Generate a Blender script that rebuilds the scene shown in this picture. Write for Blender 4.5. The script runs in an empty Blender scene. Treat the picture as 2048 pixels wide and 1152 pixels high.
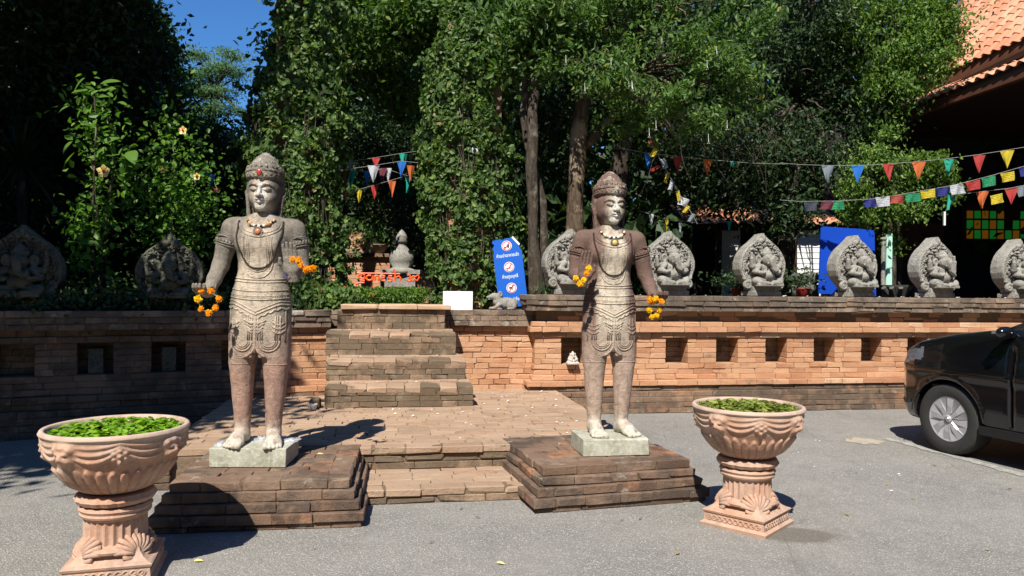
import bpy, math, random
import numpy as np
from mathutils import Vector, Matrix

R = math.radians
rnd = random.Random(7)
rng = np.random.default_rng(11)
scene = bpy.context.scene
COL = scene.collection

# ------------------------------------------------------------------ camera, world, sun
CAM_H = 1.55
FPX = 1500.0                      # focal length in pixels of a 2048 wide picture
ROLL = 0.0093
cam_d = bpy.data.cameras.new('camera')
cam_d.sensor_width = 36.0
cam_d.lens = FPX / 2048.0 * 36.0
cam_d.clip_start = 0.05
cam_d.clip_end = 2000.0
cam = bpy.data.objects.new('camera', cam_d)
COL.objects.link(cam)
cam.matrix_world = Matrix.Translation((0, 0, CAM_H)) @ Matrix.Rotation(R(90.0 + 0.153), 4, 'X') @ Matrix.Rotation(ROLL, 4, 'Z')
scene.camera = cam

SUN_FROM = Vector((-0.22, -0.80, 1.0)).normalized()      # towards the sun
SUN_EL = math.asin(SUN_FROM.z)
SUN_AZ = math.atan2(SUN_FROM.x, SUN_FROM.y)
world = bpy.data.worlds.new('World')
scene.world = world
world.use_nodes = True
wn = world.node_tree
wn.nodes.clear()
w_out = wn.nodes.new('ShaderNodeOutputWorld')
w_bg = wn.nodes.new('ShaderNodeBackground')
w_sky = wn.nodes.new('ShaderNodeTexSky')
w_sky.sky_type = 'NISHITA'
w_sky.sun_disc = False
w_sky.sun_elevation = SUN_EL
w_sky.sun_rotation = SUN_AZ
w_sky.altitude = 300
w_sky.air_density = 1.0
w_sky.dust_density = 0.25
w_sky.ozone_density = 2.2
w_bg.inputs['Strength'].default_value = 0.053
w_mix = wn.nodes.new('ShaderNodeMix'); w_mix.data_type = 'RGBA'; w_mix.blend_type = 'MULTIPLY'
w_mix.inputs[0].default_value = 1.0; w_mix.inputs[7].default_value = (.62, 1.20, 1.80, 1)
wn.links.new(w_sky.outputs[0], w_mix.inputs[6])
wn.links.new(w_mix.outputs[2], w_bg.inputs[0])
wn.links.new(w_bg.outputs[0], w_out.inputs[0])

sun_d = bpy.data.lights.new('sun', 'SUN')
sun_d.energy = 5.0
sun_d.angle = R(0.5)
sun_d.color = (1.0, 0.94, 0.85)
sun = bpy.data.objects.new('sun', sun_d)
COL.objects.link(sun)
sun.location = SUN_FROM * 30
sun.rotation_euler = SUN_FROM.to_track_quat('Z', 'Y').to_euler()

vs = scene.view_settings
vs.view_transform = 'Standard'
vs.look = 'None'
vs.exposure = 0.62
vs.gamma = 1.0
vs.use_curve_mapping = False
scene.cycles.max_bounces = 8
scene.cycles.transparent_max_bounces = 8


def at(px, py, Y):
    """Real position of a thing read off the photograph (2048 wide) at Y metres from the camera."""
    dx, dy = px - 1024.0, 580.0 - py
    return Vector(((dx - ROLL * dy) / FPX * Y, Y, CAM_H + (dy + ROLL * dx) / FPX * Y))


# ------------------------------------------------------------------ objects
def link(o, parent=None):
    COL.objects.link(o)
    if parent is not None:
        o.parent = parent
    return o


def tag(o, label=None, cat=None, group=None, kind=None):
    if label: o['label'] = label
    if cat: o['category'] = cat
    if group: o['group'] = group
    if kind: o['kind'] = kind
    return o


def thing(name, label, cat, loc=(0, 0, 0), rz=0.0, group=None, kind=None):
    o = bpy.data.objects.new(name, None)
    o.empty_display_size = 0.1
    COL.objects.link(o)
    o.location = loc
    o.rotation_euler = (0, 0, rz)
    return tag(o, label, cat, group, kind)


def copy_tree(o, parent=None):
    c = o.copy()
    COL.objects.link(c)
    if parent is not None:
        c.parent = parent
    for ch in o.children:
        copy_tree(ch, c)
    return c


def np_mesh(name, V, F, mat=None, smooth=False):
    """F: one (n,k) array or a list of such arrays."""
    V = np.asarray(V, dtype=np.float32).reshape(-1, 3)
    Fs = F if isinstance(F, list) else [F]
    Fs = [np.asarray(f, dtype=np.int32) for f in Fs if len(f)]
    me = bpy.data.meshes.new(name)
    me.vertices.add(len(V))
    me.vertices.foreach_set('co', V.ravel())
    loops = np.concatenate([f.ravel() for f in Fs])
    tot = np.concatenate([np.full(len(f), f.shape[1], dtype=np.int32) for f in Fs])
    start = np.concatenate([[0], np.cumsum(tot)[:-1]]).astype(np.int32)
    me.loops.add(len(loops))
    me.loops.foreach_set('vertex_index', loops)
    me.polygons.add(len(tot))
    me.polygons.foreach_set('loop_start', start)
    me.polygons.foreach_set('loop_total', tot)
    me.update(calc_edges=True)
    me.polygons.foreach_set('use_smooth', np.full(len(tot), bool(smooth)))
    if mat is not None:
        for m in (mat if isinstance(mat, (list, tuple)) else [mat]):
            me.materials.append(m)
    return me


def np_obj(name, V, F, mat, parent=None, smooth=False):
    return link(bpy.data.objects.new(name, np_mesh(name, V, F, mat, smooth)), parent)


BOXF = np.array([[0, 3, 2, 1], [4, 5, 6, 7], [0, 1, 5, 4], [1, 2, 6, 5], [2, 3, 7, 6], [3, 0, 4, 7]])


class MB:
    """Collects shapes for ONE mesh."""
    def __init__(s):
        s.V, s.F, s.n, s.smooth = [], {}, 0, False

    def add(s, V, F):
        V = np.asarray(V, dtype=np.float64).reshape(-1, 3)
        for f in (F if isinstance(F, list) else [F]):
            f = np.asarray(f)
            if len(f):
                s.F.setdefault(f.shape[1], []).append(f + s.n)
        s.V.append(V)
        s.n += len(V)
        return s

    def box(s, c, d, rz=0.0, ch=0.0):
        hx, hy, hz = d[0] / 2, d[1] / 2, d[2] / 2
        V = np.array([[-hx, -hy, -hz], [hx, -hy, -hz], [hx, hy, -hz], [-hx, hy, -hz],
                      [-hx, -hy, hz], [hx, -hy, hz], [hx, hy, hz], [-hx, hy, hz]])
        if rz:
            a, b = math.cos(rz), math.sin(rz)
            V = V @ np.array([[a, b, 0], [-b, a, 0], [0, 0, 1]])
        return s.add(V + np.array(c), BOXF)

    def prism(s, pts, y0, y1):
        """Polygon of (x, z) extruded from y0 to y1."""
        n = len(pts)
        V = [(x, y0, z) for x, z in pts] + [(x, y1, z) for x, z in pts]
        side = [[i, (i + 1) % n, n + (i + 1) % n, n + i] for i in range(n)]
        s.add(V, [np.array(side), np.array([list(range(n))[::-1]]), np.array([list(range(n, 2 * n))])])
        return s

    def lathe(s, prof, c=(0, 0, 0), n=24, sx=1.0, sy=1.0, cap=True):
        m = len(prof)
        a = np.linspace(0, 2 * np.pi, n, endpoint=False)
        V = np.array([[(r * np.cos(t) * sx, r * np.sin(t) * sy, z) for t in a] for r, z in prof]).reshape(-1, 3) + np.array(c)
        F = []
        for i in range(m - 1):
            for j in range(n):
                F.append([i * n + j, i * n + (j + 1) % n, (i + 1) * n + (j + 1) % n, (i + 1) * n + j])
        fl = [np.array(F)]
        if cap and prof[0][0] > 1e-5: fl.append(np.array([list(range(n))[::-1]]))
        if cap and prof[-1][0] > 1e-5: fl.append(np.array([list(range((m - 1) * n, m * n))]))
        return s.add(V, fl)

    def tube(s, pts, r, n=8, cap=True):
        P = np.array([list(p) for p in pts], dtype=float)
        m = len(P)
        rr = np.full(m, r) if np.isscalar(r) else np.array(r, dtype=float)
        T = np.gradient(P, axis=0)
        T /= np.linalg.norm(T, axis=1, keepdims=True) + 1e-9
        up = np.array([0, 0, 1.0]) if abs(T[0, 2]) < 0.9 else np.array([1.0, 0, 0])
        N0 = np.cross(T[0], up); N0 /= np.linalg.norm(N0)
        V = []
        a = np.linspace(0, 2 * np.pi, n, endpoint=False)
        for i in range(m):
            N0 = N0 - T[i] * np.dot(N0, T[i]); N0 /= np.linalg.norm(N0) + 1e-9
            B = np.cross(T[i], N0)
            V.append(P[i] + rr[i] * (np.cos(a)[:, None] * N0 + np.sin(a)[:, None] * B))
        V = np.concatenate(V)
        i, j = np.meshgrid(np.arange(m - 1), np.arange(n), indexing='ij')
        i, j = i.ravel(), j.ravel()
        F = np.stack([i * n + j, i * n + (j + 1) % n, (i + 1) * n + (j + 1) % n, (i + 1) * n + j], 1)
        fl = [F]
        if cap:
            fl += [np.array([list(range(n))[::-1]]), np.array([list(range((m - 1) * n, m * n))])]
        return s.add(V, fl)

    def ball(s, c, r, nu=10, nv=6):
        r = np.array(r if hasattr(r, '__len__') else (r, r, r), dtype=float)
        V = [(0, 0, -1)]
        for i in range(1, nv):
            p = -math.pi / 2 + math.pi * i / nv
            for j in range(nu):
                t = 2 * math.pi * j / nu
                V.append((math.cos(p) * math.cos(t), math.cos(p) * math.sin(t), math.sin(p)))
        V.append((0, 0, 1))
        top = len(V) - 1
        T, Q = [], []
        for j in range(nu):
            T.append([0, 1 + (j + 1) % nu, 1 + j])
            T.append([top, top - nu + j, top - nu + (j + 1) % nu])
        for i in range(nv - 2):
            for j in range(nu):
                a, b = 1 + i * nu, 1 + (i + 1) * nu
                Q.append([a + j, a + (j + 1) % nu, b + (j + 1) % nu, b + j])
        fl = [np.array(T)]
        if Q: fl.append(np.array(Q))
        return s.add(np.array(V) * r + np.array(c), fl)

    def xform(s, M):
        M = np.array(M)
        s.V = [v @ M[:3, :3].T + M[:3, 3] for v in s.V]
        return s

    def mesh(s, name, mat, smooth=False):
        return np_mesh(name, np.concatenate(s.V), [np.concatenate(f) for f in s.F.values()], mat, smooth)

    def build(s, name, mat, parent=None, smooth=False):
        return link(bpy.data.objects.new(name, s.mesh(name, mat, smooth)), parent)


# ------------------------------------------------------------------ carving: distance fields to meshes
class Field:
    def __init__(s, lo, hi, vox):
        s.lo, s.vox = np.array(lo, dtype=float), vox
        s.n = np.ceil((np.array(hi) - s.lo) / vox).astype(int) + 1
        s.F = np.full(tuple(s.n), 0.08, dtype=np.float32)
        s.ax = [(s.lo[i] + vox * np.arange(s.n[i])).astype(np.float32) for i in range(3)]

    def _sub(s, lo, hi, pad):
        sl = []
        for i in range(3):
            a = int(max(0, math.floor((lo[i] - pad - s.lo[i]) / s.vox)))
            b = int(min(s.n[i], math.ceil((hi[i] + pad - s.lo[i]) / s.vox) + 1))
            if b <= a: return None
            sl.append(slice(a, b))
        X = s.ax[0][sl[0]][:, None, None]; Y = s.ax[1][sl[1]][None, :, None]; Z = s.ax[2][sl[2]][None, None, :]
        return tuple(sl), X, Y, Z

    def put(s, fn, lo, hi, k=0.0, cut=False):
        q = s._sub(lo, hi, 0.05 + k)
        if q is None: return
        sl, X, Y, Z = q
        d = fn(X, Y, Z).astype(np.float32)
        f = s.F[sl]
        if cut:
            d = -d
            if k > 0:
                h = np.clip(0.5 - 0.5 * (f - d) / k, 0, 1)
                s.F[sl] = f * (1 - h) + d * h + k * h * (1 - h)
            else:
                s.F[sl] = np.maximum(f, d)
        elif k > 0:
            h = np.clip(0.5 + 0.5 * (f - d) / k, 0, 1)
            s.F[sl] = f * (1 - h) + d * h - k * h * (1 - h)
        else:
            s.F[sl] = np.minimum(f, d)

    def ell(s, c, r, k=0.0, cut=False):
        c = np.array(c, dtype=float); r = np.array(r if hasattr(r, '__len__') else (r, r, r), dtype=float)
        m = r.min()
        def fn(X, Y, Z):
            x, y, z = (X - c[0]) / r[0], (Y - c[1]) / r[1], (Z - c[2]) / r[2]
            k0 = np.sqrt(x * x + y * y + z * z)
            x2, y2, z2 = x / r[0], y / r[1], z / r[2]
            k1 = np.sqrt(x2 * x2 + y2 * y2 + z2 * z2) + 1e-6
            return k0 * (k0 - 1.0) / k1
        s.put(fn, c - r, c + r, k, cut)

    def cap(s, a, b, ra, rb=None, k=0.0, cut=False):
        rb = ra if rb is None else rb
        a = np.array(a, dtype=float); b = np.array(b, dtype=float)
        ab = b - a; L2 = max(float(ab @ ab), 1e-9)
        def fn(X, Y, Z):
            t = np.clip(((X - a[0]) * ab[0] + (Y - a[1]) * ab[1] + (Z - a[2]) * ab[2]) / L2, 0, 1)
            dx, dy, dz = X - a[0] - t * ab[0], Y - a[1] - t * ab[1], Z - a[2] - t * ab[2]
            return np.sqrt(dx * dx + dy * dy + dz * dz) - (ra + (rb - ra) * t)
        m = max(ra, rb)
        s.put(fn, np.minimum(a, b) - m, np.maximum(a, b) + m, k, cut)

    def chain(s, pts, rs, k=0.0):
        for i in range(len(pts) - 1):
            s.cap(pts[i], pts[i + 1], rs[i], rs[i + 1], k)

    def box(s, c, h, rad=0.0, k=0.0, cut=False, rz=0.0):
        c = np.array(c, dtype=float); h = np.array(h, dtype=float)
        ca, sa = math.cos(rz), math.sin(rz)
        def fn(X, Y, Z):
            x0, y0 = X - c[0], Y - c[1]
            x, y = x0 * ca + y0 * sa, -x0 * sa + y0 * ca
            qx, qy, qz = np.abs(x) - h[0] + rad, np.abs(y) - h[1] + rad, np.abs(Z - c[2]) - h[2] + rad
            out = np.sqrt(np.maximum(qx, 0) ** 2 + np.maximum(qy, 0) ** 2 + np.maximum(qz, 0) ** 2)
            return out + np.minimum(np.maximum(np.maximum(qx, qy), qz), 0) - rad
        m = math.hypot(h[0], h[1]) if rz else max(h[0], h[1])
        e = np.array([m if rz else h[0], m if rz else h[1], h[2]])
        s.put(fn, c - e, c + e, k, cut)

    def loft(s, tab, k=0.0):
        """tab rows: z, half width, half depth, centre y (, centre x)."""
        T = np.array([list(r) + [0] * (5 - len(r)) for r in tab], dtype=float)
        def fn(X, Y, Z):
            z = Z
            a = np.interp(z, T[:, 0], T[:, 1]); b = np.interp(z, T[:, 0], T[:, 2])
            cy = np.interp(z, T[:, 0], T[:, 3]); cx = np.interp(z, T[:, 0], T[:, 4])
            q = np.sqrt(((X - cx) / a) ** 2 + ((Y - cy) / b) ** 2)
            d = (q - 1) * np.minimum(a, b)
            dz = np.maximum(T[0, 0] - z, z - T[-1, 0])
            return np.maximum(d, dz)
        ma, mb = T[:, 1].max(), T[:, 2].max()
        s.put(fn, (T[:, 4].min() - ma, T[:, 3].min() - mb, T[0, 0]), (T[:, 4].max() + ma, T[:, 3].max() + mb, T[-1, 0]), k)

    def torus(s, c, Rr, r, axis='y', k=0.0):
        c = np.array(c, dtype=float)
        def fn(X, Y, Z):
            x, y, z = X - c[0], Y - c[1], Z - c[2]
            if axis == 'y': u = np.sqrt(x * x + z * z); w = y
            elif axis == 'z': u = np.sqrt(x * x + y * y); w = z
            else: u = np.sqrt(y * y + z * z); w = x
            return np.sqrt((u - Rr) ** 2 + w * w) - r
        s.put(fn, c - Rr - r, c + Rr + r, k)

    def surf(s):
        F, vox, lo = s.F, s.vox, s.lo
        F = F.copy()
        F[0] = F[-1] = 1; F[:, 0] = F[:, -1] = 1; F[:, :, 0] = F[:, :, -1] = 1
        ins = F < 0
        c = ins.astype(np.int8)
        sm = sum(c[i:F.shape[0] - 1 + i, j:F.shape[1] - 1 + j, l:F.shape[2] - 1 + l] for i in (0, 1) for j in (0, 1) for l in (0, 1))
        act = np.argwhere((sm > 0) & (sm < 8))
        idx = np.full(sm.shape, -1, dtype=np.int32)
        idx[act[:, 0], act[:, 1], act[:, 2]] = np.arange(len(act))
        corners = [(i, j, l) for i in (0, 1) for j in (0, 1) for l in (0, 1)]
        val = {q: F[act[:, 0] + q[0], act[:, 1] + q[1], act[:, 2] + q[2]] for q in corners}
        acc = np.zeros((len(act), 3)); cnt = np.zeros(len(act))
        for a in corners:
            for d in range(3):
                if a[d] == 0:
                    b = list(a); b[d] = 1; b = tuple(b)
                    va, vb = val[a], val[b]
                    m = (va < 0) != (vb < 0)
                    t = np.where(m, va / (va - vb + 1e-12), 0)
                    p = np.array(a, dtype=float)[None, :].repeat(len(act), 0)
                    p[:, d] += t
                    acc[m] += p[m]; cnt[m] += 1
        V = (act + acc / cnt[:, None]) * vox + lo
        Q = []
        for d in range(3):
            e1, e2 = (d + 1) % 3, (d + 2) % 3
            s0 = [slice(1, n - 1) for n in F.shape]; s1 = [slice(1, n - 1) for n in F.shape]
            s0[d] = slice(0, F.shape[d] - 1); s1[d] = slice(1, F.shape[d])
            A, B = ins[tuple(s0)], ins[tuple(s1)]
            w = np.argwhere(A != B)
            flip = A[w[:, 0], w[:, 1], w[:, 2]]
            off = np.array([1, 1, 1]); off[d] = 0
            p = w + off
            def g(o1, o2):
                q = p.copy(); q[:, e1] -= o1; q[:, e2] -= o2
                return idx[q[:, 0], q[:, 1], q[:, 2]]
            quad = np.stack([g(1, 1), g(0, 1), g(0, 0), g(1, 0)], 1)
            quad[~flip] = quad[~flip][:, ::-1]
            Q.append(quad)
        return V, np.concatenate(Q)


def relax(V, Q, it=1, lam=0.5):
    for _ in range(it):
        S = np.zeros_like(V); C = np.zeros(len(V))
        for a, b in ((0, 1), (1, 2), (2, 3), (3, 0)):
            for p, q in ((a, b), (b, a)):
                np.add.at(S, Q[:, p], V[Q[:, q]]); np.add.at(C, Q[:, p], 1)
        V = V * (1 - lam) + lam * S / C[:, None]
    return V

# ------------------------------------------------------------------ materials
class NT:
    def __init__(s, name):
        s.m = bpy.data.materials.new(name)
        s.m.use_nodes = True
        s.t = s.m.node_tree
        s.t.nodes.clear()
        s.out = s.t.nodes.new('ShaderNodeOutputMaterial')
        s.b = s.t.nodes.new('ShaderNodeBsdfPrincipled')
        s.t.links.new(s.b.outputs[0], s.out.inputs[0])

    def n(s, kind, **kw):
        nd = s.t.nodes.new('ShaderNode' + kind)
        for k, v in kw.items():
            if k in nd.inputs.keys() and not hasattr(nd, k): nd.inputs[k].default_value = v
            else: setattr(nd, k, v)
        return nd

    def l(s, a, b):
        s.t.links.new(a, b)

    def val(s, x, sock):
        if isinstance(x, (int, float)): sock.default_value = x
        elif isinstance(x, (tuple, list)): sock.default_value = tuple(x) + (1,) if len(x) == 3 else x
        else: s.l(x, sock)

    def pos(s, obj=False):
        if obj: return s.n('TexCoord').outputs['Object']
        return s.n('NewGeometry').outputs['Position']

    def noise(s, vec, scale, detail=3, rough=0.55, out='Fac', dist=0.0):
        nd = s.n('TexNoise')
        nd.inputs['Scale'].default_value = scale; nd.inputs['Detail'].default_value = detail
        nd.inputs['Roughness'].default_value = rough; nd.inputs['Distortion'].default_value = dist
        s.l(vec, nd.inputs['Vector'])
        return nd.outputs[out]

    def voro(s, vec, scale, out='Distance', feature='F1'):
        nd = s.n('TexVoronoi'); nd.feature = feature
        nd.inputs['Scale'].default_value = scale
        s.l(vec, nd.inputs['Vector'])
        return nd.outputs[out]

    def math(s, op, a, b=0.0, clamp=False):
        nd = s.n('Math'); nd.operation = op; nd.use_clamp = clamp
        s.val(a, nd.inputs[0]); s.val(b, nd.inputs[1])
        return nd.outputs[0]

    def ramp(s, fac, stops):
        nd = s.n('ValToRGB'); el = nd.color_ramp.elements
        while len(el) < len(stops): el.new(0.5)
        for e, (p, c) in zip(el, stops):
            e.position = p
            e.color = tuple(c) + (1,) if hasattr(c, '__len__') else (c, c, c, 1)
        s.l(fac, nd.inputs[0])
        return nd.outputs[0]

    def step(s, fac, a, b):
        nd = s.n('MapRange'); nd.clamp = True
        s.l(fac, nd.inputs[0]); nd.inputs[1].default_value = a; nd.inputs[2].default_value = b
        return nd.outputs[0]

    def mix(s, f, a, b, mode='MIX'):
        nd = s.n('Mix'); nd.data_type = 'RGBA'; nd.blend_type = mode
        s.val(f, nd.inputs[0]); s.val(a, nd.inputs[6]); s.val(b, nd.inputs[7])
        return nd.outputs[2]

    def xyz(s, vec):
        nd = s.n('SeparateXYZ'); s.l(vec, nd.inputs[0]); return nd.outputs

    def scalev(s, vec, k):
        nd = s.n('VectorMath'); nd.operation = 'MULTIPLY'; s.l(vec, nd.inputs[0]); nd.inputs[1].default_value = k
        return nd.outputs[0]

    def bump(s, h, strength=0.4, dist=0.01):
        nd = s.n('Bump'); nd.inputs['Strength'].default_value = strength; nd.inputs['Distance'].default_value = dist
        s.l(h, nd.inputs['Height']); s.l(nd.outputs[0], s.b.inputs['Normal'])

    def rnd(s):
        a = s.n('ObjectInfo').outputs['Random']; b = s.n('NewGeometry').outputs['Random Per Island']
        return s.math('FRACT', s.math('ADD', a, b))

    def fin(s, col, rough=0.8, spec=0.3, metal=0.0):
        s.val(col, s.b.inputs['Base Color']); s.val(rough, s.b.inputs['Roughness'])
        s.b.inputs['Specular IOR Level'].default_value = spec; s.b.inputs['Metallic'].default_value = metal
        return s.m


def plain(name, col, rough=0.6, spec=0.3, metal=0.0, var=0.12, scale=20.0):
    t = NT(name); p = t.pos(True)
    f = t.noise(p, scale, 3)
    c = t.mix(f, tuple(x * (1 - var) for x in col), tuple(min(1, x * (1 + var)) for x in col))
    return t.fin(c, rough, spec, metal)


def mk_brick(name, stops, dirt, dirt_col, dust=0.0, dust_col=(.42, .33, .24), pale=0.15):
    t = NT(name); P = t.pos(); r = t.rnd()
    base = t.ramp(r, stops)
    n1 = t.noise(P, 9, 4, .65); n2 = t.noise(P, 46, 3, .7); n3 = t.noise(P, 1.6, 3, .6)
    c = t.mix(t.step(n2, .35, .75), base, (.30, .17, .10), 'MIX')
    c = t.mix(t.math('MULTIPLY', t.step(n1, .3, .7), .55), base, c)
    k = t.math('ADD', t.math('MULTIPLY', n1, .55), t.math('MULTIPLY', n3, .75))
    k = t.math('ADD', k, t.math('MULTIPLY', t.math('SUBTRACT', r, .5), .16))
    d = t.step(k, .98 - dirt * .62, 1.16 - dirt * .62)
    c = t.mix(t.math('MULTIPLY', d, .88), c, dirt_col)
    n4 = t.noise(P, 5.5, 5, .7)
    c = t.mix(t.math('MULTIPLY', t.step(n4, .60, .70), pale), c, (.48, .46, .38))
    if dust:
        c = t.mix(t.math('MULTIPLY', t.step(t.noise(P, 3.0, 4, .6), .3, .7), dust), c, dust_col)
    n5 = t.noise(P, 110, 2, .7)
    c = t.mix(t.math('MULTIPLY', t.step(n5, .55, .8), .25), c, (.12, .09, .07))
    h = t.math('ADD', t.math('MULTIPLY', n2, .6), t.math('ADD', t.math('MULTIPLY', n5, .3), n1))
    t.bump(h, .9, .012)
    return t.fin(c, .93, .15)


ORNG = [(0.0, (.36, .165, .085)), (.3, (.50, .26, .14)), (.6, (.56, .32, .185)), (.85, (.44, .20, .10)), (1.0, (.60, .39, .25))]
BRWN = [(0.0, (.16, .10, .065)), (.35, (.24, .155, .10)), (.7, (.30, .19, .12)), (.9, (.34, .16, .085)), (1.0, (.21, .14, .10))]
TANF = [(0.0, (.28, .19, .13)), (.4, (.34, .235, .16)), (.8, (.40, .275, .185)), (1.0, (.34, .20, .13))]
M = {}
M['brick_clean'] = mk_brick('orange_brick', ORNG, .34, (.15, .09, .055), .25, (.58, .40, .25))
M['brick_stair'] = mk_brick('weathered_stair_brick', [(0, (.26, .175, .115)), (.5, (.34, .235, .155)), (1, (.36, .235, .15))], .82, (.09, .068, .045), .22, (.38, .30, .21), .3)
M['brick_dark'] = mk_brick('blackened_and_shade_brick', BRWN, .70, (.07, .053, .04), .14, (.38, .30, .22), .35)  # blackened brick; also stands in for shade along the left wall
M['brick_ped'] = mk_brick('mossy_dark_brick', [(0, (.15, .095, .065)), (.5, (.20, .135, .095)), (.86, (.23, .155, .105)), (.93, (.42, .18, .085)), (1, (.36, .18, .10))], .66, (.06, .046, .037), .10, (.36, .30, .24), .5)
M['brick_floor'] = mk_brick('worn_paving_brick', TANF, .36, (.16, .115, .08), .42, (.46, .345, .24), .15)
M['brick_coping'] = mk_brick('coping_brick', [(0, (.20, .15, .11)), (.6, (.28, .205, .145)), (1, (.27, .155, .10))], .72, (.075, .06, .048), .15, (.42, .36, .28), .6)


def mk_mortar():
    t = NT('mortar'); P = t.pos(); n = t.noise(P, 30, 4)
    t.bump(n, .8, .01)
    return t.fin(t.mix(n, (.09, .065, .045), (.26, .18, .12)), .95, .1)
M['mortar'] = mk_mortar()


def mk_asphalt():
    t = NT('asphalt'); P = t.pos()
    v = t.voro(P, 95, 'Distance'); vc = t.voro(P, 95, 'Color')
    g = t.xyz(vc)[0]
    stone = t.ramp(g, [(0, (.14, .135, .122)), (.45, (.27, .258, .232)), (.8, (.42, .40, .36)), (1.0, (.72, .69, .63))])
    c = t.mix(t.step(v, .25, .55), stone, (.125, .12, .108))
    v2 = t.voro(P, 260, 'Color')
    c = t.mix(.35, c, t.ramp(t.xyz(v2)[0], [(0, (.15, .144, .13)), (1, (.52, .50, .455))]))
    big = t.noise(P, .9, 4, .6); mid = t.noise(P, 5, 4, .6)
    c = t.mix(t.math('MULTIPLY', t.step(big, .35, .7), .35), c, (.37, .35, .315))
    c = t.mix(t.math('MULTIPLY', t.step(mid, .5, .75), .3), c, (.13, .122, .112))
    cr = t.voro(t.mix(.12, P, t.noise(P, 2.5, 3, .6, 'Color')), .55, 'Distance', 'DISTANCE_TO_EDGE')
    c = t.mix(t.math('MULTIPLY', t.math('MULTIPLY', t.step(cr, .004, .001), t.step(t.noise(P, .7, 2), .56, .64)), .3), c, (.05, .045, .04))
    oil = t.noise(t.scalev(P, (1, .35, 1)), 1.1, 5, .7)
    c = t.mix(t.math('MULTIPLY', t.step(oil, .56, .72), .45), c, (.09, .085, .08))
    lt = t.noise(P, 2.1, 5, .75)
    c = t.mix(t.math('MULTIPLY', t.step(lt, .58, .70), .25), c, (.40, .38, .34))
    px_, py_, _z = t.xyz(P)
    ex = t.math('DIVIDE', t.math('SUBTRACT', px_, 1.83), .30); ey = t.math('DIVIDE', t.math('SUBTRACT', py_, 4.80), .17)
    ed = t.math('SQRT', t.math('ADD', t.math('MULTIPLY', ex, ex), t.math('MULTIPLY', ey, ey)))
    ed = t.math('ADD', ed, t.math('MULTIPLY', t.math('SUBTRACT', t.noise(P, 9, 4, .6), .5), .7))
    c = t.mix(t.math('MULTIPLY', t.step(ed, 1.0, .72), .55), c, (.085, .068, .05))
    h = t.math('SUBTRACT', t.math('MULTIPLY', g, .8), v)
    t.bump(t.math('ADD', h, t.math('MULTIPLY', t.noise(P, 320, 2), .4)), .75, .006)
    return t.fin(c, .86, .25)
M['asphalt'] = mk_asphalt()


def mk_soil(name='dark_soil', a=(.02, .016, .011), b=(.07, .055, .035)):
    t = NT(name); P = t.pos(); n = t.noise(P, 14, 5, .65)
    t.bump(t.noise(P, 40, 4), 1, .03)
    return t.fin(t.mix(n, a, b), .95, .1)
M['soil'] = mk_soil()


def mk_leaf(name, stops, trans=.3, rough=.38, spec=.3):
    rough = max(rough, .48)
    t = NT(name); r = t.n('NewGeometry').outputs['Random Per Island']
    col = t.ramp(r, stops)
    tr = t.n('BsdfTranslucent')
    c2 = t.mix(1.0, col, (1.5, 1.7, .6), 'MULTIPLY')
    t.l(c2, tr.inputs['Color'])
    mx = t.n('MixShader'); mx.inputs[0].default_value = trans
    t.l(t.b.outputs[0], mx.inputs[1]); t.l(tr.outputs[0], mx.inputs[2])
    t.l(mx.outputs[0], t.out.inputs[0])
    return t.fin(col, rough, spec)
M['ivy'] = mk_leaf('ivy_leaf', [(0, (.048, .095, .028)), (.45, (.08, .145, .04)), (.8, (.125, .20, .052)), (.97, (.20, .28, .07)), (1, (.24, .15, .08))], .32, .5, .28)
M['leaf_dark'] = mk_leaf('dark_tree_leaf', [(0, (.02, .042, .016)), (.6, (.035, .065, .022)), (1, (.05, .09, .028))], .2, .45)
M['leaf_cork'] = mk_leaf('bright_tree_leaf', [(0, (.052, .108, .028)), (.6, (.09, .165, .04)), (.97, (.15, .24, .055)), (1, (.30, .28, .05))], .36, .5)
M['leaf_fig'] = mk_leaf('fig_tree_leaf', [(0, (.07, .14, .025)), (.6, (.12, .21, .038)), (1, (.19, .28, .05))], .32, .35)
M['leaf_feather'] = mk_leaf('feathery_leaf', [(0, (.10, .19, .09)), (1, (.16, .27, .12))], .3, .6)
M['leaf_hib'] = mk_leaf('hibiscus_leaf', [(0, (.06, .14, .02)), (.6, (.10, .21, .03)), (1, (.16, .30, .04))], .38, .28)
M['leaf_water'] = mk_leaf('pennywort_leaf', [(0, (.10, .22, .015)), (.5, (.17, .33, .02)), (1, (.26, .42, .035))], .3, .3)
M['leaf_water2'] = mk_leaf('pale_pennywort_leaf', [(0, (.07, .09, .015)), (.5, (.20, .27, .04)), (.8, (.30, .34, .07)), (1, (.12, .07, .03))], .25, .4)
M['leaf_palm'] = mk_leaf('palm_leaf', [(0, (.012, .028, .012)), (1, (.03, .055, .02))], .12, .35)
M['leaf_hedge'] = mk_leaf('hedge_leaf', [(0, (.06, .13, .02)), (.7, (.11, .21, .03)), (1, (.20, .30, .05))], .3, .4)
M['leaf_red'] = mk_leaf('red_flower', [(0, (.6, .04, .03)), (1, (.75, .09, .05))], .2, .5)


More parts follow.
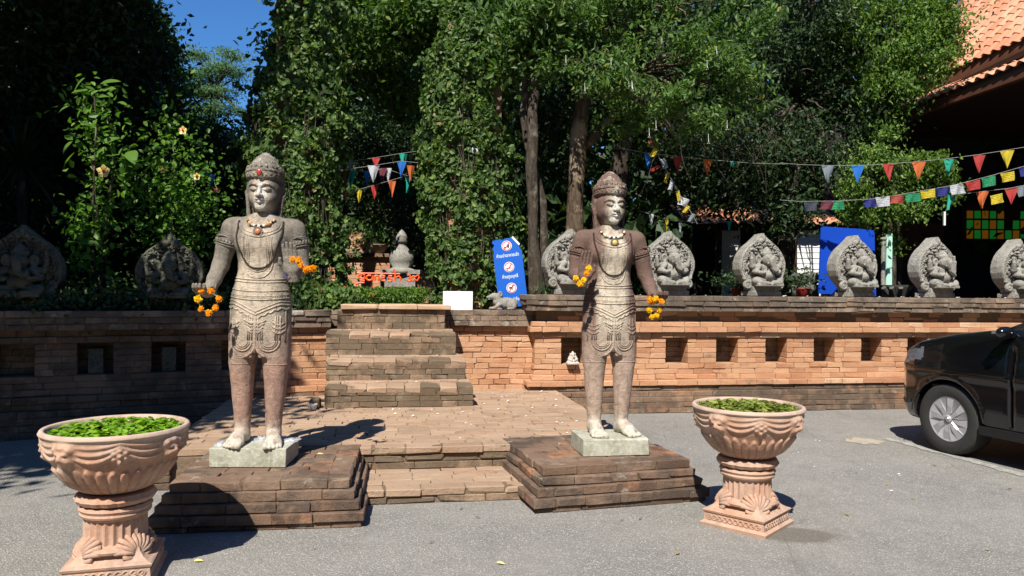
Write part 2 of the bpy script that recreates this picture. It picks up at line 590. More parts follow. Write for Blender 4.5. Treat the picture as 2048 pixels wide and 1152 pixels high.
def mk_bark(name, a, b, c):
    t = NT(name); P = t.pos(); s = t.scalev(P, (1, 1, .28))
    n = t.noise(s, 18, 5, .7, dist=.6); n2 = t.noise(P, 4, 4, .6)
    col = t.mix(t.step(n, .35, .65), a, b)
    col = t.mix(t.step(n2, .52, .66), col, c)
    t.bump(n, 1.0, .04)
    return t.fin(col, .9, .15)
M['bark'] = mk_bark('grey_brown_bark', (.028, .022, .017), (.085, .066, .05), (.15, .125, .095))
M['bark_pale'] = mk_bark('pale_twig_bark', (.035, .028, .021), (.10, .08, .06), (.20, .17, .13))
M['bark_tan'] = mk_bark('flaky_tan_bark', (.05, .034, .023), (.16, .115, .078), (.32, .25, .17))


def mk_statue(name, side, side2, mid, low, white, dark_top, seed, wid):
    t = NT(name); P = t.pos(True)
    x, y, z = t.xyz(P)
    n1 = t.noise(P, 5 + seed, 5, .65); n2 = t.noise(P, 26, 4, .7); n3 = t.noise(P, 150, 3, .7); n0 = t.noise(P, 2.2 + seed, 3)
    c = t.mix(t.step(n1, .35, .65), side, side2)
    # lower legs keep the raw reddish stone
    zl = t.step(t.math('ADD', z, t.math('MULTIPLY', t.math('SUBTRACT', n1, .5), .6)), .95, .55)
    c = t.mix(t.math('MULTIPLY', zl, .85), c, low)
    # middle of the body: bleached pale by the rain that runs off the crown
    ax = t.math('ABSOLUTE', t.math('ADD', x, t.math('MULTIPLY', t.math('SUBTRACT', n1, .5), .10)))
    fz = t.n('MapRange'); fz.clamp = True
    t.l(z, fz.inputs[0]); fz.inputs[1].default_value = 1.9; fz.inputs[2].default_value = 1.1
    fz.inputs[3].default_value = .02; fz.inputs[4].default_value = wid
    b = t.math('SUBTRACT', 1.0, t.math('DIVIDE', t.math('SUBTRACT', ax, fz.outputs[0]), .05), True)
    b = t.math('MULTIPLY', b, t.step(z, 2.02 if dark_top else 1.96, 1.86))
    b = t.math('MULTIPLY', b, t.step(z, .55, .95))
    b = t.math('MULTIPLY', b, t.step(t.math('ADD', t.math('MULTIPLY', y, -1.0), t.math('MULTIPLY', n1, .05)), -.02, .08))
    c = t.mix(t.math('MULTIPLY', b, .85), c, mid)
    # shade painted dark over one side of hair and crown
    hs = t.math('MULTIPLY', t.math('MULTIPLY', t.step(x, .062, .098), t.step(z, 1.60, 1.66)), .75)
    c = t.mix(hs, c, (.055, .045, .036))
    gr = t.math('MULTIPLY', t.step(n0, .5, .68), t.step(z, .9, 1.5))
    c = t.mix(t.math('MULTIPLY', gr, .5), c, tuple(q * .5 for q in side))
    # white streak down the face
    fx = t.math('ABSOLUTE', t.math('ADD', t.math('ADD', x, -0.004), t.math('MULTIPLY', t.math('SUBTRACT', n2, .5), .035)))
    w = t.n('MapRange'); w.clamp = True
    t.l(z, w.inputs[0]); w.inputs[1].default_value = 1.88; w.inputs[2].default_value = 1.74
    w.inputs[3].default_value = .013; w.inputs[4].default_value = .046
    fb = t.math('SUBTRACT', 1.0, t.math('DIVIDE', t.math('SUBTRACT', fx, w.outputs[0]), .012), True)
    fb = t.math('MULTIPLY', fb, t.math('MULTIPLY', t.step(z, 1.92, 1.90), t.step(z, 1.655, 1.67)))
    fb = t.math('MULTIPLY', fb, t.step(y, -.075, -.085))
    c = t.mix(t.math('MULTIPLY', fb, .72), c, white)
    # pale worn feet
    ft = t.step(t.math('ADD', z, t.math('MULTIPLY', n2, .10)), .24, .10)
    c = t.mix(t.math('MULTIPLY', ft, .85), c, (.62, .58, .48))
    sp = t.math('MULTIPLY', t.step(n3, .58, .68), t.step(z, .9, .2))
    c = t.mix(t.math('MULTIPLY', sp, .6), c, (.66, .58, .48))
    c = t.mix(t.math('MULTIPLY', t.step(n2, .48, .66), .5), c, (.15, .12, .095))
    c = t.mix(t.math('MULTIPLY', t.math('MULTIPLY', t.step(n2, .56, .64), t.step(z, 1.90, 1.95)), .7), c, (.55, .52, .42))
    sk = t.noise(t.scalev(P, (22, 22, 2.2)), 1.0, 4, .65)
    c = t.mix(t.math('MULTIPLY', t.step(sk, .54, .66), .4), c, (.13, .10, .08))
    pit = t.voro(P, 75, 'Distance')
    c = t.mix(t.math('MULTIPLY', t.step(pit, .22, .08), .4), c, (.10, .08, .065))
    t.bump(t.math('ADD', t.math('ADD', t.math('MULTIPLY', n3, .6), n2), t.math('MULTIPLY', t.step(pit, .05, .3), .5)), 1.0, .010)
    return t.fin(c, .9, .2)
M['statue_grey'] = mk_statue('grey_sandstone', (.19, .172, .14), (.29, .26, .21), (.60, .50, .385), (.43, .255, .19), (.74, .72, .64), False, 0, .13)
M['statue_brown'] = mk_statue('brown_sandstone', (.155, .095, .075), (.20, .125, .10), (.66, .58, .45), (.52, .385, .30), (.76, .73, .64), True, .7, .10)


def mk_stone(name, a, b, lich, amt=.5, sc=1.0, br=.5):
    t = NT(name); P = t.pos(); n1 = t.noise(P, 7 * sc, 5, .65); n2 = t.noise(P, 40 * sc, 4, .7); n3 = t.noise(P, 130 * sc, 3, .7)
    c = t.mix(t.step(n1, .35, .65), a, b)
    c = t.mix(t.math('MULTIPLY', t.step(n2, .5, .65), amt), c, lich)
    c = t.mix(t.math('MULTIPLY', t.step(n3, .55, .75), .35), c, tuple(x * .4 for x in a))
    t.bump(t.math('ADD', n2, t.math('MULTIPLY', n3, .6)), br, .01)
    return t.fin(c, .93, .15)
M['relief'] = mk_stone('lichen_grey_stone', (.19, .18, .155), (.32, .305, .265), (.56, .545, .49), .7, 1.6, 1.0)
M['relief_shade'] = mk_stone('shade_dark_grey_stone', (.06, .062, .045), (.13, .13, .10), (.24, .24, .18), .5, 1.0, .9)  # relief stone in a darker copy, shade put into its colour
M['slab'] = mk_stone('mossy_plinth_stone', (.27, .27, .20), (.46, .45, .37), (.62, .61, .52), .5, .8, .5)
M['pale_stone'] = mk_stone('pale_stone', (.42, .36, .30), (.55, .49, .42), (.68, .64, .58), .5)
M['slab_orange'] = mk_stone('sandstone_slab', (.50, .33, .21), (.58, .41, .28), (.40, .25, .15), .4)


def mk_terra():
    t = NT('terracotta'); P = t.pos(True); z = t.xyz(P)[2]
    n1 = t.noise(P, 6, 5, .6); n2 = t.noise(P, 50, 4, .7); n0 = t.noise(P, 2.2, 3)
    c = t.mix(t.step(n0, .35, .65), (.41, .225, .145), (.49, .34, .25))
    c = t.mix(t.math('MULTIPLY', t.step(n1, .45, .7), .6), c, (.50, .38, .31))
    c = t.mix(t.math('MULTIPLY', t.step(n2, .52, .7), .3), c, (.66, .55, .45))
    rim = t.step(t.math('ADD', z, t.math('MULTIPLY', n1, .06)), .78, .80)
    c = t.mix(t.math('MULTIPLY', rim, .45), c, (.55, .47, .39))
    c = t.mix(t.math('MULTIPLY', t.step(t.noise(P, 3.4, 5, .7), .50, .66), .6), c, (.25, .16, .115))
    st = t.noise(t.scalev(P, (9, 9, 1.6)), 1.0, 4, .65)
    c = t.mix(t.math('MULTIPLY', t.step(st, .52, .66), .45), c, (.30, .20, .15))
    t.bump(t.math('ADD', n2, t.math('MULTIPLY', t.noise(P, 160, 3), .5)), .4, .006)
    return t.fin(c, .9, .2)
M['terra'] = mk_terra()
M['inner'] = plain('dark_planter_inside', (.10, .085, .06), .9)
M['white_paint'] = plain('white_paint', (.74, .74, .72), .55, .3, 0, .06)
M['blue_sign'] = plain('blue_sign_face', (.008, .105, .50), .38, .45, 0, .12, 6)
M['blue_board'] = plain('blue_board_back', (.006, .055, .42), .5, .3, 0, .2, 3)
M['sign_white'] = plain('sign_white', (.82, .82, .80), .5)
M['sign_red'] = plain('sign_red', (.72, .035, .03), .5)
M['sign_black'] = plain('sign_black', (.012, .012, .014), .5)
M['orange_sign'] = plain('orange_metal_letters', (.85, .11, .02), .45, .4)
M['wire'] = plain('string', (.30, .29, .27), .8)
M['black_wire'] = plain('black_thread', (.02, .018, .016), .7)
M['bead_dark'] = plain('dark_bead', (.05, .032, .022), .45)
M['bead_pale'] = plain('pale_bead', (.66, .55, .38), .4)
M['bead_orange'] = plain('orange_bead', (.50, .25, .09), .35)
M['metal_old'] = plain('tarnished_metal', (.22, .20, .16), .45, .5, .6)
M['gem_red'] = plain('red_gem', (.36, .05, .025), .25, .6)
M['gem_amber'] = plain('amber_gem', (.66, .42, .12), .25, .6)
M['gem_coral'] = plain('coral_gem', (.52, .17, .08), .3, .5)
M['gem_green'] = plain('green_gem', (.05, .30, .20), .25, .6)
M['marigold'] = mk_leaf('marigold_petal', [(0, (.82, .28, .004)), (.5, (.93, .44, .006)), (1, (.95, .56, .012))], .15, .6, .2)
M['marigold_y'] = mk_leaf('yellow_marigold_petal', [(0, (.88, .44, .004)), (.5, (.95, .64, .012)), (1, (.95, .74, .03))], .15, .6, .2)
M['hib_flower'] = mk_leaf('pale_yellow_petal', [(0, (.80, .62, .18)), (1, (.88, .74, .30))], .2, .6)
M['blue_cord'] = plain('blue_cord', (.05, .05, .45), .5)
M['wood_dark'] = plain('dark_timber', (.055, .032, .022), .7, .2, 0, .3, 5)
M['wood_red'] = plain('red_brown_timber', (.13, .055, .032), .65, .25, 0, .25, 5)
M['dark_wall'] = plain('dark_plaster', (.035, .03, .032), .85, .1, 0, .2, 3)
M['siding'] = plain('white_siding', (.74, .75, .76), .5, .3, 0, .05, 3)
M['green_post'] = plain('pale_green_post', (.40, .68, .56), .6)
M['pot_red'] = plain('red_pot', (.45, .05, .035), .5)
M['pot_grey'] = plain('grey_stone_pot', (.10, .10, .09), .9)
M['foil'] = plain('crumpled_plastic', (.45, .46, .47), .25, .7, .3, .5, 60)
M['line'] = mk_stone('worn_white_line', (.20, .19, .17), (.36, .35, .32), (.60, .59, .55), .7, 2.0)
M['puddle'] = mk_stone('wet_brown_stain', (.10, .082, .062), (.15, .125, .098), (.21, .185, .155), .6, 5.0)
M['patch'] = mk_stone('pale_cement_patch', (.30, .26, .20), (.42, .37, .29), (.5, .46, .38), .5)


def mk_tile():
    t = NT('clay_roof_tile'); P = t.pos(); r = t.rnd()
    c = t.ramp(r, [(0, (.46, .19, .10)), (.5, (.54, .25, .145)), (1, (.60, .32, .20))])
    c = t.mix(t.math('MULTIPLY', t.step(t.noise(P, 6, 4), .45, .7), .35), c, (.40, .22, .15))
    t.bump(t.noise(P, 60, 3), .3, .01)
    return t.fin(c, .75, .25)
M['tile'] = mk_tile()


def mk_cloth(name, col, text=False):
    t = NT(name); P = t.pos(True)
    c = t.mix(t.step(t.noise(P, 9, 4, .65), .3, .7), tuple(x * .62 + .02 for x in col), tuple(min(1, x * .95 + .02) for x in col))
    if text:
        x, y, z = t.xyz(P)
        ln = t.math('GREATER_THAN', t.math('SINE', t.math('MULTIPLY', z, 260)), .2)
        wd = t.step(t.noise(t.scalev(P, (70, 1, 20)), 1.0, 1), .42, .5)
        c = t.mix(t.math('MULTIPLY', t.math('MULTIPLY', ln, wd), .75), c, tuple(x * .2 for x in col))
    tr = t.n('BsdfTranslucent'); t.l(c, tr.inputs['Color'])
    mx = t.n('MixShader'); mx.inputs[0].default_value = .35
    t.l(t.b.outputs[0], mx.inputs[1]); t.l(tr.outputs[0], mx.inputs[2]); t.l(mx.outputs[0], t.out.inputs[0])
    return t.fin(c, .75, .2)
FLAG = {}
for nm, c in dict(red=(.62, .06, .05), orange=(.80, .20, .05), yellow=(.85, .68, .04), green=(.03, .38, .16), teal=(.02, .50, .36),
                  blue=(.02, .22, .75), navy=(.03, .04, .30), white=(.75, .76, .80), grey=(.30, .35, .40), maroon=(.22, .04, .07), brown=(.30, .13, .05), slate=(.08, .09, .13), brick=(.55, .10, .07)).items():
    FLAG[nm] = mk_cloth(nm + '_cloth', c)
    FLAG[nm + '_p'] = mk_cloth(nm + '_printed_cloth', c, True)


def mk_glow(name, col, s):
    t = NT(name)
    t.b.inputs['Emission Color'].default_value = tuple(col) + (1,)
    t.b.inputs['Emission Strength'].default_value = s
    return t.fin(tuple(x * .3 for x in col), .2, .5)
M['pane_green'] = mk_glow('green_window_glass', (.02, .45, .06), .11)
M['pane_amber'] = mk_glow('amber_window_glass', (.60, .24, .01), .09)

M['car_paint'] = plain('black_car_paint', (.004, .004, .005), .12, .5, 0, .1)
M['car_paint'].node_tree.nodes['Principled BSDF'].inputs['Coat Weight'].default_value = .6
M['car_paint'].node_tree.nodes['Principled BSDF'].inputs['Coat Roughness'].default_value = .03
M['rubber'] = plain('tyre_rubber', (.035, .034, .032), .8, .25, 0, .25, 30)
M['alloy'] = plain('grey_wheel_cover', (.40, .40, .41), .42, .5, .25, .08)
M['alloy_hi'] = plain('bright_wheel_edge', (.55, .55, .56), .3, .5, .8, .08)
M['chrome'] = plain('chrome', (.75, .75, .75), .12, .5, 1.0, .02)
M['trim'] = plain('black_plastic', (.012, .012, .012), .55, .3)


def mk_glass(name, tint, a=.55):
    t = NT(name)
    t.b.inputs['Alpha'].default_value = a
    return t.fin(tint, .04, .6)
M['car_glass'] = mk_glass('dark_car_glass', (.01, .012, .014), .85)
M['lamp_glass'] = mk_glass('headlight_glass', (.20, .22, .26), .6)

# ------------------------------------------------------------------ bricks
def _bevel_box():
    V, idx = [], {}
    for sx in (-1, 1):
        for sy in (-1, 1):
            for sz in (-1, 1):
                for a in range(3):
                    idx[(sx, sy, sz, a)] = len(V)
                    V.append((sx, sy, sz, a))
    T, Q = [], []
    sg = (-1, 1)
    for a in range(3):
        b, c = (a + 1) % 3, (a + 2) % 3
        for s in sg:
            def key(sb, sc):
                k = [0, 0, 0]; k[a] = s; k[b] = sb; k[c] = sc
                return tuple(k)
            Q.append([idx[key(-1, -1) + (a,)], idx[key(1, -1) + (a,)], idx[key(1, 1) + (a,)], idx[key(-1, 1) + (a,)]])
    for a in range(3):
        b, c = (a + 1) % 3, (a + 2) % 3
        for sb in sg:
            for sc in sg:
                k0 = [0, 0, 0]; k0[a] = -1; k0[b] = sb; k0[c] = sc
                k1 = list(k0); k1[a] = 1
                Q.append([idx[tuple(k0) + (b,)], idx[tuple(k1) + (b,)], idx[tuple(k1) + (c,)], idx[tuple(k0) + (c,)]])
    for sx in sg:
        for sy in sg:
            for sz in sg:
                T.append([idx[(sx, sy, sz, a)] for a in range(3)])
    V = np.array(V, dtype=float)
    P = V[:, :3] * np.where(np.arange(3)[None, :] == V[:, 3:4], 1.0, 0.8)
    def orient(F):
        F = np.array(F)
        for i in range(len(F)):
            p = P[F[i]]
            n = np.cross(p[1] - p[0], p[2] - p[0])
            if n @ p.mean(0) < 0: F[i] = F[i][::-1]
        return F
    return V, orient(Q), orient(T)


BV, BQ, BT = _bevel_box()


def brick_verts(l, d, h, r, wear=1.0):
    """One worn brick: every corner its own chamfer and offset."""
    cor = ((BV[:, 0] > 0) * 4 + (BV[:, 1] > 0) * 2 + (BV[:, 2] > 0)).astype(int)
    ins = (0.0020 + 0.0035 * r.random(8) + 0.013 * (r.random(8) > .88)) * wear
    jit = (r.random((8, 3)) - .5) * np.array([.006, .007, .004]) * wear
    hs = np.array([l, d, h]) / 2
    m = np.minimum(ins[cor][:, None], hs * .6)
    ax = BV[:, 3:4] == np.arange(3)[None, :]
    return BV[:, :3] * (hs - np.where(ax, 0, m)) + jit[cor]


_bcache = {}


class Bricks:
    def __init__(s, parent, name='brick', limit=300, seed=1):
        s.p, s.name, s.limit, s.rec = parent, name, limit, []
        s.mb = MB()
        s.r = np.random.default_rng(seed)

    def add(s, c, size, rz, mat, prio=0.0, wear=1.0, tilt=0.0):
        s.rec.append((prio, c, size, rz, mat, wear, tilt))

    def course(s, p0, p1, z, h, d, mat, L=.25, off=0.0, prio=0.0, gap=.005, jit=.003, wear=1.0, stagger=True):
        """A course with its face on the line p0-p1, outside on the right hand."""
        p0, p1 = np.array(p0[:2], dtype=float), np.array(p1[:2], dtype=float)
        D = p1 - p0; T = np.linalg.norm(D); D /= T
        N = np.array([D[1], -D[0]]); rz = math.atan2(D[1], D[0])
        sb = .010 + jit * .6
        mc = (p0 + p1) / 2 - N * (sb + (d - sb - .01) / 2 - off)
        s.mb.box((mc[0], mc[1], z + (h - .004) / 2), (max(T - .03, .02), d - sb - .01, h - .005), rz)
        x = 0.0; first = True
        while x < T - .02:
            l = L * s.r.uniform(.78, 1.22)
            if first and stagger: l *= s.r.uniform(.35, 1.0)
            first = False
            if T - x - l < L * .4: l = T - x
            j = s.r.uniform(-1, 1) * jit
            c2 = p0 + D * (x + l / 2) - N * (d / 2 - off - j)
            s.add((c2[0], c2[1], z + h / 2 + s.r.uniform(-1, 1) * .0012), (l - gap * s.r.uniform(.7, 1.3), d, h - .003 * s.r.uniform(.7, 1.4)), rz + s.r.uniform(-1, 1) * .004,
                  mat(c2) if callable(mat) else mat, prio - x * .01, wear, s.r.uniform(-1, 1) * .006)
            x += l

    def pave(s, u0, u1, v0, v1, ztop, mat, h=.06, L=.26, W=.125, prio=0.0, skip=None, jit=.003):
        v = v0
        while v < v1 - .02:
            w = min(W * s.r.uniform(.95, 1.05), v1 - v)
            if v1 - v - w < .04: w = v1 - v
            x = u0; first = True
            while x < u1 - .02:
                l = L * s.r.uniform(.8, 1.2) * (s.r.uniform(.3, 1) if first else 1); first = False
                if u1 - x - l < .07: l = u1 - x
                c = (x + l / 2, v + w / 2)
                if not (skip and skip(*c)):
                    s.add((c[0], c[1], ztop - h / 2 + s.r.uniform(-1, 1) * jit), (l - .006, w - .006, h), s.r.uniform(-1, 1) * .008, mat, prio - v, .8, s.r.uniform(-1, 1) * .008)
                x += l
            v += w

    def finish(s):
        if s.mb.n: s.mb.build('mortar', M['mortar'], s.p)
        s.rec.sort(key=lambda q: -q[0])
        for i, (pr, c, size, rz, mat, wear, tilt) in enumerate(s.rec[:s.limit]):
            key = (round(size[0] / .02), round(size[1] / .01), round(size[2] / .004), mat.name, int(s.r.integers(0, 4)), wear)
            me = _bcache.get(key)
            if me is None:
                V = brick_verts(*size, s.r, wear)
                me = _bcache[key] = np_mesh('brick', V, [BQ, BT], mat)
            o = bpy.data.objects.new(s.name, me)
            o.location = c; o.rotation_euler = (tilt, tilt * .5, rz)
            link(o, s.p)
        rest = s.rec[s.limit:]
        if rest:
            Vs, Qs, Ts, mats, mi_q, mi_t = [], [], [], [], [], []
            by = {}
            for q in rest: by.setdefault(q[4].name, []).append(q)
            mb_V, F4, F3, mi = [], [], [], []
            n = 0; k = 0; q4, q3 = [], []
            for name, L in by.items():
                for pr, c, size, rz, mat, wear, tilt in L:
                    V = brick_verts(*size, s.r, wear)
                    a, b = math.cos(rz), math.sin(rz)
                    V = V @ np.array([[a, b, 0], [-b, a, 0], [0, 0, 1]]) + np.array(c)
                    mb_V.append(V); F4.append(BQ + n); F3.append(BT + n); q4.append(np.full(len(BQ), k)); q3.append(np.full(len(BT), k)); n += len(V)
                mats.append(L[0][4]); k += 1
            me = np_mesh(s.name + '_courses', np.concatenate(mb_V), [np.concatenate(F4), np.concatenate(F3)], mats)
            me.polygons.foreach_set('material_index', np.concatenate(q4 + q3).astype(np.int32))
            o = link(bpy.data.objects.new('far_bricks', me), s.p)
            o['kind'] = 'stuff'


# ------------------------------------------------------------------ ground
def sheet(name, pts, z, mat, lab=None):
    o = np_obj(name, [(x, y, z) for x, y in pts], np.array([list(range(len(pts)))]), mat)
    return o


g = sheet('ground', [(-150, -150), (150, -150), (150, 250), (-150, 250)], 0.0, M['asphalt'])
tag(g, 'grey asphalt forecourt around the statues and planters', kind='structure')
TH = math.atan(.16)
ct, st = math.cos(TH), math.sin(TH)


def UV(u, v, z=0.0):
    return Vector((u * ct - v * st, u * st + v * ct, z))


tz = 1.27
lw0, lwd = np.array((-2.28, 8.9)), np.array((-.912, -.410))
lwn = np.array((-.410, .912))          # into the terrace
a = lw0 + lwd * 9 + lwn * .28
b = lw0 + lwn * .28
pts = [tuple(a), tuple(b), tuple(UV(-.9, 9.62)[:2]), tuple(UV(-.9, 9.75)[:2]), tuple(UV(1.9, 9.75)[:2]), tuple(UV(1.9, 9.7)[:2]), tuple(UV(14, 9.7)[:2]), (60, 90), (-60, 90), (-60, a[1])]
te = MB().add([(x, y, tz) for x, y in pts] + [(x, y, 0.0) for x, y in pts],
              [np.array([list(range(len(pts)))])] + [np.array([[i, len(pts) + i, len(pts) + (i + 1) % len(pts), (i + 1) % len(pts)] for i in range(len(pts))])])
tag(te.build('terrace_ground', M['soil']), 'dark earth of the raised garden behind the brick walls', kind='structure')

CH = .068


def wall_profile():
    """Offsets of the 22 courses, positive towards the viewer."""
    return [.20, .19, .175, .155, .085, .115, .03, .005, .008, 0, 0, 0, 0, 0, .02, .075, .055, -.02, -.02, .125, .145, .155]


def niche_wall(parent, u0, u1, v0, niches, nz=(9, 13), rows=22, cop=3, seed=3, sign=1, shade=False, endcap=True, profile=None, limit=300):
    P = profile or wall_profile()
    B = Bricks(parent, 'brick', limit, seed)
    for i in range(rows):
        z = i * CH
        if i < 5: mat = M['brick_dark']
        elif i >= rows - cop: mat = M['brick_coping']
        else: mat = M['brick_clean'] if not shade else (lambda c: M['brick_clean'] if c[0] > -.62 else M['brick_dark'])  # shaded stretch gets darker brick, so the shade is partly in the colour
        f = v0 - P[i]
        d = .16 + max(0, P[i])
        if i >= rows - cop: d = .42
        x0 = u0 - (P[i] if endcap else 0)
        if nz[0] <= i <= nz[1]:
            x = x0
            for (n0, n1) in niches + [(u1, u1)]:
                if n0 > x + .01:
                    B.course((x, f), (n0, f), z, CH, .26, mat, L=.24, prio=30 + i * .01 - abs(x - u0) * 3, wear=.8)
                x = n1
        else:
            L = .27 if i >= 5 else .34
            m2 = mat
            B.course((x0, f), (u1, f), z, CH, d, m2, L=L, prio=30 + i * .01 - (0 if i != 4 else 0), wear=1.0 if (i < 5 or i >= rows - cop) else .8, jit=.004 if i > 4 else .007)
    if endcap:
        for i in range(rows):
            if nz[0] <= i <= nz[1] or i >= rows - cop: dd = .3
            B.course((u0 - P[i] - .001, v0 + .30), (u0 - P[i] - .001, v0 - P[i] + .02), i * CH, CH, .13, M['brick_clean'] if i < rows - cop else M['brick_coping'], L=.22, prio=40, wear=1)
    # the earth and mortar behind the facing
    mb = MB()
    zt = (rows) * CH - .012
    zn0, zn1 = nz[0] * CH, (nz[1] + 1) * CH
    mb.box(((u0 + u1) / 2, v0 + .21, zn0 / 2), (u1 - u0 - .04, .38, zn0 - .006))
    mb.box(((u0 + u1) / 2, v0 + .21, (zn1 + zt) / 2), (u1 - u0 - .04, .38, zt - zn1 - .006))
    x = u0 + .02
    for (n0, n1) in niches + [(u1 - .02, u1 - .02)]:
        mb.box(((x + n0 - .01) / 2, v0 + .21, (zn0 + zn1) / 2), (n0 - .01 - x, .375, zn1 - zn0 + .002))
        x = n1 + .01
    mb.build('mortar_core', M['mortar'], parent)
    for (n0, n1) in niches:              # back of each niche, laid in brick
        for i in range(nz[0], nz[1] + 1):
            B.course((n0 - .03, v0 + .26), (n1 + .03, v0 + .26), i * CH, CH, .1, M['brick_stair'], L=.3, prio=-5)
    B.finish()


# the long wall on the right
NICH = [(2.135 + .696 * i, 2.135 + .696 * i + .30) for i in range(12)]
wall_r = thing('retaining_wall', 'long orange brick wall with square niches and blackened coping right of the steps', 'wall', (0, 0, 0), TH)
niche_wall(wall_r, 1.79, 10.4, 9.32, NICH, seed=3)

# the wall on the left, closer at its far end
prof_l = [.19, .18, .165, .15, .085, .10, .03, 0, 0, 0, 0, 0, 0, 0, .03, .0, .10, .12, .13]
wall_l = thing('retaining_wall', 'shaded brick wall with dark niches behind the left statue and left planter', 'wall', (lw0[0], lw0[1], 0), math.atan2(.410, .912))
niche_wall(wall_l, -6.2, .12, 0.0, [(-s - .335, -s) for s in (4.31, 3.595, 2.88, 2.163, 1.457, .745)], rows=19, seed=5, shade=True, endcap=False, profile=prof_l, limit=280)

# plain wall with a coping between steps and right wall
wall_m = thing('brick_wall', 'plain orange brick wall panel between the steps and the niched wall', 'wall', (0, 0, 0), TH)
B = Bricks(wall_m, 'brick', 300, 8)
for i in range(19):
    z = i * CH
    cop = i >= 16
    f = 9.5 - (.09 if cop else (.03 if i in (4, 15) else (.02 if i < 6 else 0)))
    B.course((-.75, f), (1.84, f), z, CH, .40 if cop else .14, M['brick_coping'] if cop else M['brick_clean'], L=.22, prio=30 + i, wear=.9)
B.finish()
MB().box((.54, 9.72, .63), (2.56, .36, 1.26)).build('mortar_core', M['mortar'], wall_m)

# brick platform in front of the steps
plat = thing('brick_platform', 'low platform paved with worn tan bricks in front of the steps', 'platform', (0, 0, 0), TH)
PZ = .29
PU0, PU1 = -1.80, 2.06
B = Bricks(plat, 'paving_brick', 300, 12)
on_steps = lambda u, v: (v > 8.13 and -.66 < u < .84) or v > 9.50
B.pave(PU0, PU1, 6.17, 9.52, PZ, M['brick_floor'], prio=20, skip=on_steps)
B.finish()
B = Bricks(plat, 'edge_brick', 300, 13)
for i in range(3):
    z = PZ - .06 - i * .062
    B.course((-.30, 6.05 + .004 * i), (1.15, 6.05 + .004 * i), z, .06, .14, M['brick_stair'], L=.28, prio=10, wear=1.3, jit=.009)
B.course((-.30, 6.04), (2.06, 6.04), PZ - .058, .06, .15, M['brick_floor'], L=.30, prio=11, wear=1.4, jit=.008)
for i in range(5):
    z = PZ - .06 - i * .058
    B.course((PU1, 6.05), (PU1, 9.1), z, .056, .14, M['brick_dark'], L=.26, prio=5)
    B.course((PU0, 9.2), (PU0, 6.05), z, .056, .14, M['brick_dark'], L=.26, prio=4)
B.finish()
MB().box(((PU0 + PU1) / 2, 7.85, .113), (PU1 - PU0 - .16, 3.45, .226)).build('mortar_core', M['mortar'], plat)

# lowest step between the pedestals
low = thing('brick_step', 'low broad brick step between the two statue pedestals', 'step', (0, 0, 0), TH)
B = Bricks(low, 'brick', 300, 14)
B.course((-.26, 5.46), (1.05, 5.46), 0, .055, .15, M['brick_stair'], L=.36, prio=9, wear=1.4, jit=.008)
B.course((-.26, 5.45), (1.05, 5.45), .055, .057, .15, M['brick_floor'], L=.30, prio=10, wear=1.5, jit=.012)
B.pave(-.28, 1.05, 5.60, 6.06, .112, M['brick_floor'], W=.115, L=.3, prio=8, h=.05)
B.finish()
MB().box((.38, 5.80, .03), (1.25, .45, .058)).build('mortar_core', M['mortar'], low)


def pedestal(parent, W, D, name_seed, mat, ztop=.298):
    B = Bricks(parent, 'brick', 300, name_seed)
    h = (ztop - .045) / 4.35
    n = 5
    z = 0.0
    for i in range(n):
        ins = .034 * i if i else .05
        hh = .04 if i == 0 else (ztop - .04) / 4
        if i == 0: ins = .055
        a0, a1, b0, b1 = ins - .034, W - ins + .034, ins - .034, D
        m = mat
        dd = .16
        B.course((a0, b0), (a1, b0), z, hh, dd, m, L=.27, prio=20 + i, wear=1.1, jit=.004)
        B.course((a1, b0 + .01), (a1, b1), z, hh, dd, m, L=.29, prio=18 + i, wear=1.2, jit=.006)
        B.course((a0, b1), (a0, b0 + .01), z, hh, dd, m, L=.29, prio=18 + i, wear=1.2, jit=.006)
        z += hh
    q = .034 * 3
    B.pave(q + .15, W - q - .15, q + .15, D, ztop - .001, mat, h=.06, L=.24, W=.13, prio=10)
    B.finish()
    MB().box((W / 2, D / 2 + .06, (ztop - .055) / 2), (W - .40, D - .22, ztop - .058)).build('mortar_core', M['mortar'], parent)


o0 = UV(-1.50, 4.97)
ped_l = thing('statue_pedestal', 'stepped dark brick pedestal under the left statue', 'pedestal', (o0.x, o0.y, 0), TH - .02)
pedestal(ped_l, 1.34, 1.22, 21, M['brick_ped'])
ped_r = thing('statue_pedestal', 'stepped dark brick pedestal under the right statue', 'pedestal', (.165, 5.17, 0), R(16))
pedestal(ped_r, 1.36, 1.20, 22, M['brick_ped'])

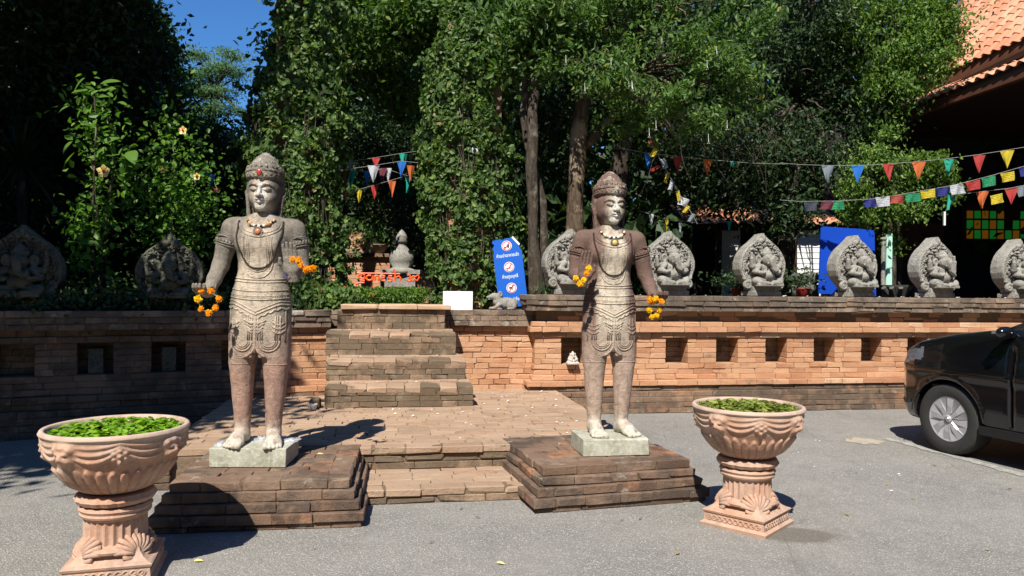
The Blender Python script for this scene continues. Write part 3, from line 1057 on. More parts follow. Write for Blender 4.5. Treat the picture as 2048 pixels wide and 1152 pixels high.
# the flight of steps
stairs = thing('brick_steps', 'steep flight of four weathered brick steps up to the garden', 'steps', (0, 0, 0), TH)
B = Bricks(stairs, 'brick', 300, 31)
STEP = [(8.08, -.69, .88, PZ, .535), (8.43, -.71, .83, .535, .78), (8.78, -.74, .75, .78, 1.06), (9.12, -.64, .64, 1.06, 1.30)]
core = MB()
for k, (v, u0, u1, z0, z1) in enumerate(STEP):
    n = 4 if k < 3 else 3
    hh = (z1 - z0) / n
    for i in range(n):
        top = i == n - 1
        if top and k < 3:                       # worn tread edge, sloping to the front
            x_ = u0
            while x_ < u1 - .02:
                l_ = .225 * B.r.uniform(.75, 1.25)
                if u1 - x_ - l_ < .1: l_ = u1 - x_
                B.add((x_ + l_ / 2, v + .10 + B.r.uniform(-.010, .006), z1 - hh / 2 - .018 + B.r.uniform(-.006, .003)), (l_ - .004, .20, hh + .004), B.r.uniform(-.02, .02), M['brick_floor' if B.r.random() < .4 else 'brick_stair'], 32 - k, 1.7, R(7) + B.r.uniform(-.03, .03))
                x_ += l_
            continue
        B.course((u0, v), (u1, v), z0 + i * hh, hh, .15, M['brick_stair'], L=.215, prio=30 - k, wear=.8, jit=.003)
        B.course((u1, v + .01), (u1, v + .5), z0 + i * hh, hh, .14, M['brick_stair'], L=.2, prio=20, wear=1.3)
        B.course((u0, v + .5), (u0, v + .01), z0 + i * hh, hh, .14, M['brick_stair'], L=.2, prio=18, wear=1.3)
    if k < 3:
        B.pave(u0 + .02, u1 - .02, v + .20, v + .40, z1 + .006, M['brick_floor'], h=.05, L=.22, W=.10, prio=15)
    core.box(((u0 + u1) / 2, (v + .1 + 9.75) / 2, (z0 + z1) / 2 - .04), (u1 - u0 - .2, 9.75 - v - .1, z1 - z0 - .085))
B.finish()
core.build('mortar_core', M['mortar'], stairs)
x = -.60
for l in (.44, .47, .40):
    V = brick_verts(l - .01, .62, .058, np.random.default_rng(int(l * 100)), 1.6)
    np_obj('top_slab', V + np.array([x + l / 2, 9.38, 1.331]), [BQ, BT], M['slab_orange'], stairs)
    x += l

# ------------------------------------------------------------------ the two standing statues
def head_field(turn=0.0):
    f = Field((-.19, -.21, 1.50), (.19, .20, 2.12), .0042)
    # neck and skull
    f.loft([(1.50, .105, .090, .015), (1.58, .070, .066, .014), (1.64, .064, .062, .014), (1.72, .070, .07, .012), (1.80, .09, .09, .01)])
    f.ell((0, .012, 1.80), (.118, .128, .145), .02)
    f.ell((0, -.012, 1.840), (.112, .106, .085), .02)
    f.ell((0, -.022, 1.752), (.093, .102, .088), .02)
    f.ell((0, -.088, 1.688), (.036, .032, .030), .022)
    f.ell((.050, -.064, 1.756), (.042, .043, .040), .025)
    f.ell((-.050, -.064, 1.756), (.042, .043, .040), .025)
    # face
    for s in (-1, 1):
        f.ell((s * .045, -.128, 1.818), (.031, .018, .019), .008, cut=True)
        f.ell((s * .045, -.104, 1.815), (.028, .018, .0155), .004)
        f.chain([(s * .070, -.106, 1.812), (s * .045, -.124, 1.806), (s * .020, -.117, 1.812)], [.0032, .0042, .0032])
        f.chain([(s * .010, -.121, 1.832), (s * .030, -.1235, 1.846), (s * .058, -.112, 1.849), (s * .088, -.086, 1.834)], [.006, .0075, .0065, .004], .006)
        f.ell((s * .0165, -.134, 1.768), (.0125, .013, .010), .005)
    f.chain([(0, -.118, 1.838), (0, -.128, 1.805), (0, -.147, 1.770)], [.009, .0105, .0155], .008)
    f.chain([(-.037, -.112, 1.737), (-.015, -.128, 1.7405), (0, -.1285, 1.738), (.015, -.128, 1.7405), (.037, -.112, 1.737)], [.004, .0085, .0075, .0085, .004], .003)
    f.chain([(-.030, -.112, 1.729), (0, -.125, 1.7205), (.030, -.112, 1.729)], [.005, .0105, .005], .003)
    f.cap((-.042, -.119, 1.7325), (.042, -.119, 1.7325), .0022, cut=True, k=.002)
    # long ears
    for s in (-1, 1):
        f.chain([(s * .120, .018, 1.845), (s * .131, .028, 1.80), (s * .124, .018, 1.745), (s * .114, .012, 1.66), (s * .107, .008, 1.612)], [.013, .016, .012, .014, .017], .008)
        f.ell((s * .136, .008, 1.808), (.008, .018, .030), .006, cut=True)
    # hair and cloth behind the ears
    f.loft([(1.56, .10, .045, .085), (1.66, .112, .05, .075), (1.78, .126, .07, .07), (1.90, .13, .09, .05)], .02)
    # crown: diadem bands and a carved cone
    def band(z0, h, a, b, r=.007):
        def fn(X, Y, Z):
            zc = z0 - .018 * np.clip((Y + .02) / .13, -1, 1)
            q = (np.sqrt((X / a) ** 2 + ((Y - .008) / b) ** 2) - 1) * min(a, b)
            return np.maximum(np.abs(q) - .012, np.abs(Z - zc) - h)
        f.put(fn, (-a, -b, z0 - h - .02), (a, b, z0 + h + .02), .004)
    f.loft([(1.885, .112, .114, .010), (1.90, .120, .122, .010), (1.945, .126, .128, .010), (1.985, .104, .112, .010), (2.015, .086, .094, .010), (2.045, .064, .070, .010), (2.068, .040, .044, .010), (2.084, .018, .020, .010), (2.090, .006, .008, .010)], .012)
    band(1.900, .007, .120, .120)
    band(1.918, .005, .123, .124)
    band(1.938, .009, .126, .128)
    def carved(X, Y, Z):
        th = np.arctan2(X, -Y)
        r = np.sqrt(X * X + Y * Y)
        sgn = np.sin(th * 13) * np.sin(Z * 190 + 1.3 * np.sin(th * 13)) + .6 * np.sin(th * 22 + Z * 70)
        base = np.interp(Z, [1.945, 1.985, 2.015, 2.045, 2.068, 2.084, 2.092], [.129, .106, .088, .066, .042, .020, 0.0])
        r = np.sqrt(X * X + (Y - .010) ** 2 / 1.1)
        return np.maximum(r - (base + .004 * sgn + .002), Z - 2.091)
    f.put(carved, (-.15, -.15, 1.955), (.15, .15, 2.095), .004)
    for i in range(15):
        a = -math.pi / 2 + (i - 7) * .32
        f.ell((.122 * math.cos(a), .010 + .126 * math.sin(a), 1.960 - .016 * math.sin(a) * -1 * -1), (.012, .012, .017), .004)
    f.ell((0, -.130, 1.925), (.020, .014, .026), .004)
    # nicks
    r = np.random.default_rng(5)
    for i in range(26):
        a = -math.pi / 2 + r.uniform(-1.3, 1.3); z = r.uniform(1.96, 2.05)
        rr = np.interp(z, [1.945, 1.985, 2.015, 2.045, 2.064], [.131, .108, .090, .068, .046]) + .004
        f.ell((rr * math.cos(a), .008 + rr * 1.1 * math.sin(a), z), (.008, .008, .006), .003, cut=True)
    return f.surf()


def body_field(s):
    """s = -1: the arm that hangs is at the viewer's left."""
    f = Field((-.48, -.24, .02), (.48, .22, 1.70), .0072)
    f.loft([(.62, .195, .115, .0), (.70, .208, .130, 0), (.85, .216, .140, 0), (1.0, .216, .142, 0), (1.08, .206, .135, 0), (1.16, .184, .120, 0), (1.23, .170, .112, 0),
            (1.30, .170, .115, 0), (1.40, .186, .128, -.003), (1.49, .202, .130, 0), (1.555, .205, .108, .01), (1.60, .15, .085, .015), (1.64, .09, .075, .015)])
    f.cap((0, .015, 1.50), (0, .014, 1.66), .082, .060, .04)
    f.cap((-.175, .012, 1.560), (.175, .012, 1.560), .058, .058, .05)
    for q in (-1, 1):
        f.ell((q * .085, -.075, 1.43), (.085, .065, .07), .05)
        f.ell((q * .207, .01, 1.528), (.074, .070, .084), .03)
        # leg
        f.cap((q * .108, 0, .80), (q * .116, 0, .62), .108, .099, .02)
        f.cap((q * .116, 0, .66), (q * .120, 0, .578), .099, .0945, .01)
        f.loft([(.08, .050, .050, .014, q * .112), (.14, .052, .053, .012, q * .110), (.24, .062, .066, .006, q * .114), (.34, .072, .078, .006, q * .117), (.42, .078, .082, .004, q * .118), (.48, .083, .085, -.004, q * .119), (.54, .087, .088, -.008, q * .119), (.62, .090, .090, -.004, q * .118)], .012)
    # gap between the thighs
    f.box((0, -.02, .50), (.006, .3, .17), .005, .02, cut=True)
    f.ell((0, -.10, .60), (.018, .10, .10), .02, cut=True)
    # hanging arm, forearm coming forward
    f.chain([(s * .224, .010, 1.54), (s * .268, .012, 1.40), (s * .300, .012, 1.27), (s * .326, -.03, 1.17), (s * .335, -.095, 1.090)], [.074, .066, .058, .050, .041], .02)
    # raised arm
    q = -s
    f.chain([(q * .224, .010, 1.54), (q * .256, .015, 1.40), (q * .275, .01, 1.27)], [.073, .065, .056], .02)
    f.chain([(q * .275, .01, 1.265), (q * .268, -.09, 1.235), (q * .262, -.165, 1.215)], [.056, .048, .038], .015)
    return f.surf()


def hand_up(s):
    """Open hand held up, palm to the viewer; local origin at the wrist, fingers +z, palm -y."""
    f = Field((-.09, -.06, -.05), (.09, .07, .25), .0038)
    f.cap((0, .012, -.045), (0, .005, .02), .034, .032)
    f.box((0, .002, .065), (.046, .017, .052), .016, .025)
    f.ell((s * .030, -.012, .035), (.022, .016, .034), .012)
    for i, (x, L) in enumerate(((.034, .082), (.0115, .094), (-.0115, .090), (-.034, .070))):
        x *= s
        f.chain([(x, .0, .105), (x * 1.04, -.001, .105 + L * .5), (x * 1.05, -.007, .105 + L)], [.0118, .0112, .0092], .004)
    f.chain([(s * .036, -.008, .035), (s * .060, -.024, .075), (s * .056, -.034, .108)], [.016, .0135, .010], .01)
    return f.surf()


def hand_out(s):
    """Hand reaching to the viewer, palm up, fingers curled up; origin at the wrist, forward -y."""
    f = Field((-.09, -.20, -.06), (.09, .05, .07), .0038)
    f.cap((0, .04, .012), (0, -.02, 0), .036, .034)
    f.box((0, -.068, -.004), (.046, .050, .017), .016, .022)
    for i, (x, L) in enumerate(((.034, .080), (.0115, .090), (-.0115, .086), (-.034, .068))):
        x *= -s
        f.chain([(x, -.108, -.004), (x * 1.04, -.108 - L * .42, .004), (x * 1.04, -.108 - L * .72, .020), (x, -.108 - L * .80, .034)], [.0122, .0115, .0105, .0095], .004)
    f.chain([(s * -.036, -.04, .004), (s * -.060, -.075, .018), (s * -.052, -.105, .030)], [.016, .013, .010], .01)
    return f.surf()


def foot(q):
    f = Field((-.10, -.24, -.012), (.10, .10, .20), .0045)
    f.cap((0, .012, .19), (0, .014, .07), .058, .050)
    f.ell((0, .035, .035), (.046, .052, .042), .03)
    f.chain([(0, -.005, .060), (q * .004, -.08, .042), (q * .006, -.135, .028)], [.046, .042, .030], .03)
    f.ell((q * .006, -.115, .022), (.058, .052, .030), .03)
    for i, (x, L, r) in enumerate(((-.046, .060, .0185), (-.018, .064, .0140), (.006, .060, .0130), (.028, .052, .0120), (.047, .040, .0110))):
        x = x * q + q * .006
        f.chain([(x * .92, -.135, .022), (x, -.135 - L * .55, .020), (x * 1.02, -.135 - L, .012)], [r * .95, r * .9, r], .006)
        f.ell((x * 1.02, -.135 - L - r * .55, .018), (r * .62, r * .5, r * .42), .001)
    f.box((0, 0, -.03), (.2, .4, .03), 0, 0, cut=True)
    return f.surf()


def place(VQ, M):
    V, Q = VQ
    M = np.array(M)
    V2 = V @ M[:3, :3].T + M[:3, 3]
    if np.linalg.det(M[:3, :3]) < 0: Q = Q[:, ::-1]
    return V2, Q


def bvh_of(V, Q):
    from mathutils.bvhtree import BVHTree
    return BVHTree.FromPolygons([tuple(v) for v in V], [tuple(q) for q in Q])


def drape(bvh, pts, out=0.0, y0=-1.0):
    """Points (x, z) laid on the front of the carving."""
    res = []
    last = None
    for x, z in pts:
        h = bvh.ray_cast(Vector((x, y0, z)), Vector((0, 1, 0)))
        if h[0] is None:
            if last is None: continue
            p = Vector((x, last.y, z))
        else:
            p = h[0] + h[1] * out
        res.append(p); last = p
    return res


def make_statue(root, s, mat, head_turn):
    B = body_field(s)
    Hd = place(head_field(), Matrix.Translation((0, 0, 0)) @ Matrix.Rotation(head_turn, 4, 'Z'))
    q = -s
    parts = [B, Hd,
             place(hand_up(-q), Matrix.Translation((q * .262, -.185, 1.215)) @ Matrix.Rotation(R(-6) * q, 4, 'Y') @ Matrix.Rotation(R(8), 4, 'X') @ Matrix.Scale(1.12, 4)),
             place(hand_out(s), Matrix.Translation((s * .337, -.115, 1.070)) @ Matrix.Rotation(R(-6), 4, 'X') @ Matrix.Scale(1.1, 4))]
    for k in (-1, 1):
        parts.append(place(foot(k), Matrix.Translation((k * .113, 0, 0)) @ Matrix.Scale(1.06, 4) @ Matrix.Rotation(R(13) if k > 0 else R(-1), 4, 'Z')))
    n = 0; VV, QQ = [], []
    for V, Q in parts:
        VV.append(V); QQ.append(Q + n); n += len(V)
    V, Q = np.concatenate(VV), np.concatenate(QQ)
    body = np_obj('figure', V, Q, mat, root, smooth=True)
    bv = bvh_of(B[0], B[1])
    # carved ornament, standing proud of the stone
    orn = MB()
    def line(pts, r=.0055, out=.001, n=6):
        p = drape(bv, pts, out)
        if len(p) > 1: orn.tube(p, r, n)
    def hline(z, w, sag=0.0, r=.0055, n=30, wav=0.0, k=10):
        line([(x, z - sag * (1 - (x / w) ** 2) - wav * abs(math.sin(x / w * k))) for x in np.linspace(-w, w, n)], r)
    hline(1.185, .178, .012); hline(1.165, .18, .012)
    hline(1.105, .198, .014, .006); hline(1.072, .203, .016, .0045); hline(1.050, .208, .018, .0065)
    for x in np.linspace(-.19, .19, 30):                        # row of carved drops
        p = drape(bv, [(x, 1.085 - .016 * (1 - (x / .2) ** 2) - .024)], 0)
        if p: orn.ball(p[0], (.0062, .005, .009), 6, 4)
    # scalloped sash that dips to a point
    pts = []
    for x in np.linspace(-.212, .212, 64):
        dip = .075 * max(0, 1 - abs(x) / .16) ** 1.1
        pts.append((x, 1.0 - dip))
    line(pts, .0055)
    line([(x, z - .020 - .014 * abs(math.sin(x * 75))) for x, z in pts], .0062)
    line([(x, z + .022) for x, z in pts], .0042)
    # central clasp and tassels
    line([(0, .92), (0, .80), (0, .70), (0, .655)], .011)
    for k in (-1, 1):
        line([(k * .004, .70), (k * .02, .665), (k * .05, .638), (k * .07, .628)], .009)
        # apron loops
        for rr, th in ((.0, .0062), (.017, .0042), (.03, .0052)):
            c0, w = k * .092, .072 - rr
            line([(c0 - w * math.cos(t), .745 - (w * 1.05) * math.sin(t)) for t in np.linspace(0, math.pi, 18)], th)
            line([(c0 - w, .745), (c0 - w, .90)], th)
            line([(c0 + w, .745), (c0 + w, .92)], th)
        # side leaf ornament
        for cx in (k * .155,):
            for zz in (.86, .83, .80):
                line([(cx - .04, zz + .018), (cx - .015, zz), (cx, zz - .004), (cx + .015, zz), (cx + .04, zz + .018)], .0062)
        line([(k * .192, .96), (k * .196, .84), (k * .192, .74)], .0045)
        # hem of the short breeches
        line([(k * .119 + d, .574) for d in np.linspace(-.092, .092, 16)], .0045, -.001)
    for zz, ww in ((.87, .075), (.845, .062), (.82, .055), (.80, .045)):
        line([(-ww, zz + .022), (-ww * .5, zz - .002), (-ww * .25, zz + .006), (0, zz - .006), (ww * .25, zz + .006), (ww * .5, zz - .002), (ww, zz + .022)], .0065)
    for k in (-1, 1):
        p = drape(bv, [(k * .022, .865)], .003)
        if p: orn.ball(p[0], (.010, .007, .008), 8, 5)
    # broad collar and breast ornament
    for w, zt, zb, r_ in ((.150, 1.585, 1.475, .006), (.135, 1.585, 1.498, .0045)):
        line([(w * math.sin(t), zt - (zt - zb) * math.cos(t) ** .8 if math.cos(t) > 0 else zt) for t in np.linspace(-1.5, 1.5, 34)], r_)
    for w, zb, r_ in ((.098, 1.18, .0055), (.074, 1.225, .0042), (.060, 1.24, .0042)):
        line([(-w * (1 if z > 1.3 else math.sqrt(max(0, 1 - ((1.3 - z) / (1.3 - zb)) ** 2))), z) for z in np.linspace(1.48, zb, 20)] +
             [(w * (1 if z > 1.3 else math.sqrt(max(0, 1 - ((1.3 - z) / (1.3 - zb)) ** 2))), z) for z in np.linspace(zb, 1.48, 20)], r_)
    for z in np.linspace(1.47, 1.25, 18):
        for k in (-1, 1):
            for w in (.067, .086):
                p = drape(bv, [(k * w * (1 if z > 1.3 else math.sqrt(max(.05, 1 - ((1.3 - z) / .11) ** 2))), z)], .0)
                if p: orn.ball(p[0], (.0048, .004, .0048), 6, 4)
    # armlets
    for k, (cx, cz) in ((s, (s * .262, 1.43)), (-s, (-s * .256, 1.43))):
        for dz, r_ in ((0, .006), (-.018, .0045), (.02, .0045)):
            orn.tube([(cx + .069 * math.sin(t), .01 - .072 * math.cos(t), cz + dz + k * .02 * math.sin(t) + (.03 * max(0, math.cos(t * 1)) if dz > 0 else 0)) for t in np.linspace(-2.4, 2.4, 26)], r_, 6)
        for t in np.linspace(-1.3, 1.3, 9):
            orn.ball((cx + .070 * math.sin(t), .01 - .073 * math.cos(t), cz + .012 + k * .02 * math.sin(t)), (.009, .006, .014), 6, 4)
    # bracelets
    for dz in (0, .014, .028):
        orn.tube([(s * .335 + .043 * math.cos(t), -.092 - .3 * dz + .030 * math.sin(t), 1.092 + dz * .9 + .03 * math.sin(t)) for t in np.linspace(0, 2 * math.pi, 22)], .0055, 6)
        orn.tube([(-s * .263 + .040 * math.cos(t), -.150 + dz + .004 * math.sin(t), 1.217 + .040 * math.sin(t)) for t in np.linspace(0, 2 * math.pi, 22)], .0055, 6)
    orn.build('carved_ornament', mat, root, smooth=True)
    return body, bv, Hd


STAT = {}
def statue(key, x, y, z, rz, s, mat, turn, tilt, label, sc=1.0):
    t = thing('stone_statue', label, 'statue', (x, y, z), rz)
    t.rotation_euler = (0, tilt, rz)
    t.scale = (sc, sc, sc)
    STAT[key] = (t,) + make_statue(t, s, mat, turn)
    return t


SZ = .298
slab_l = MB()
V = brick_verts(.53, .37, .130, np.random.default_rng(4), .9)
o = np_obj('plinth_slab', V, [BQ, BT], M['slab'])
o.location = (-1.835, 5.40, SZ + .066); o.rotation_euler = (0, 0, R(2))
tag(o, 'pale mossy stone block under the feet of the left statue', 'plinth')
V = brick_verts(.52, .40, .128, np.random.default_rng(6), .9)
o = np_obj('plinth_slab', V, [BQ, BT], M['slab'])
o.location = (.775, 5.88, SZ + .066); o.rotation_euler = (0, 0, R(9))
tag(o, 'pale grey stone block under the feet of the right statue', 'plinth')
LX, LY, RX, RY = -1.83, 5.42, .770, 5.93
FZ = SZ + .130
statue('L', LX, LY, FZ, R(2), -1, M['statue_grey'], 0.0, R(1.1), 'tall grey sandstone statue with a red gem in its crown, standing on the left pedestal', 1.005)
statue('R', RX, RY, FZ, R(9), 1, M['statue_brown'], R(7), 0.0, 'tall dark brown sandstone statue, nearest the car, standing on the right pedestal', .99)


def local_to(t, p):
    return t.matrix_basis @ Vector(p)


def flower(name, mat, r, seed):
    """One marigold head: layered ruffled petals."""
    q = np.random.default_rng(seed)
    V, F = [], []
    n = 0
    for i in range(120):
        d = q.normal(size=3); d /= np.linalg.norm(d)
        t = np.cross(d, q.normal(size=3)); t /= np.linalg.norm(t)
        b = np.cross(d, t)
        R0 = r * q.uniform(.62, .95); w = r * .26
        c = d * R0
        V += [c - t * w - d * w * .5, c + b * w * .7 - d * w * .2, c + t * w - d * w * .5, c + d * w * .9 + b * w * .25]
        F.append([n, n + 1, n + 2, n + 3]); n += 4
    mb = MB().add(np.array(V), np.array(F)); mb.ball((0, 0, 0), r * .66, 8, 5)
    return mb.mesh(name, mat)


FL = [flower('marigold', M['marigold'], .025, 1), flower('marigold', M['marigold'], .023, 2), flower('marigold', M['marigold_y'], .024, 3)]


def garland(label, pts, loop=True, ysel=0.2, seed=1, leafy=True):
    g = thing('marigold_garland', label, 'garland', tuple(pts[0]))
    base = Vector(pts[0])
    P = [Vector(p) - base for p in pts]
    MB().tube(P + ([P[0]] if loop else []), .002, 5).build('thread', M['wire'], g)
    q = random.Random(seed)
    for p in P:
        o = bpy.data.objects.new('marigold', FL[2] if q.random() < ysel else FL[q.randrange(2)])
        o.location = p; o.rotation_euler = (q.random() * 6, q.random() * 6, q.random() * 6)
        k = q.uniform(.92, 1.18); o.scale = (k, k, k * .9)
        link(o, g)
    return g


def px_local(px, py, Y):
    return at(px, py, Y)


# garlands hang from the hands
yL = LY - .30
garland('garland of orange marigolds hanging round the lowered hand of the left statue',
        [at(403, 582, yL), at(396, 598, yL - .02), at(402, 618, yL - .02), at(418, 626, yL - .02), at(431, 616, yL), at(438, 598, yL), at(422, 582, yL + .01)], True, .1, 3)
garland('garland of orange marigolds over the raised hand of the left statue',
        [at(585, 519, yL - .02), at(597, 520, yL - .06), at(602, 530, yL - .06), at(611, 539, yL - .06), at(619, 537, yL - .06), at(627, 537, yL - .03)], False, .15, 4)
yR = RY - .31
garland('yellow marigold garland over the raised hand of the right statue',
        [at(1178, 537, yR - .02), at(1173, 547, yR - .04), at(1168, 560, yR - .04), at(1160, 567, yR - .04), at(1152, 557, yR - .04)], False, .7, 5)
garland('yellow marigold garland hanging from the lowered hand of the right statue',
        [at(1300, 599, yR - .03), at(1312, 597, yR - .05), at(1323, 603, yR - .03), at(1318, 620, yR), at(1313, 631, yR), at(1304, 634, yR), at(1299, 620, yR), at(1305, 603, yR)], True, .7, 6)


def on_statue(key, pts, out):
    """Ring of points (x, z) on the statue's chest, in the statue's own frame."""
    t, body, bv, hd = STAT[key]
    return drape(bv, pts, out)


def necklace(key, label, gem):
    t = STAT[key][0]
    n = thing('bead_necklace', label, 'necklace', t.location)
    n.rotation_euler = t.rotation_euler; n.scale = t.scale
    # collar of beads round the neck
    pts = []
    for a in np.linspace(-2.1, 2.1, 25):
        x = .098 * math.sin(a); zz = 1.605 - .055 * max(0, math.cos(a)) ** 1.5
        h = STAT[key][2].ray_cast(Vector((x * 1.0, -1, zz)), Vector((0, 1, 0)))
        y = h[0].y - .010 if (h[0] is not None and math.cos(a) > .1) else -.098 * math.cos(a) + .012
        pts.append(Vector((x, y, zz)))
    MB().tube(pts, .004, 5).build('cord', M['black_wire'], n)
    for i, p in enumerate(pts):
        big = i in (8, 16)
        m = M['bead_orange' if key == 'L' else 'bead_pale'] if big or (i % 5 == 0) else M['bead_pale' if i % 2 else 'bead_dark']
        r = .0165 if big else (.0105 if i % 5 == 0 else .0080)
        if abs(i - 12) <= 2: r, m = .010, M['white_paint'] if i % 2 == 0 else M['bead_dark']
        MB().ball(p + Vector((0, -.004, 0)), r, 10, 7).build('bead', m, n, True)
    c = drape(STAT[key][2], [(0, 1.515)], 0)[0]
    if key == 'R': c = c
    d = MB()
    d.lathe([(.0, -.006), (.030, -.006), (.033, .002), (.028, .008), (0, .008)], n=20)
    for a in np.linspace(0, 2 * math.pi, 16, endpoint=False):
        d.ball((.032 * math.cos(a), .032 * math.sin(a), .003), .0055, 6, 4)
    d.xform(Matrix.Translation(c + Vector((0, -.012, -.005))) @ Matrix.Rotation(R(90), 4, 'X'))
    pd = d.build('pendant', M['metal_old'], n, False)
    MB().ball(c + Vector((0, -.022, -.005)), (.021, .012, .021), 14, 8).build('gem', gem, pd, True)
    return n


necklace('L', 'short necklace of pale and orange beads with a coral pendant on the left statue', M['gem_coral'])
necklace('R', 'short necklace of pale beads with an amber pendant on the right statue', M['gem_amber'])


def mala(key, label, w, zb, n=78):
    t = STAT[key][0]
    g = thing('prayer_beads', label, 'bead string', t.location)
    g.rotation_euler = t.rotation_euler; g.scale = t.scale
    P = []
    for a in np.linspace(-1, 1, 240):
        x = w * math.copysign(min(1, abs(a) * 1.02) ** .62, a) * (1 - .10 * max(0, abs(a) - .8) * 5)
        z = zb + (1.585 - zb) * abs(a) ** 1.75
        p = drape(STAT[key][2], [(x, z)], .006)
        if p: P.append(p[0])
    P = [P[0]] + [p for i, p in enumerate(P[1:]) if True]
    # resample evenly
    A = np.array([list(p) for p in P]); L = np.concatenate([[0], np.cumsum(np.linalg.norm(np.diff(A, axis=0), axis=1))])
    S = np.linspace(0, L[-1], n)
    Q = np.stack([np.interp(S, L, A[:, i]) for i in range(3)], 1)
    MB().tube(Q, .0025, 5).build('cord', M['black_wire'], g)
    for i, p in enumerate(Q):
        o = bpy.data.objects.new('bead', BEAD); o.location = p; o.scale = (1, 1, .8); link(o, g)
    return g


BEAD = MB().ball((0, 0, 0), .0074, 7, 5).mesh('bead', M['bead_dark'], True)
mala('L', 'long string of small dark prayer beads across the chest of the left statue', .172, 1.255)
mala('R', 'long string of small dark prayer beads across the chest of the right statue', .165, 1.255)
# crown gems belong to the statues
for key, g in (('L', M['gem_red']), ('R', M['gem_green'])):
    t = STAT[key][0]
    ht = R(7) if key == 'R' else 0
    p = Matrix.Rotation(ht, 3, 'Z') @ Vector((0, -.143, 1.925))
    MB().ball(p, (.019, .010, .026) if key == 'L' else (.009, .006, .009), 12, 8).build('crown_gem', g, t, True)
# blue cord round the left statue's wrist
t = STAT['L'][0]
o = MB().tube([(.245 + .040 * math.cos(a), -.19 + .02 * math.sin(a), 1.235 + .042 * math.sin(a)) for a in np.linspace(0, 2 * math.pi, 24)], .0028, 6).build('wrist_cord', M['blue_cord'], None, True)
o.matrix_world = t.matrix_basis
tag(o, 'thin blue cord looped round the raised wrist of the left statue', 'cord')
# crumpled plastic behind the feet
rr = np.random.default_rng(3)
def crumple(name, c, w, d, h, n=14, rz=0.0):
    xs = np.linspace(-w / 2, w / 2, n); ys = np.linspace(-d / 2, d / 2, n)
    V = np.array([[x + rr.normal() * .006, y + rr.normal() * .006, h * (.15 + .85 * rr.random()) * (1 - max(abs(x) * 2 / w, abs(y) * 2 / d) ** 3)] for x in xs for y in ys])
    F = np.array([[i * n + j, (i + 1) * n + j, (i + 1) * n + j + 1, i * n + j + 1] for i in range(n - 1) for j in range(n - 1)])
    o = np_obj(name, V, F, M['foil']); o.location = c; o.rotation_euler = (0, 0, rz)
    return o
tag(crumple('plastic_sheet', (LX + .0, LY + .10, FZ + .001), .54, .16, .035, 20), 'crumpled grey plastic sheet behind the feet of the left statue', 'plastic sheet')
tag(crumple('plastic_wrap', (LX - .20, LY - .03, FZ + .001), .14, .20, .03, 12), 'crumpled plastic wrap beside the outer foot of the left statue', 'plastic wrap')

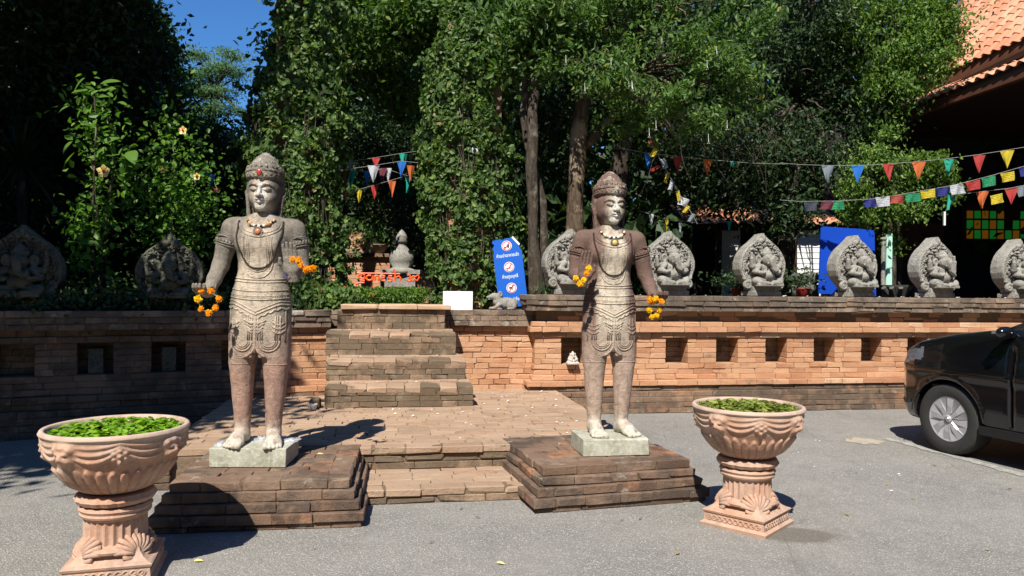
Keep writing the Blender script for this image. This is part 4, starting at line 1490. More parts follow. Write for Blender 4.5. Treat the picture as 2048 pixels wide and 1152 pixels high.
# ------------------------------------------------------------------ terracotta planters
def bowl_mesh():
    prof = [(.100, .448), (.130, .455), (.170, .472), (.215, .505), (.255, .548), (.290, .600), (.318, .650), (.336, .700), (.346, .735), (.354, .765), (.360, .780), (.363, .792), (.360, .799), (.350, .802), (.340, .800), (.334, .790), (.328, .770), (.318, .735), (.30, .71)]
    P = np.array(prof)
    L = np.concatenate([[0], np.cumsum(np.linalg.norm(np.diff(P, axis=0), axis=1))])
    m, n = 96, 384
    S = np.linspace(0, L[-1], m)
    rr, zz = np.interp(S, L, P[:, 0]), np.interp(S, L, P[:, 1])
    th = np.linspace(0, 2 * np.pi, n, endpoint=False)
    T, Rr = np.meshgrid(th, rr); _, Z = np.meshgrid(th, zz)
    outer = (np.arange(m) < int(np.argmax(zz)) - 3)[:, None] & (Z < .80)
    # gadroons on the lower half, each with a round head
    ng = 32
    ph = (T * ng / (2 * np.pi)) % 1 - .5
    top = .650 - .035 * np.abs(np.cos(T * 2)) - .05 * ph ** 2 * 4
    g = np.clip((top - Z) / .018, 0, 1) * np.clip((Z - .45) / .05, 0, 1)
    d = .017 * np.sqrt(np.clip(1 - (ph * 2.05) ** 2, 0, 1)) * g
    # swags between the masks
    u = np.abs(((T * 4 / (2 * np.pi)) % 1) - .5) * 2          # 1 at a rosette/mask, 0 mid swag (8 swags per turn: use 8)
    q8 = ((T * 8 / (2 * np.pi)) % 1) * 2 - 1                  # -1..1 across a swag
    for zc, dep, w, am in ((.700, .062, .012, .013), (.716, .040, .010, .010), (.733, .020, .008, .007)):
        zl = zc - dep * (1 - q8 ** 2) + .028
        d = np.maximum(d, am * np.exp(-((Z - zl) / w) ** 2) * outer)
    d = np.where((Z > .775) & outer, np.maximum(d, .006), d)
    # masks at four points, rosettes between
    def blob(t0, z0, wt, wz, am):
        dt = (T - t0 + np.pi) % (2 * np.pi) - np.pi
        return am * np.exp(-((dt * .34) / wt) ** 2 - ((Z - z0) / wz) ** 2) * outer
    e = np.zeros_like(d)
    for k in range(4):
        t0 = k * np.pi / 2 + np.pi / 4
        e += blob(t0, .700, .050, .050, .030) + blob(t0, .688, .016, .020, .020) + blob(t0 - .07, .712, .012, .010, .010) + blob(t0 + .07, .712, .012, .010, .010)
        e += blob(t0 - .075, .672, .016, .016, .016) + blob(t0 + .075, .672, .016, .016, .016) - blob(t0 - .06, .703, .008, .006, .012) - blob(t0 + .06, .703, .008, .006, .012)
        e += blob(t0 - .13, .735, .018, .020, .016) + blob(t0 + .13, .735, .018, .020, .016) + blob(t0, .748, .03, .014, .012)
        e += blob(t0 - .10, .625, .010, .03, .012) + blob(t0 + .10, .625, .010, .03, .012) - blob(t0, .655, .02, .008, .012)
        t1 = k * np.pi / 2
        e += blob(t1, .695, .013, .013, .022)
        for a in range(6):
            aa = a * np.pi / 3 + np.pi / 6
            e += blob(t1 + .090 * np.cos(aa), .695 + .030 * np.sin(aa), .015, .014, .016)
        e += blob(t1, .650, .010, .020, .014)
    d = np.maximum(d, e) + .15 * e
    Rr = Rr + d
    V = np.stack([Rr * np.cos(T), Rr * np.sin(T), Z], -1).reshape(-1, 3)
    i, j = np.meshgrid(np.arange(m - 1), np.arange(n), indexing='ij'); i, j = i.ravel(), j.ravel()
    F = np.stack([i * n + j, i * n + (j + 1) % n, (i + 1) * n + (j + 1) % n, (i + 1) * n + j], 1)
    return V, [F, np.array([list(range(n))[::-1]])]


def neck_mesh():
    mb = MB()
    mb.lathe([(.150, .352), (.172, .356), (.182, .372), (.174, .388), (.155, .392)], n=48)
    # scalloped ring
    n = 64; a = np.linspace(0, 2 * np.pi, n, endpoint=False)
    prof = [(.140, .388), (.178, .402), (.194, .425), (.180, .452), (.13, .462)]
    V = np.array([[((r + (.010 * abs(math.sin(t * 9)) if 0 < i < 4 else 0)) * math.cos(t), (r + (.010 * abs(math.sin(t * 9)) if 0 < i < 4 else 0)) * math.sin(t), z) for t in a] for i, (r, z) in enumerate(prof)]).reshape(-1, 3)
    F = np.array([[i * n + j, i * n + (j + 1) % n, (i + 1) * n + (j + 1) % n, (i + 1) * n + j] for i in range(4) for j in range(n)])
    mb.add(V, F)
    mb.lathe([(.160, .330), (.172, .334), (.177, .345), (.172, .356), (.155, .36)], n=48)
    # fluted drum
    n = 144; a = np.linspace(0, 2 * np.pi, n, endpoint=False)
    rows = []
    for z, r, fl in ((.185, .172, 0), (.192, .166, 0), (.196, .164, .012), (.315, .160, .012), (.322, .165, 0), (.335, .172, 0)):
        rows.append([((r * .97 - fl * (.5 + .5 * math.cos(t * 24)) ** .6) * math.cos(t), (r * .97 - fl * (.5 + .5 * math.cos(t * 24)) ** .6) * math.sin(t), z) for t in a])
    V = np.array(rows).reshape(-1, 3)
    F = np.array([[i * n + j, i * n + (j + 1) % n, (i + 1) * n + (j + 1) % n, (i + 1) * n + j] for i in range(5) for j in range(n)])
    mb.add(V, F)
    mb.lathe([(.172, .150), (.190, .156), (.196, .170), (.188, .184), (.170, .188)], n=48)
    return mb


def base_mesh():
    mb = MB()
    # square base: flared body on a moulded plinth
    secs = [(0.0, .225), (.022, .228), (.030, .215), (.036, .208), (.085, .204), (.092, .212), (.104, .216), (.110, .208), (.116, .19), (.130, .168), (.152, .150), (.175, .14)]
    V, F = [], []
    m = 9
    for z, h in secs:
        for s in range(4):
            for i in range(m):
                t = -1 + 2 * i / m
                x, y = [(t, -1), (1, t), (-t, 1), (-1, -t)][s]
                V.append((x * h, y * h, z))
    n = 4 * m
    for i in range(len(secs) - 1):
        for j in range(n):
            F.append([i * n + j, i * n + (j + 1) % n, (i + 1) * n + (j + 1) % n, (i + 1) * n + j])
    mb.add(np.array(V), [np.array(F), np.array([list(range(n))[::-1]]), np.array([list(range((len(secs) - 1) * n, len(secs) * n))])])
    # guilloche band on each face
    for s in range(4):
        a = s * math.pi / 2
        c, d = math.cos(a), math.sin(a)
        for ph in (0, math.pi):
            pts = []
            for t in np.linspace(-.185, .185, 60):
                y = -.207
                z = .060 + .016 * math.sin(t * 85 + ph)
                pts.append((t * c - y * d, t * d + y * c, z))
            mb.tube(pts, .0055, 5)
        for t in np.linspace(-.17, .17, 11):
            y = -.207
            mb.ball((t * c - y * d, t * d + y * c, .060), (.008, .008, .008), 6, 4)
    return mb


def shell_mesh():
    mb = MB()
    for k in range(9):
        a = (k - 4) * .30
        L = .105 * (1 - .10 * abs(k - 4) / 4)
        P = []
        for t in np.linspace(0, 1, 7):
            r = L * t
            P.append((r * math.sin(a), -.012 - .045 * math.sin(t * math.pi) * .6 - .02 * (1 - t), .012 + r * math.cos(a) * 1.05))
        mb.tube(P, [.004 + .010 * t for t in np.linspace(0, 1, 7)], 8)
    for s in (-1, 1):
        mb.tube([(s * .012, -.03, .02), (s * .04, -.04, .006), (s * .062, -.036, .016), (s * .058, -.03, .034), (s * .042, -.034, .032)], [.010, .013, .012, .009, .008], 8)
    mb.ball((0, -.032, .012), (.022, .018, .020), 10, 6)
    return mb


def planter(loc, rz, face, label, wlabel, wmat, bowl_rz, seed):
    t = thing('terracotta_planter', label, 'planter', loc, rz, 'terracotta pedestal planters')
    V, F = bowl_mesh()
    o = np_obj('bowl', V, F, M['terra'], t, True); o.rotation_euler = (0, 0, bowl_rz)
    neck_mesh().build('fluted_stem', M['terra'], t, False)
    base_mesh().build('square_base', M['terra'], t)
    sm = shell_mesh().mesh('shell', M['terra'], True)
    for k in range(4):
        a = math.pi / 4 + k * math.pi / 2
        s = bpy.data.objects.new('shell_ornament', sm)
        s.location = (.150 * math.sin(a), -.150 * math.cos(a), .105)
        s.rotation_euler = (R(-18), 0, a)
        s.scale = (1.15, 1.15, 1.15)
        link(s, t)
    MB().lathe([(0, .758), (.318, .758)], n=40).build('soil', M['inner'], t)
    # floating round leaves
    q = np.random.default_rng(seed)
    V, F = [], []
    n = 0
    for i in range(720):
        r = .322 * math.sqrt(q.random()); a = q.random() * 6.283
        c = np.array([r * math.cos(a), r * math.sin(a), .770 + .038 * q.random() * (1 - .4 * r / .3)])
        nx, ny = q.normal() * .28, q.normal() * .28
        N = np.array([nx, ny, 1.0]); N /= np.linalg.norm(N)
        X = np.cross(N, [0, 1, 0]); X /= np.linalg.norm(X); Y = np.cross(N, X)
        s = q.uniform(.012, .024)
        k = 7
        ring = [c + s * (X * math.cos(b) + Y * math.sin(b)) * (1 if j else .35) + N * .002 for j, b in enumerate(np.linspace(0, 2 * math.pi, k, endpoint=False))]
        V += [c - N * .002] + ring
        for j in range(k): F.append([n, n + 1 + j, n + 1 + (j + 1) % k])
        n += k + 1
    w = np_obj('water_plants', V, np.array(F), wmat, None)
    w.location = loc; w.rotation_euler = (0, 0, rz)
    tag(w, wlabel, 'water plants', kind='stuff')
    return t


planter((-2.13, 4.06, 0), R(16), 0, 'large terracotta pedestal planter with bright green leaves, in front of the left pedestal',
        'bright green round leaves filling the left planter', M['leaf_water'], R(14), 41)
planter((1.585, 5.02, 0), R(48), 0, 'large terracotta pedestal planter with olive leaves, right of the right pedestal',
        'olive and yellow round leaves filling the right planter', M['leaf_water2'], R(-48 - 4), 42)
sheet_pts = lambda cx, cy, a, b, rz, n=40, j=.06, seed=1: [(cx + (a * math.cos(t) * (1 + j * math.sin(5 * t + seed) * .6 + j * math.sin(9 * t + 2 * seed) * .4)) * math.cos(rz) - b * math.sin(t) * (1 + j * math.sin(7 * t + seed)) * math.sin(rz),
                                                             cy + a * math.cos(t) * math.sin(rz) + b * math.sin(t) * (1 + j * math.sin(7 * t + seed)) * math.cos(rz)) for t in np.linspace(0, 2 * np.pi, n, endpoint=False)]
tag(sheet('cement_patch', sheet_pts(3.70, 7.86, .20, .17, 0, j=.2, seed=3), .004, M['patch']), 'pale cement patch on the asphalt near the car', kind='structure')

# ------------------------------------------------------------------ carved elephant-headed reliefs on the walls
def relief_field():
    f = Field((-.40, -.20, -.01), (.40, .12, .86), .0058)
    def hw(z):
        return np.interp(z, [.12, .17, .22, .28, .36, .45, .53, .60, .66, .70, .735, .775, .81, .84, .862], [.165, .215, .275, .322, .350, .352, .328, .288, .238, .188, .140, .098, .056, .026, .0])
    def slab(X, Y, Z):
        w = hw(Z)
        return np.maximum(np.maximum((np.abs(X) - w) * .8, np.abs(Y - .03) - .058), np.maximum(.13 - Z, Z - .85))
    f.put(slab, (-.36, -.03, .12), (.36, .10, .86), 0)
    # raised rim
    def rim(X, Y, Z):
        w = hw(Z)
        a = np.abs(np.abs(X) - w + .022) * .8
        return np.maximum(np.sqrt(a * a + (Y + .030) ** 2) - .015, np.maximum(.17 - Z, Z - .76))
    f.put(rim, (-.37, -.05, .15), (.37, 0, .80), .006)
    r = np.random.default_rng(17)
    for z in np.linspace(.19, .70, 13):                       # leafy bosses inside the rim
        for s in (-1, 1):
            w = float(hw(z)) - .062
            f.torus((s * w, -.036, z), .017, .0095, 'y', .003)
            f.ell((s * w, -.036, z), .007, .002)
    for i in range(150):                                        # tangled foliage behind the figure
        z = r.uniform(.22, .74); w = float(hw(z)) - .09
        x = r.uniform(-1, 1) * w
        if (x / .17) ** 2 + ((z - .40) / .20) ** 2 < 1: continue
        a = r.uniform(0, 6.3); L = r.uniform(.012, .030)
        f.chain([(x, -.030, z), (x + L * math.cos(a), -.046, z + L * math.sin(a)), (x + 1.6 * L * math.cos(a + .9), -.036, z + 1.6 * L * math.sin(a + .9))], [.010, .0105, .005], .002)
    for i in range(60):
        z = r.uniform(.25, .72); x = r.uniform(-1, 1) * (float(hw(z)) - .08)
        f.ell((x, -.052, z), (.007, .02, .007), .002, cut=True)
    # top crest: three petals and two curls
    f.ell((0, -.036, .785), (.030, .026, .055), .004)
    for s in (-1, 1):
        f.ell((s * .040, -.036, .745), (.034, .026, .040), .004)
        f.torus((s * .092, -.036, .715), .020, .011, 'y', .003)
    f.ell((0, .0, .848), (.024, .045, .034), .012)
    # scrolls at the foot of the frame
    for s in (-1, 1):
        f.torus((s * .245, -.045, .155), .044, .019, 'y', .006)
        f.torus((s * .245, -.052, .155), .014, .012, 'y', .004)
        f.chain([(s * .235, -.04, .20), (s * .285, -.035, .235), (s * .30, -.03, .29)], [.024, .020, .012], .01)
    # seated figure
    f.ell((0, -.085, .285), (.110, .075, .085), .02)             # belly
    f.ell((0, -.070, .375), (.105, .060, .070), .02)             # chest
    f.ell((0, -.115, .490), (.078, .062, .082), .015)            # head
    f.ell((-.030, -.155, .515), (.030, .022, .026), .015); f.ell((.030, -.155, .515), (.030, .022, .026), .015)
    f.loft([(.545, .072, .055, -.085), (.575, .082, .060, -.085), (.60, .060, .050, -.085), (.635, .040, .035, -.085), (.665, .012, .012, -.085)], .008)
    for s in (-1, 1):
        f.ell((s * .115, -.080, .495), (.048, .018, .062), .008)          # ears
        f.ell((s * .118, -.098, .490), (.026, .014, .040), .006, cut=True)
        f.ell((s * .032, -.168, .488), (.008, .007, .006), .002)
        f.cap((s * .040, -.150, .448), (s * .064, -.175, .432), .010, .006, .004)
        # lap and legs
        f.chain([(s * .060, -.075, .215), (s * .165, -.105, .205), (s * .150, -.130, .185)], [.055, .050, .042], .02)
        f.chain([(s * .150, -.130, .180), (s * .03, -.150, .170)], [.036, .028], .01)
        # front arms
        f.chain([(s * .110, -.080, .405), (s * .175, -.095, .330), (s * .120, -.140, .310)], [.038, .032, .026], .01)
        f.ell((s * .100, -.150, .318), (.026, .022, .022), .008)
        # rear arms raised with their attributes
        f.chain([(s * .100, -.060, .420), (s * .205, -.075, .395), (s * .225, -.085, .475)], [.032, .028, .022], .01)
        f.ell((s * .226, -.088, .500), (.024, .020, .024), .006)
        f.cap((s * .226, -.085, .51), (s * .222, -.080, .575), .012, .018, .004)
        for k in range(3):
            f.torus((s * (.178 + .0 * k), -.078, .345 + .018 * k - .02), .026, .006, 'z', .003)
    # trunk curling to one side
    f.chain([(0, -.168, .475), (.004, -.180, .425), (.016, -.180, .375), (.045, -.170, .345), (.078, -.160, .352), (.080, -.158, .380)], [.040, .035, .030, .026, .021, .016], .012)
    for k in range(5):
        z = .455 - k * .020
        f.torus((.003 + .002 * k, -.172, z), .034 - .0016 * k, .0035, 'z', .002)
    # hollow between arm and halo
    for s in (-1, 1):
        f.ell((s * .150, -.04, .435), (.020, .04, .024), .006, cut=True)
        f.ell((s * .262, -.04, .33), (.022, .03, .03), .006, cut=True)
    # seat
    f.box((0, -.070, .150), (.190, .100, .020), .010, .004)
    return f.surf()


RV, RQ = relief_field()
relief_me = np_mesh('relief', RV, RQ, M['relief'], True)
relief_shade_me = np_mesh('relief', RV, RQ, M['relief_shade'], True)
rc = np.random.default_rng(9)
base_me = np_mesh('base', brick_verts(.46, .26, .066, rc, 1.5), [BQ, BT], M['relief'])
base2_me = np_mesh('base', brick_verts(.41, .225, .066, rc, 1.5), [BQ, BT], M['relief'])
bead = MB()
for r_, zz, hw_ in ((0, .035, .225), (1, .098, .20)):
    for x in np.linspace(-hw_ + .02, hw_ - .02, 15):
        bead.ball((x, -.132 - (0 if r_ == 0 else -.018), zz), (.013, .010, .020), 7, 5)
bead_me = bead.mesh('carved_band', M['relief'], True)


def relief(loc, rz, label, in_shade=False, sc=1.0, lean=0.0):
    t = thing('carved_relief', label, 'stone relief', loc, rz, 'carved stone reliefs standing along the walls')
    t.rotation_euler = (lean, 0, rz)
    t.scale = (sc, sc, sc)
    o = link(bpy.data.objects.new('halo_figure', relief_shade_me if in_shade else relief_me), t); o.scale = (1.02, 1.5, 1)
    o = link(bpy.data.objects.new('base_course', base_me), t); o.location = (0, -.01, .034)
    o = link(bpy.data.objects.new('base_course', base2_me), t); o.location = (0, -.02, .100)
    link(bpy.data.objects.new('carved_band', bead_me), t)
    return t


def wall_pt(px, v, z):
    """Point at height z on the wall line v seen at column px."""
    k = (px - 1024) / FPX
    Y = v / (ct - st * k)
    return Vector((k * Y, Y, z))


WT = 22 * CH
for px, lab, rz_, v in ((1140, 'weathered stone relief of a seated elephant-headed figure half hidden behind the right statue', 4, 9.47),
                     (1337, 'grey relief of a seated elephant-headed figure just right of the right statue', 4, 9.47),
                     (1521, 'grey relief of a seated elephant-headed figure between the striped hut panels', 7, 9.47),
                     (1708, 'pale grey relief of a seated elephant-headed figure in front of the blue board', 10, 9.45),
                     (1868, 'pale grey relief of a seated elephant-headed figure, second from the right edge', 11, 9.45),
                     (2032, 'pale grey relief of a seated elephant-headed figure cut by the right edge', 12, 9.45)):
    relief(wall_pt(px, v, WT + .002), TH + R(rz_), lab, sc=.99)
for s, lab in ((1.62, 'dark shaded relief of a seated elephant-headed figure behind the left planter'), (3.02, 'dark shaded relief of a seated elephant-headed figure at the left edge')):
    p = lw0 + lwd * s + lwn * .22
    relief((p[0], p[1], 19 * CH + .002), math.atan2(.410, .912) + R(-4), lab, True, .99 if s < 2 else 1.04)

# little seated figures in the niches
def figurine_field():
    f = Field((-.10, -.08, -.005), (.10, .08, .20), .004)
    f.box((0, 0, .018), (.085, .055, .018), .012, .008)
    f.ell((0, 0, .045), (.080, .045, .025), .01)
    f.ell((0, 0, .085), (.046, .036, .045), .01)
    f.ell((0, -.008, .138), (.030, .028, .032), .006)
    f.ell((0, 0, .168), (.014, .014, .018), .008)
    for s in (-1, 1):
        f.chain([(s * .040, 0, .11), (s * .060, -.012, .075), (s * .02, -.045, .058)], [.015, .013, .012], .006)
        f.ell((s * .034, -.002, .140), (.010, .008, .022), .003)
    f.chain([(0, -.035, .135), (.004, -.045, .11), (.018, -.045, .095)], [.011, .010, .007], .004)
    return f.surf()


fv, fq = figurine_field()
o = np_obj('niche_figurine', fv, fq, M['pale_stone'], None, True)
o.location = UV(2.27, 9.27, 9 * CH); o.rotation_euler = (0, 0, TH); o.scale = (.92, .92, .92)
tag(o, 'small pale seated figurine inside the first niche beside the right statue', 'figurine')
for k, (s, w) in enumerate(((1.62, 'first open niche left of the left statue'), (2.33, 'second open niche left of the left statue'))):
    p = lw0 + lwd * s + lwn * .10
    t = thing('niche_tablet', 'dark upright stone tablet inside the %s' % w, 'tablet', (p[0], p[1], 9 * CH), math.atan2(.410, .912))
    np_obj('tablet', brick_verts(.145, .05, .27, rc, 1.2) + np.array([0, 0, .137]), [BQ, BT], M['relief_shade'], t)

# crouching stone mouse on the wall
def mouse_field():
    f = Field((-.24, -.12, -.005), (.24, .12, .26), .005)
    f.ell((.06, 0, .085), (.125, .075, .075), .02)
    f.ell((.13, 0, .075), (.07, .080, .070), .02)
    f.ell((-.05, 0, .105), (.08, .062, .065), .02)
    f.chain([(-.06, 0, .165), (-.12, 0, .172), (-.200, 0, .160)], [.055, .042, .018], .02)
    f.cap((-.13, 0, .150), (-.185, 0, .138), .018, .012, .004)
    f.box((-.175, 0, .150), (.04, .06, .002), 0, 0, cut=True)
    for s in (-1, 1):
        f.ell((-.035, s * .050, .205), (.026, .012, .038), .006)
        f.ell((-.037, s * .062, .203), (.015, .008, .025), .004, cut=True)
        f.ell((-.118, s * .034, .190), (.008, .007, .008), .002)
        f.chain([(-.05, s * .05, .07), (-.11, s * .055, .022), (-.165, s * .055, .016)], [.03, .020, .015], .01)
        f.ell((.11, s * .070, .055), (.06, .022, .055), .01)
        f.chain([(.12, s * .075, .018), (.06, s * .082, .014)], [.016, .014], .005)
        for k in range(4): f.torus((.02 + .022 * k, 0, .085), .078 - .004 * abs(k - 1), .004, 'x', .004)
    f.box((0, 0, -.03), (.3, .2, .03), 0, 0, cut=True)
    return f.surf()


mv, mq = mouse_field()
o = np_obj('mouse_statue', mv, mq, M['relief'], None, True)
p = wall_pt(1006, 9.52, 19 * CH + .004)
o.location = p; o.rotation_euler = (0, 0, TH - R(4)); o.scale = (.98, .98, .98)
tag(o, 'crouching stone mouse statue with its snout up, on the low wall below the blue sign', 'statue')
# blank white board leaning beside it
p = wall_pt(916, 9.50, 19 * CH + .118)
o = MB().box((0, 0, 0), (.375, .02, .235)).build('blank_board', M['white_paint'])
o.location = p; o.rotation_euler = (R(-5), 0, TH - R(10))
tag(o, 'blank white board standing on the low wall left of the mouse statue', 'board')
# small white cup by the steps
o = MB().lathe([(.030, 0), (.038, .01), (.048, .055), (.052, .062), (.046, .062), (.036, .03), (0, .028)], n=20).build('small_cup', M['white_paint'], None, True)
o.location = UV(-.80, 7.98, PZ + .001)
tag(o, 'small white cup on the paving at the left foot of the steps', 'cup')
V = brick_verts(.11, .14, .10, rc, 2.2)
o = np_obj('loose_brick', V, [BQ, BT], M['brick_stair']); o.location = UV(-.79, 8.12, PZ + .052)
tag(o, 'broken brick lying behind the white cup at the left foot of the steps', 'brick')

# ------------------------------------------------------------------ signs
def text_mesh(txt, size, ext=.001, font_offset=0.0, align='CENTER'):
    cu = bpy.data.curves.new('lettering', 'FONT')
    cu.body = txt; cu.size = size; cu.extrude = ext; cu.align_x = align; cu.align_y = 'CENTER'; cu.offset = font_offset
    o = bpy.data.objects.new('lettering', cu)
    COL.objects.link(o)
    dg = bpy.context.evaluated_depsgraph_get()
    me = bpy.data.meshes.new_from_object(o.evaluated_get(dg))
    bpy.data.objects.remove(o)
    return me


def put_text(parent, txt, size, x, z, y, mat, bold=.0012, sx=1.0, rot=0.0):
    me = text_mesh(txt, size, .0008, bold)
    me.materials.clear(); me.materials.append(mat)
    o = bpy.data.objects.new('lettering', me)
    o.location = (x, y, z); o.rotation_euler = (R(90), -rot, 0); o.scale = (sx, 1, 1)
    return link(o, parent)


# torn blue notice
sg = thing('notice_sign', 'torn blue sign with three red prohibition circles, tilted beside the tree trunk', 'sign', tuple(wall_pt(1028, 9.80, 1.325)), TH - R(14))
sg.rotation_euler = (R(-3), R(-7.5), TH - R(14))
W, H = .385, .800
out = [(-W / 2, 0.0), (W / 2, .0), (W / 2 + .0, .62), (W / 2 - .03, .70), (W / 2 - .065, .745), (W / 2 - .115, .80), (W / 2 - .20, .80), (W / 2 - .24, .785), (W / 2 - .27, .80), (-W / 2 + .02, .79), (-W / 2 + .0, .77), (-W / 2 + .03, .735), (-W / 2 - .0, .70), (-W / 2 + .012, .66), (-W / 2, .60)]
KZ = 1.15
out = [(q, w_ * KZ) for q, w_ in out]
MB().prism(out, -.006, .006).build('panel', M['blue_sign'], sg)
MB().prism([(W / 2 - .115, .80 * KZ), (W / 2 - .03, .70 * KZ), (W / 2 - .012, .715 * KZ), (W / 2 - .095, .815 * KZ)], -.016, -.010).build('torn_edge', M['sign_white'], sg)
def disc(mb, r, x, z, y, n=32, r0=0.0):
    a = np.linspace(0, 2 * np.pi, n, endpoint=False)
    if r0 == 0:
        mb.add([(x + r * math.cos(t), y, z + r * math.sin(t)) for t in a], np.array([list(range(n))]))
    else:
        V = [(x + r * math.cos(t), y, z + r * math.sin(t)) for t in a] + [(x + r0 * math.cos(t), y, z + r0 * math.sin(t)) for t in a]
        mb.add(V, np.array([[j, (j + 1) % n, n + (j + 1) % n, n + j] for j in range(n)]))
    return mb
for k, z in enumerate((.820, .535, .255)):
    c = disc(MB(), .068, 0, 0, 0).build('symbol_disc', M['sign_white'], sg); c.location = (0, -.0075, z)
    b = MB()
    if k == 0:
        b.prism([(.008, -.028), (.030, -.028), (.034, .018), (.004, .018)], -.003, -.001); b.prism([(-.040, -.028), (-.002, -.028), (-.008, -.012), (-.034, -.012)], -.003, -.001)
    elif k == 1:
        b.prism([(-.040, -.020), (.034, -.020), (.034, -.011), (-.040, -.011)], -.003, -.001)
        b.tube([(.030, -.002, 0), (.022, -.002, .012), (.032, -.002, .022), (.022, -.002, .032)], .0018, 5)
        b.tube([(.016, -.002, 0), (.008, -.002, .012), (.018, -.002, .024)], .0015, 5)
    else:
        b.prism([(-.030, -.004), (.014, -.004), (.014, .014), (-.030, .014)], -.003, -.001)
        for x in (-.028, -.018, .002, .010): b.prism([(x, -.030), (x + .006, -.030), (x + .005, -.004), (x, -.004)], -.0029, -.0011)
        b.prism([(.008, .010), (.032, .018), (.034, .026), (.020, .036), (.010, .030)], -.0028, -.0012); b.prism([(-.038, .012), (-.030, .010), (-.034, .030)], -.0028, -.0012)
    b.build('pictogram', M['sign_black'], c)
    rg = disc(MB(), .060, 0, 0, -.0045, r0=.052)
    rg.add([(-.040, -.0042, -.044), (-.034, -.0042, -.050), (.044, -.0042, .036), (.038, -.0042, .042)], np.array([[0, 1, 2, 3]]))
    rg.build('prohibition_ring', M['sign_red'], c)
for txt, z, sx in (('ห้ามนำอาหารเข้า', .690, .80), ('ห้ามสูบบุหรี่', .408, .80), ('ห้ามนำสัตว์เลี้ยงเข้า', .100, .74)):
    put_text(sg, txt, .060, .0, z, -.0072, M['sign_white'], .0004, sx)

# orange lettering over the hedge
gp = at(777, 570, 10.95)
gs = thing('letter_sign', 'orange cut metal letters above the red flowered hedge beyond the steps', 'sign', (gp.x, 10.95, gp.z), R(2))
F_ = 10.95 / FPX
def stroke(name, pts, r=.0155):
    MB().tube([((x - 777) * F_, 0, (572 - y) * F_) for x, y in pts], r, 6).build(name, M['orange_sign'], gs)
def arc(cx, cy, rx, ry, a0, a1, n=12): return [(cx + rx * math.cos(R(a)), cy - ry * math.sin(R(a))) for a in np.linspace(a0, a1, n)]
stroke('top_bar', [(714, 549), (800, 549.5)], .012)
stroke('letter', arc(724, 555, 6, 4.5, 20, 340) + [(730, 559), (726, 562), (720, 563.5), (729, 564), (729, 568), (720, 568), (714, 570), (712, 573)])
stroke('letter', arc(739, 558, 6, 5, 60, 360) + [(745.5, 553), (746, 563)])
stroke('letter', [(750, 554), (750, 564), (750.5, 556), (756, 553.5), (758, 558), (756, 564)])
stroke('letter', [(770, 555), (764, 553.5), (763, 558), (769, 558), (763, 559), (764, 563.5), (771, 563)])
stroke('letter', [(784, 554), (778, 554), (776, 557), (783, 560), (784, 563), (781, 565), (776, 564)])
stroke('letter', [(786, 540), (790, 545), (790, 564), (791, 557), (798, 554), (801, 558), (800, 564)])
stroke('letter', [(815, 553), (819, 551), (821, 555), (818, 558), (822, 559), (821, 564), (816, 564), (814, 561)], .016)
stroke('letter', [(821, 558), (826, 554), (831, 555), (836, 551), (838, 557), (834, 563), (829, 560), (826, 564), (822, 561)], .016)

# ------------------------------------------------------------------ big blue board, hut, posts
bd = thing('blue_board', 'large plain blue board with rounded corners behind the stone reliefs', 'board', tuple(at(1694, 590, 11.0)), TH)
bd.rotation_euler = (R(-4), R(2), TH + R(3))
w, h, r_ = .43, .99, .05
pts = [(-w - .04, 0), (w + .05, 0), (w + .03, h - r_)] + [(w + .03 - r_ + r_ * math.cos(a), h - r_ + r_ * math.sin(a)) for a in np.linspace(.2, 1.4, 4)] + [(w - r_, h), (-w + r_, h)] + \
      [(-w + r_ - r_ * math.sin(a), h - r_ + r_ * math.cos(a)) for a in np.linspace(.2, 1.4, 4)] + [(-w, h - r_)]
MB().prism(pts, -.012, .012).build('panel', M['blue_board'], bd)
MB().box((-.30, .04, .45), (.04, .05, .95)).box((.30, .04, .45), (.04, .05, .95)).build('frame', M['wood_dark'], bd)
gp_ = thing('green_post', 'pale green peeling post right of the blue board', 'post', tuple(at(1776, 592, 11.4)))
np_obj('post', brick_verts(.09, .07, 1.05, rc, 1) + np.array([0, 0, .42]), [BQ, BT], M['green_post'], gp_)
MB().lathe([(.06, -.12), (.065, -.04), (.05, -.03)], n=12).build('foot', M['pale_stone'], gp_)
gp_ = thing('grey_post', 'thin grey metal post between the blue board and the green post', 'post', tuple(at(1766, 592, 11.3)))
MB().tube([(0, 0, -.1), (0, 0, .85)], .03, 8).ball((0, 0, .86), (.05, .05, .03)).build('post', M['relief'], gp_)

hut = thing('garden_hut', 'white boarded hut with an orange tiled roof behind the trees', 'hut', (0, 0, 0))
Yh = 14.5
def hut_boards(px0, px1, z0, z1, nm):
    a, b = at(px0, 500, Yh), at(px1, 500, Yh)
    n = int((z1 - z0) / .105)
    for i in range(n):
        V = brick_verts(b.x - a.x, .03, .10, rc, .3)
        o = np_obj('board', V, [BQ, BT], M['siding'], hut); o.location = ((a.x + b.x) / 2, Yh, z0 + .105 * (i + .5)); o.rotation_euler = (R(-7), 0, 0)
hut_boards(1432, 1480, tz, 2.75, 'a'); hut_boards(1590, 1642, tz, 2.85, 'b')
a, b = at(1400, 500, Yh), at(1700, 500, Yh)
MB().box(((a.x + b.x) / 2, Yh + .6, 2.1), (b.x - a.x, .08, 1.7)).build('back_wall', M['dark_wall'], hut)
for px in (1436, 1586, 1646):
    a = at(px, 500, Yh); MB().box((a.x, Yh - .06, 2.15), (.09, .09, 1.75)).build('post', M['wood_dark'], hut)
a = at(1400, 0, Yh); b = at(1720, 0, Yh)
MB().box(((a.x + b.x) / 2, Yh - .08, 2.80), (b.x - a.x, .05, .10)).build('fascia', M['wood_dark'], hut)
tile_mb = MB()
nx = 9
V, F = [], []
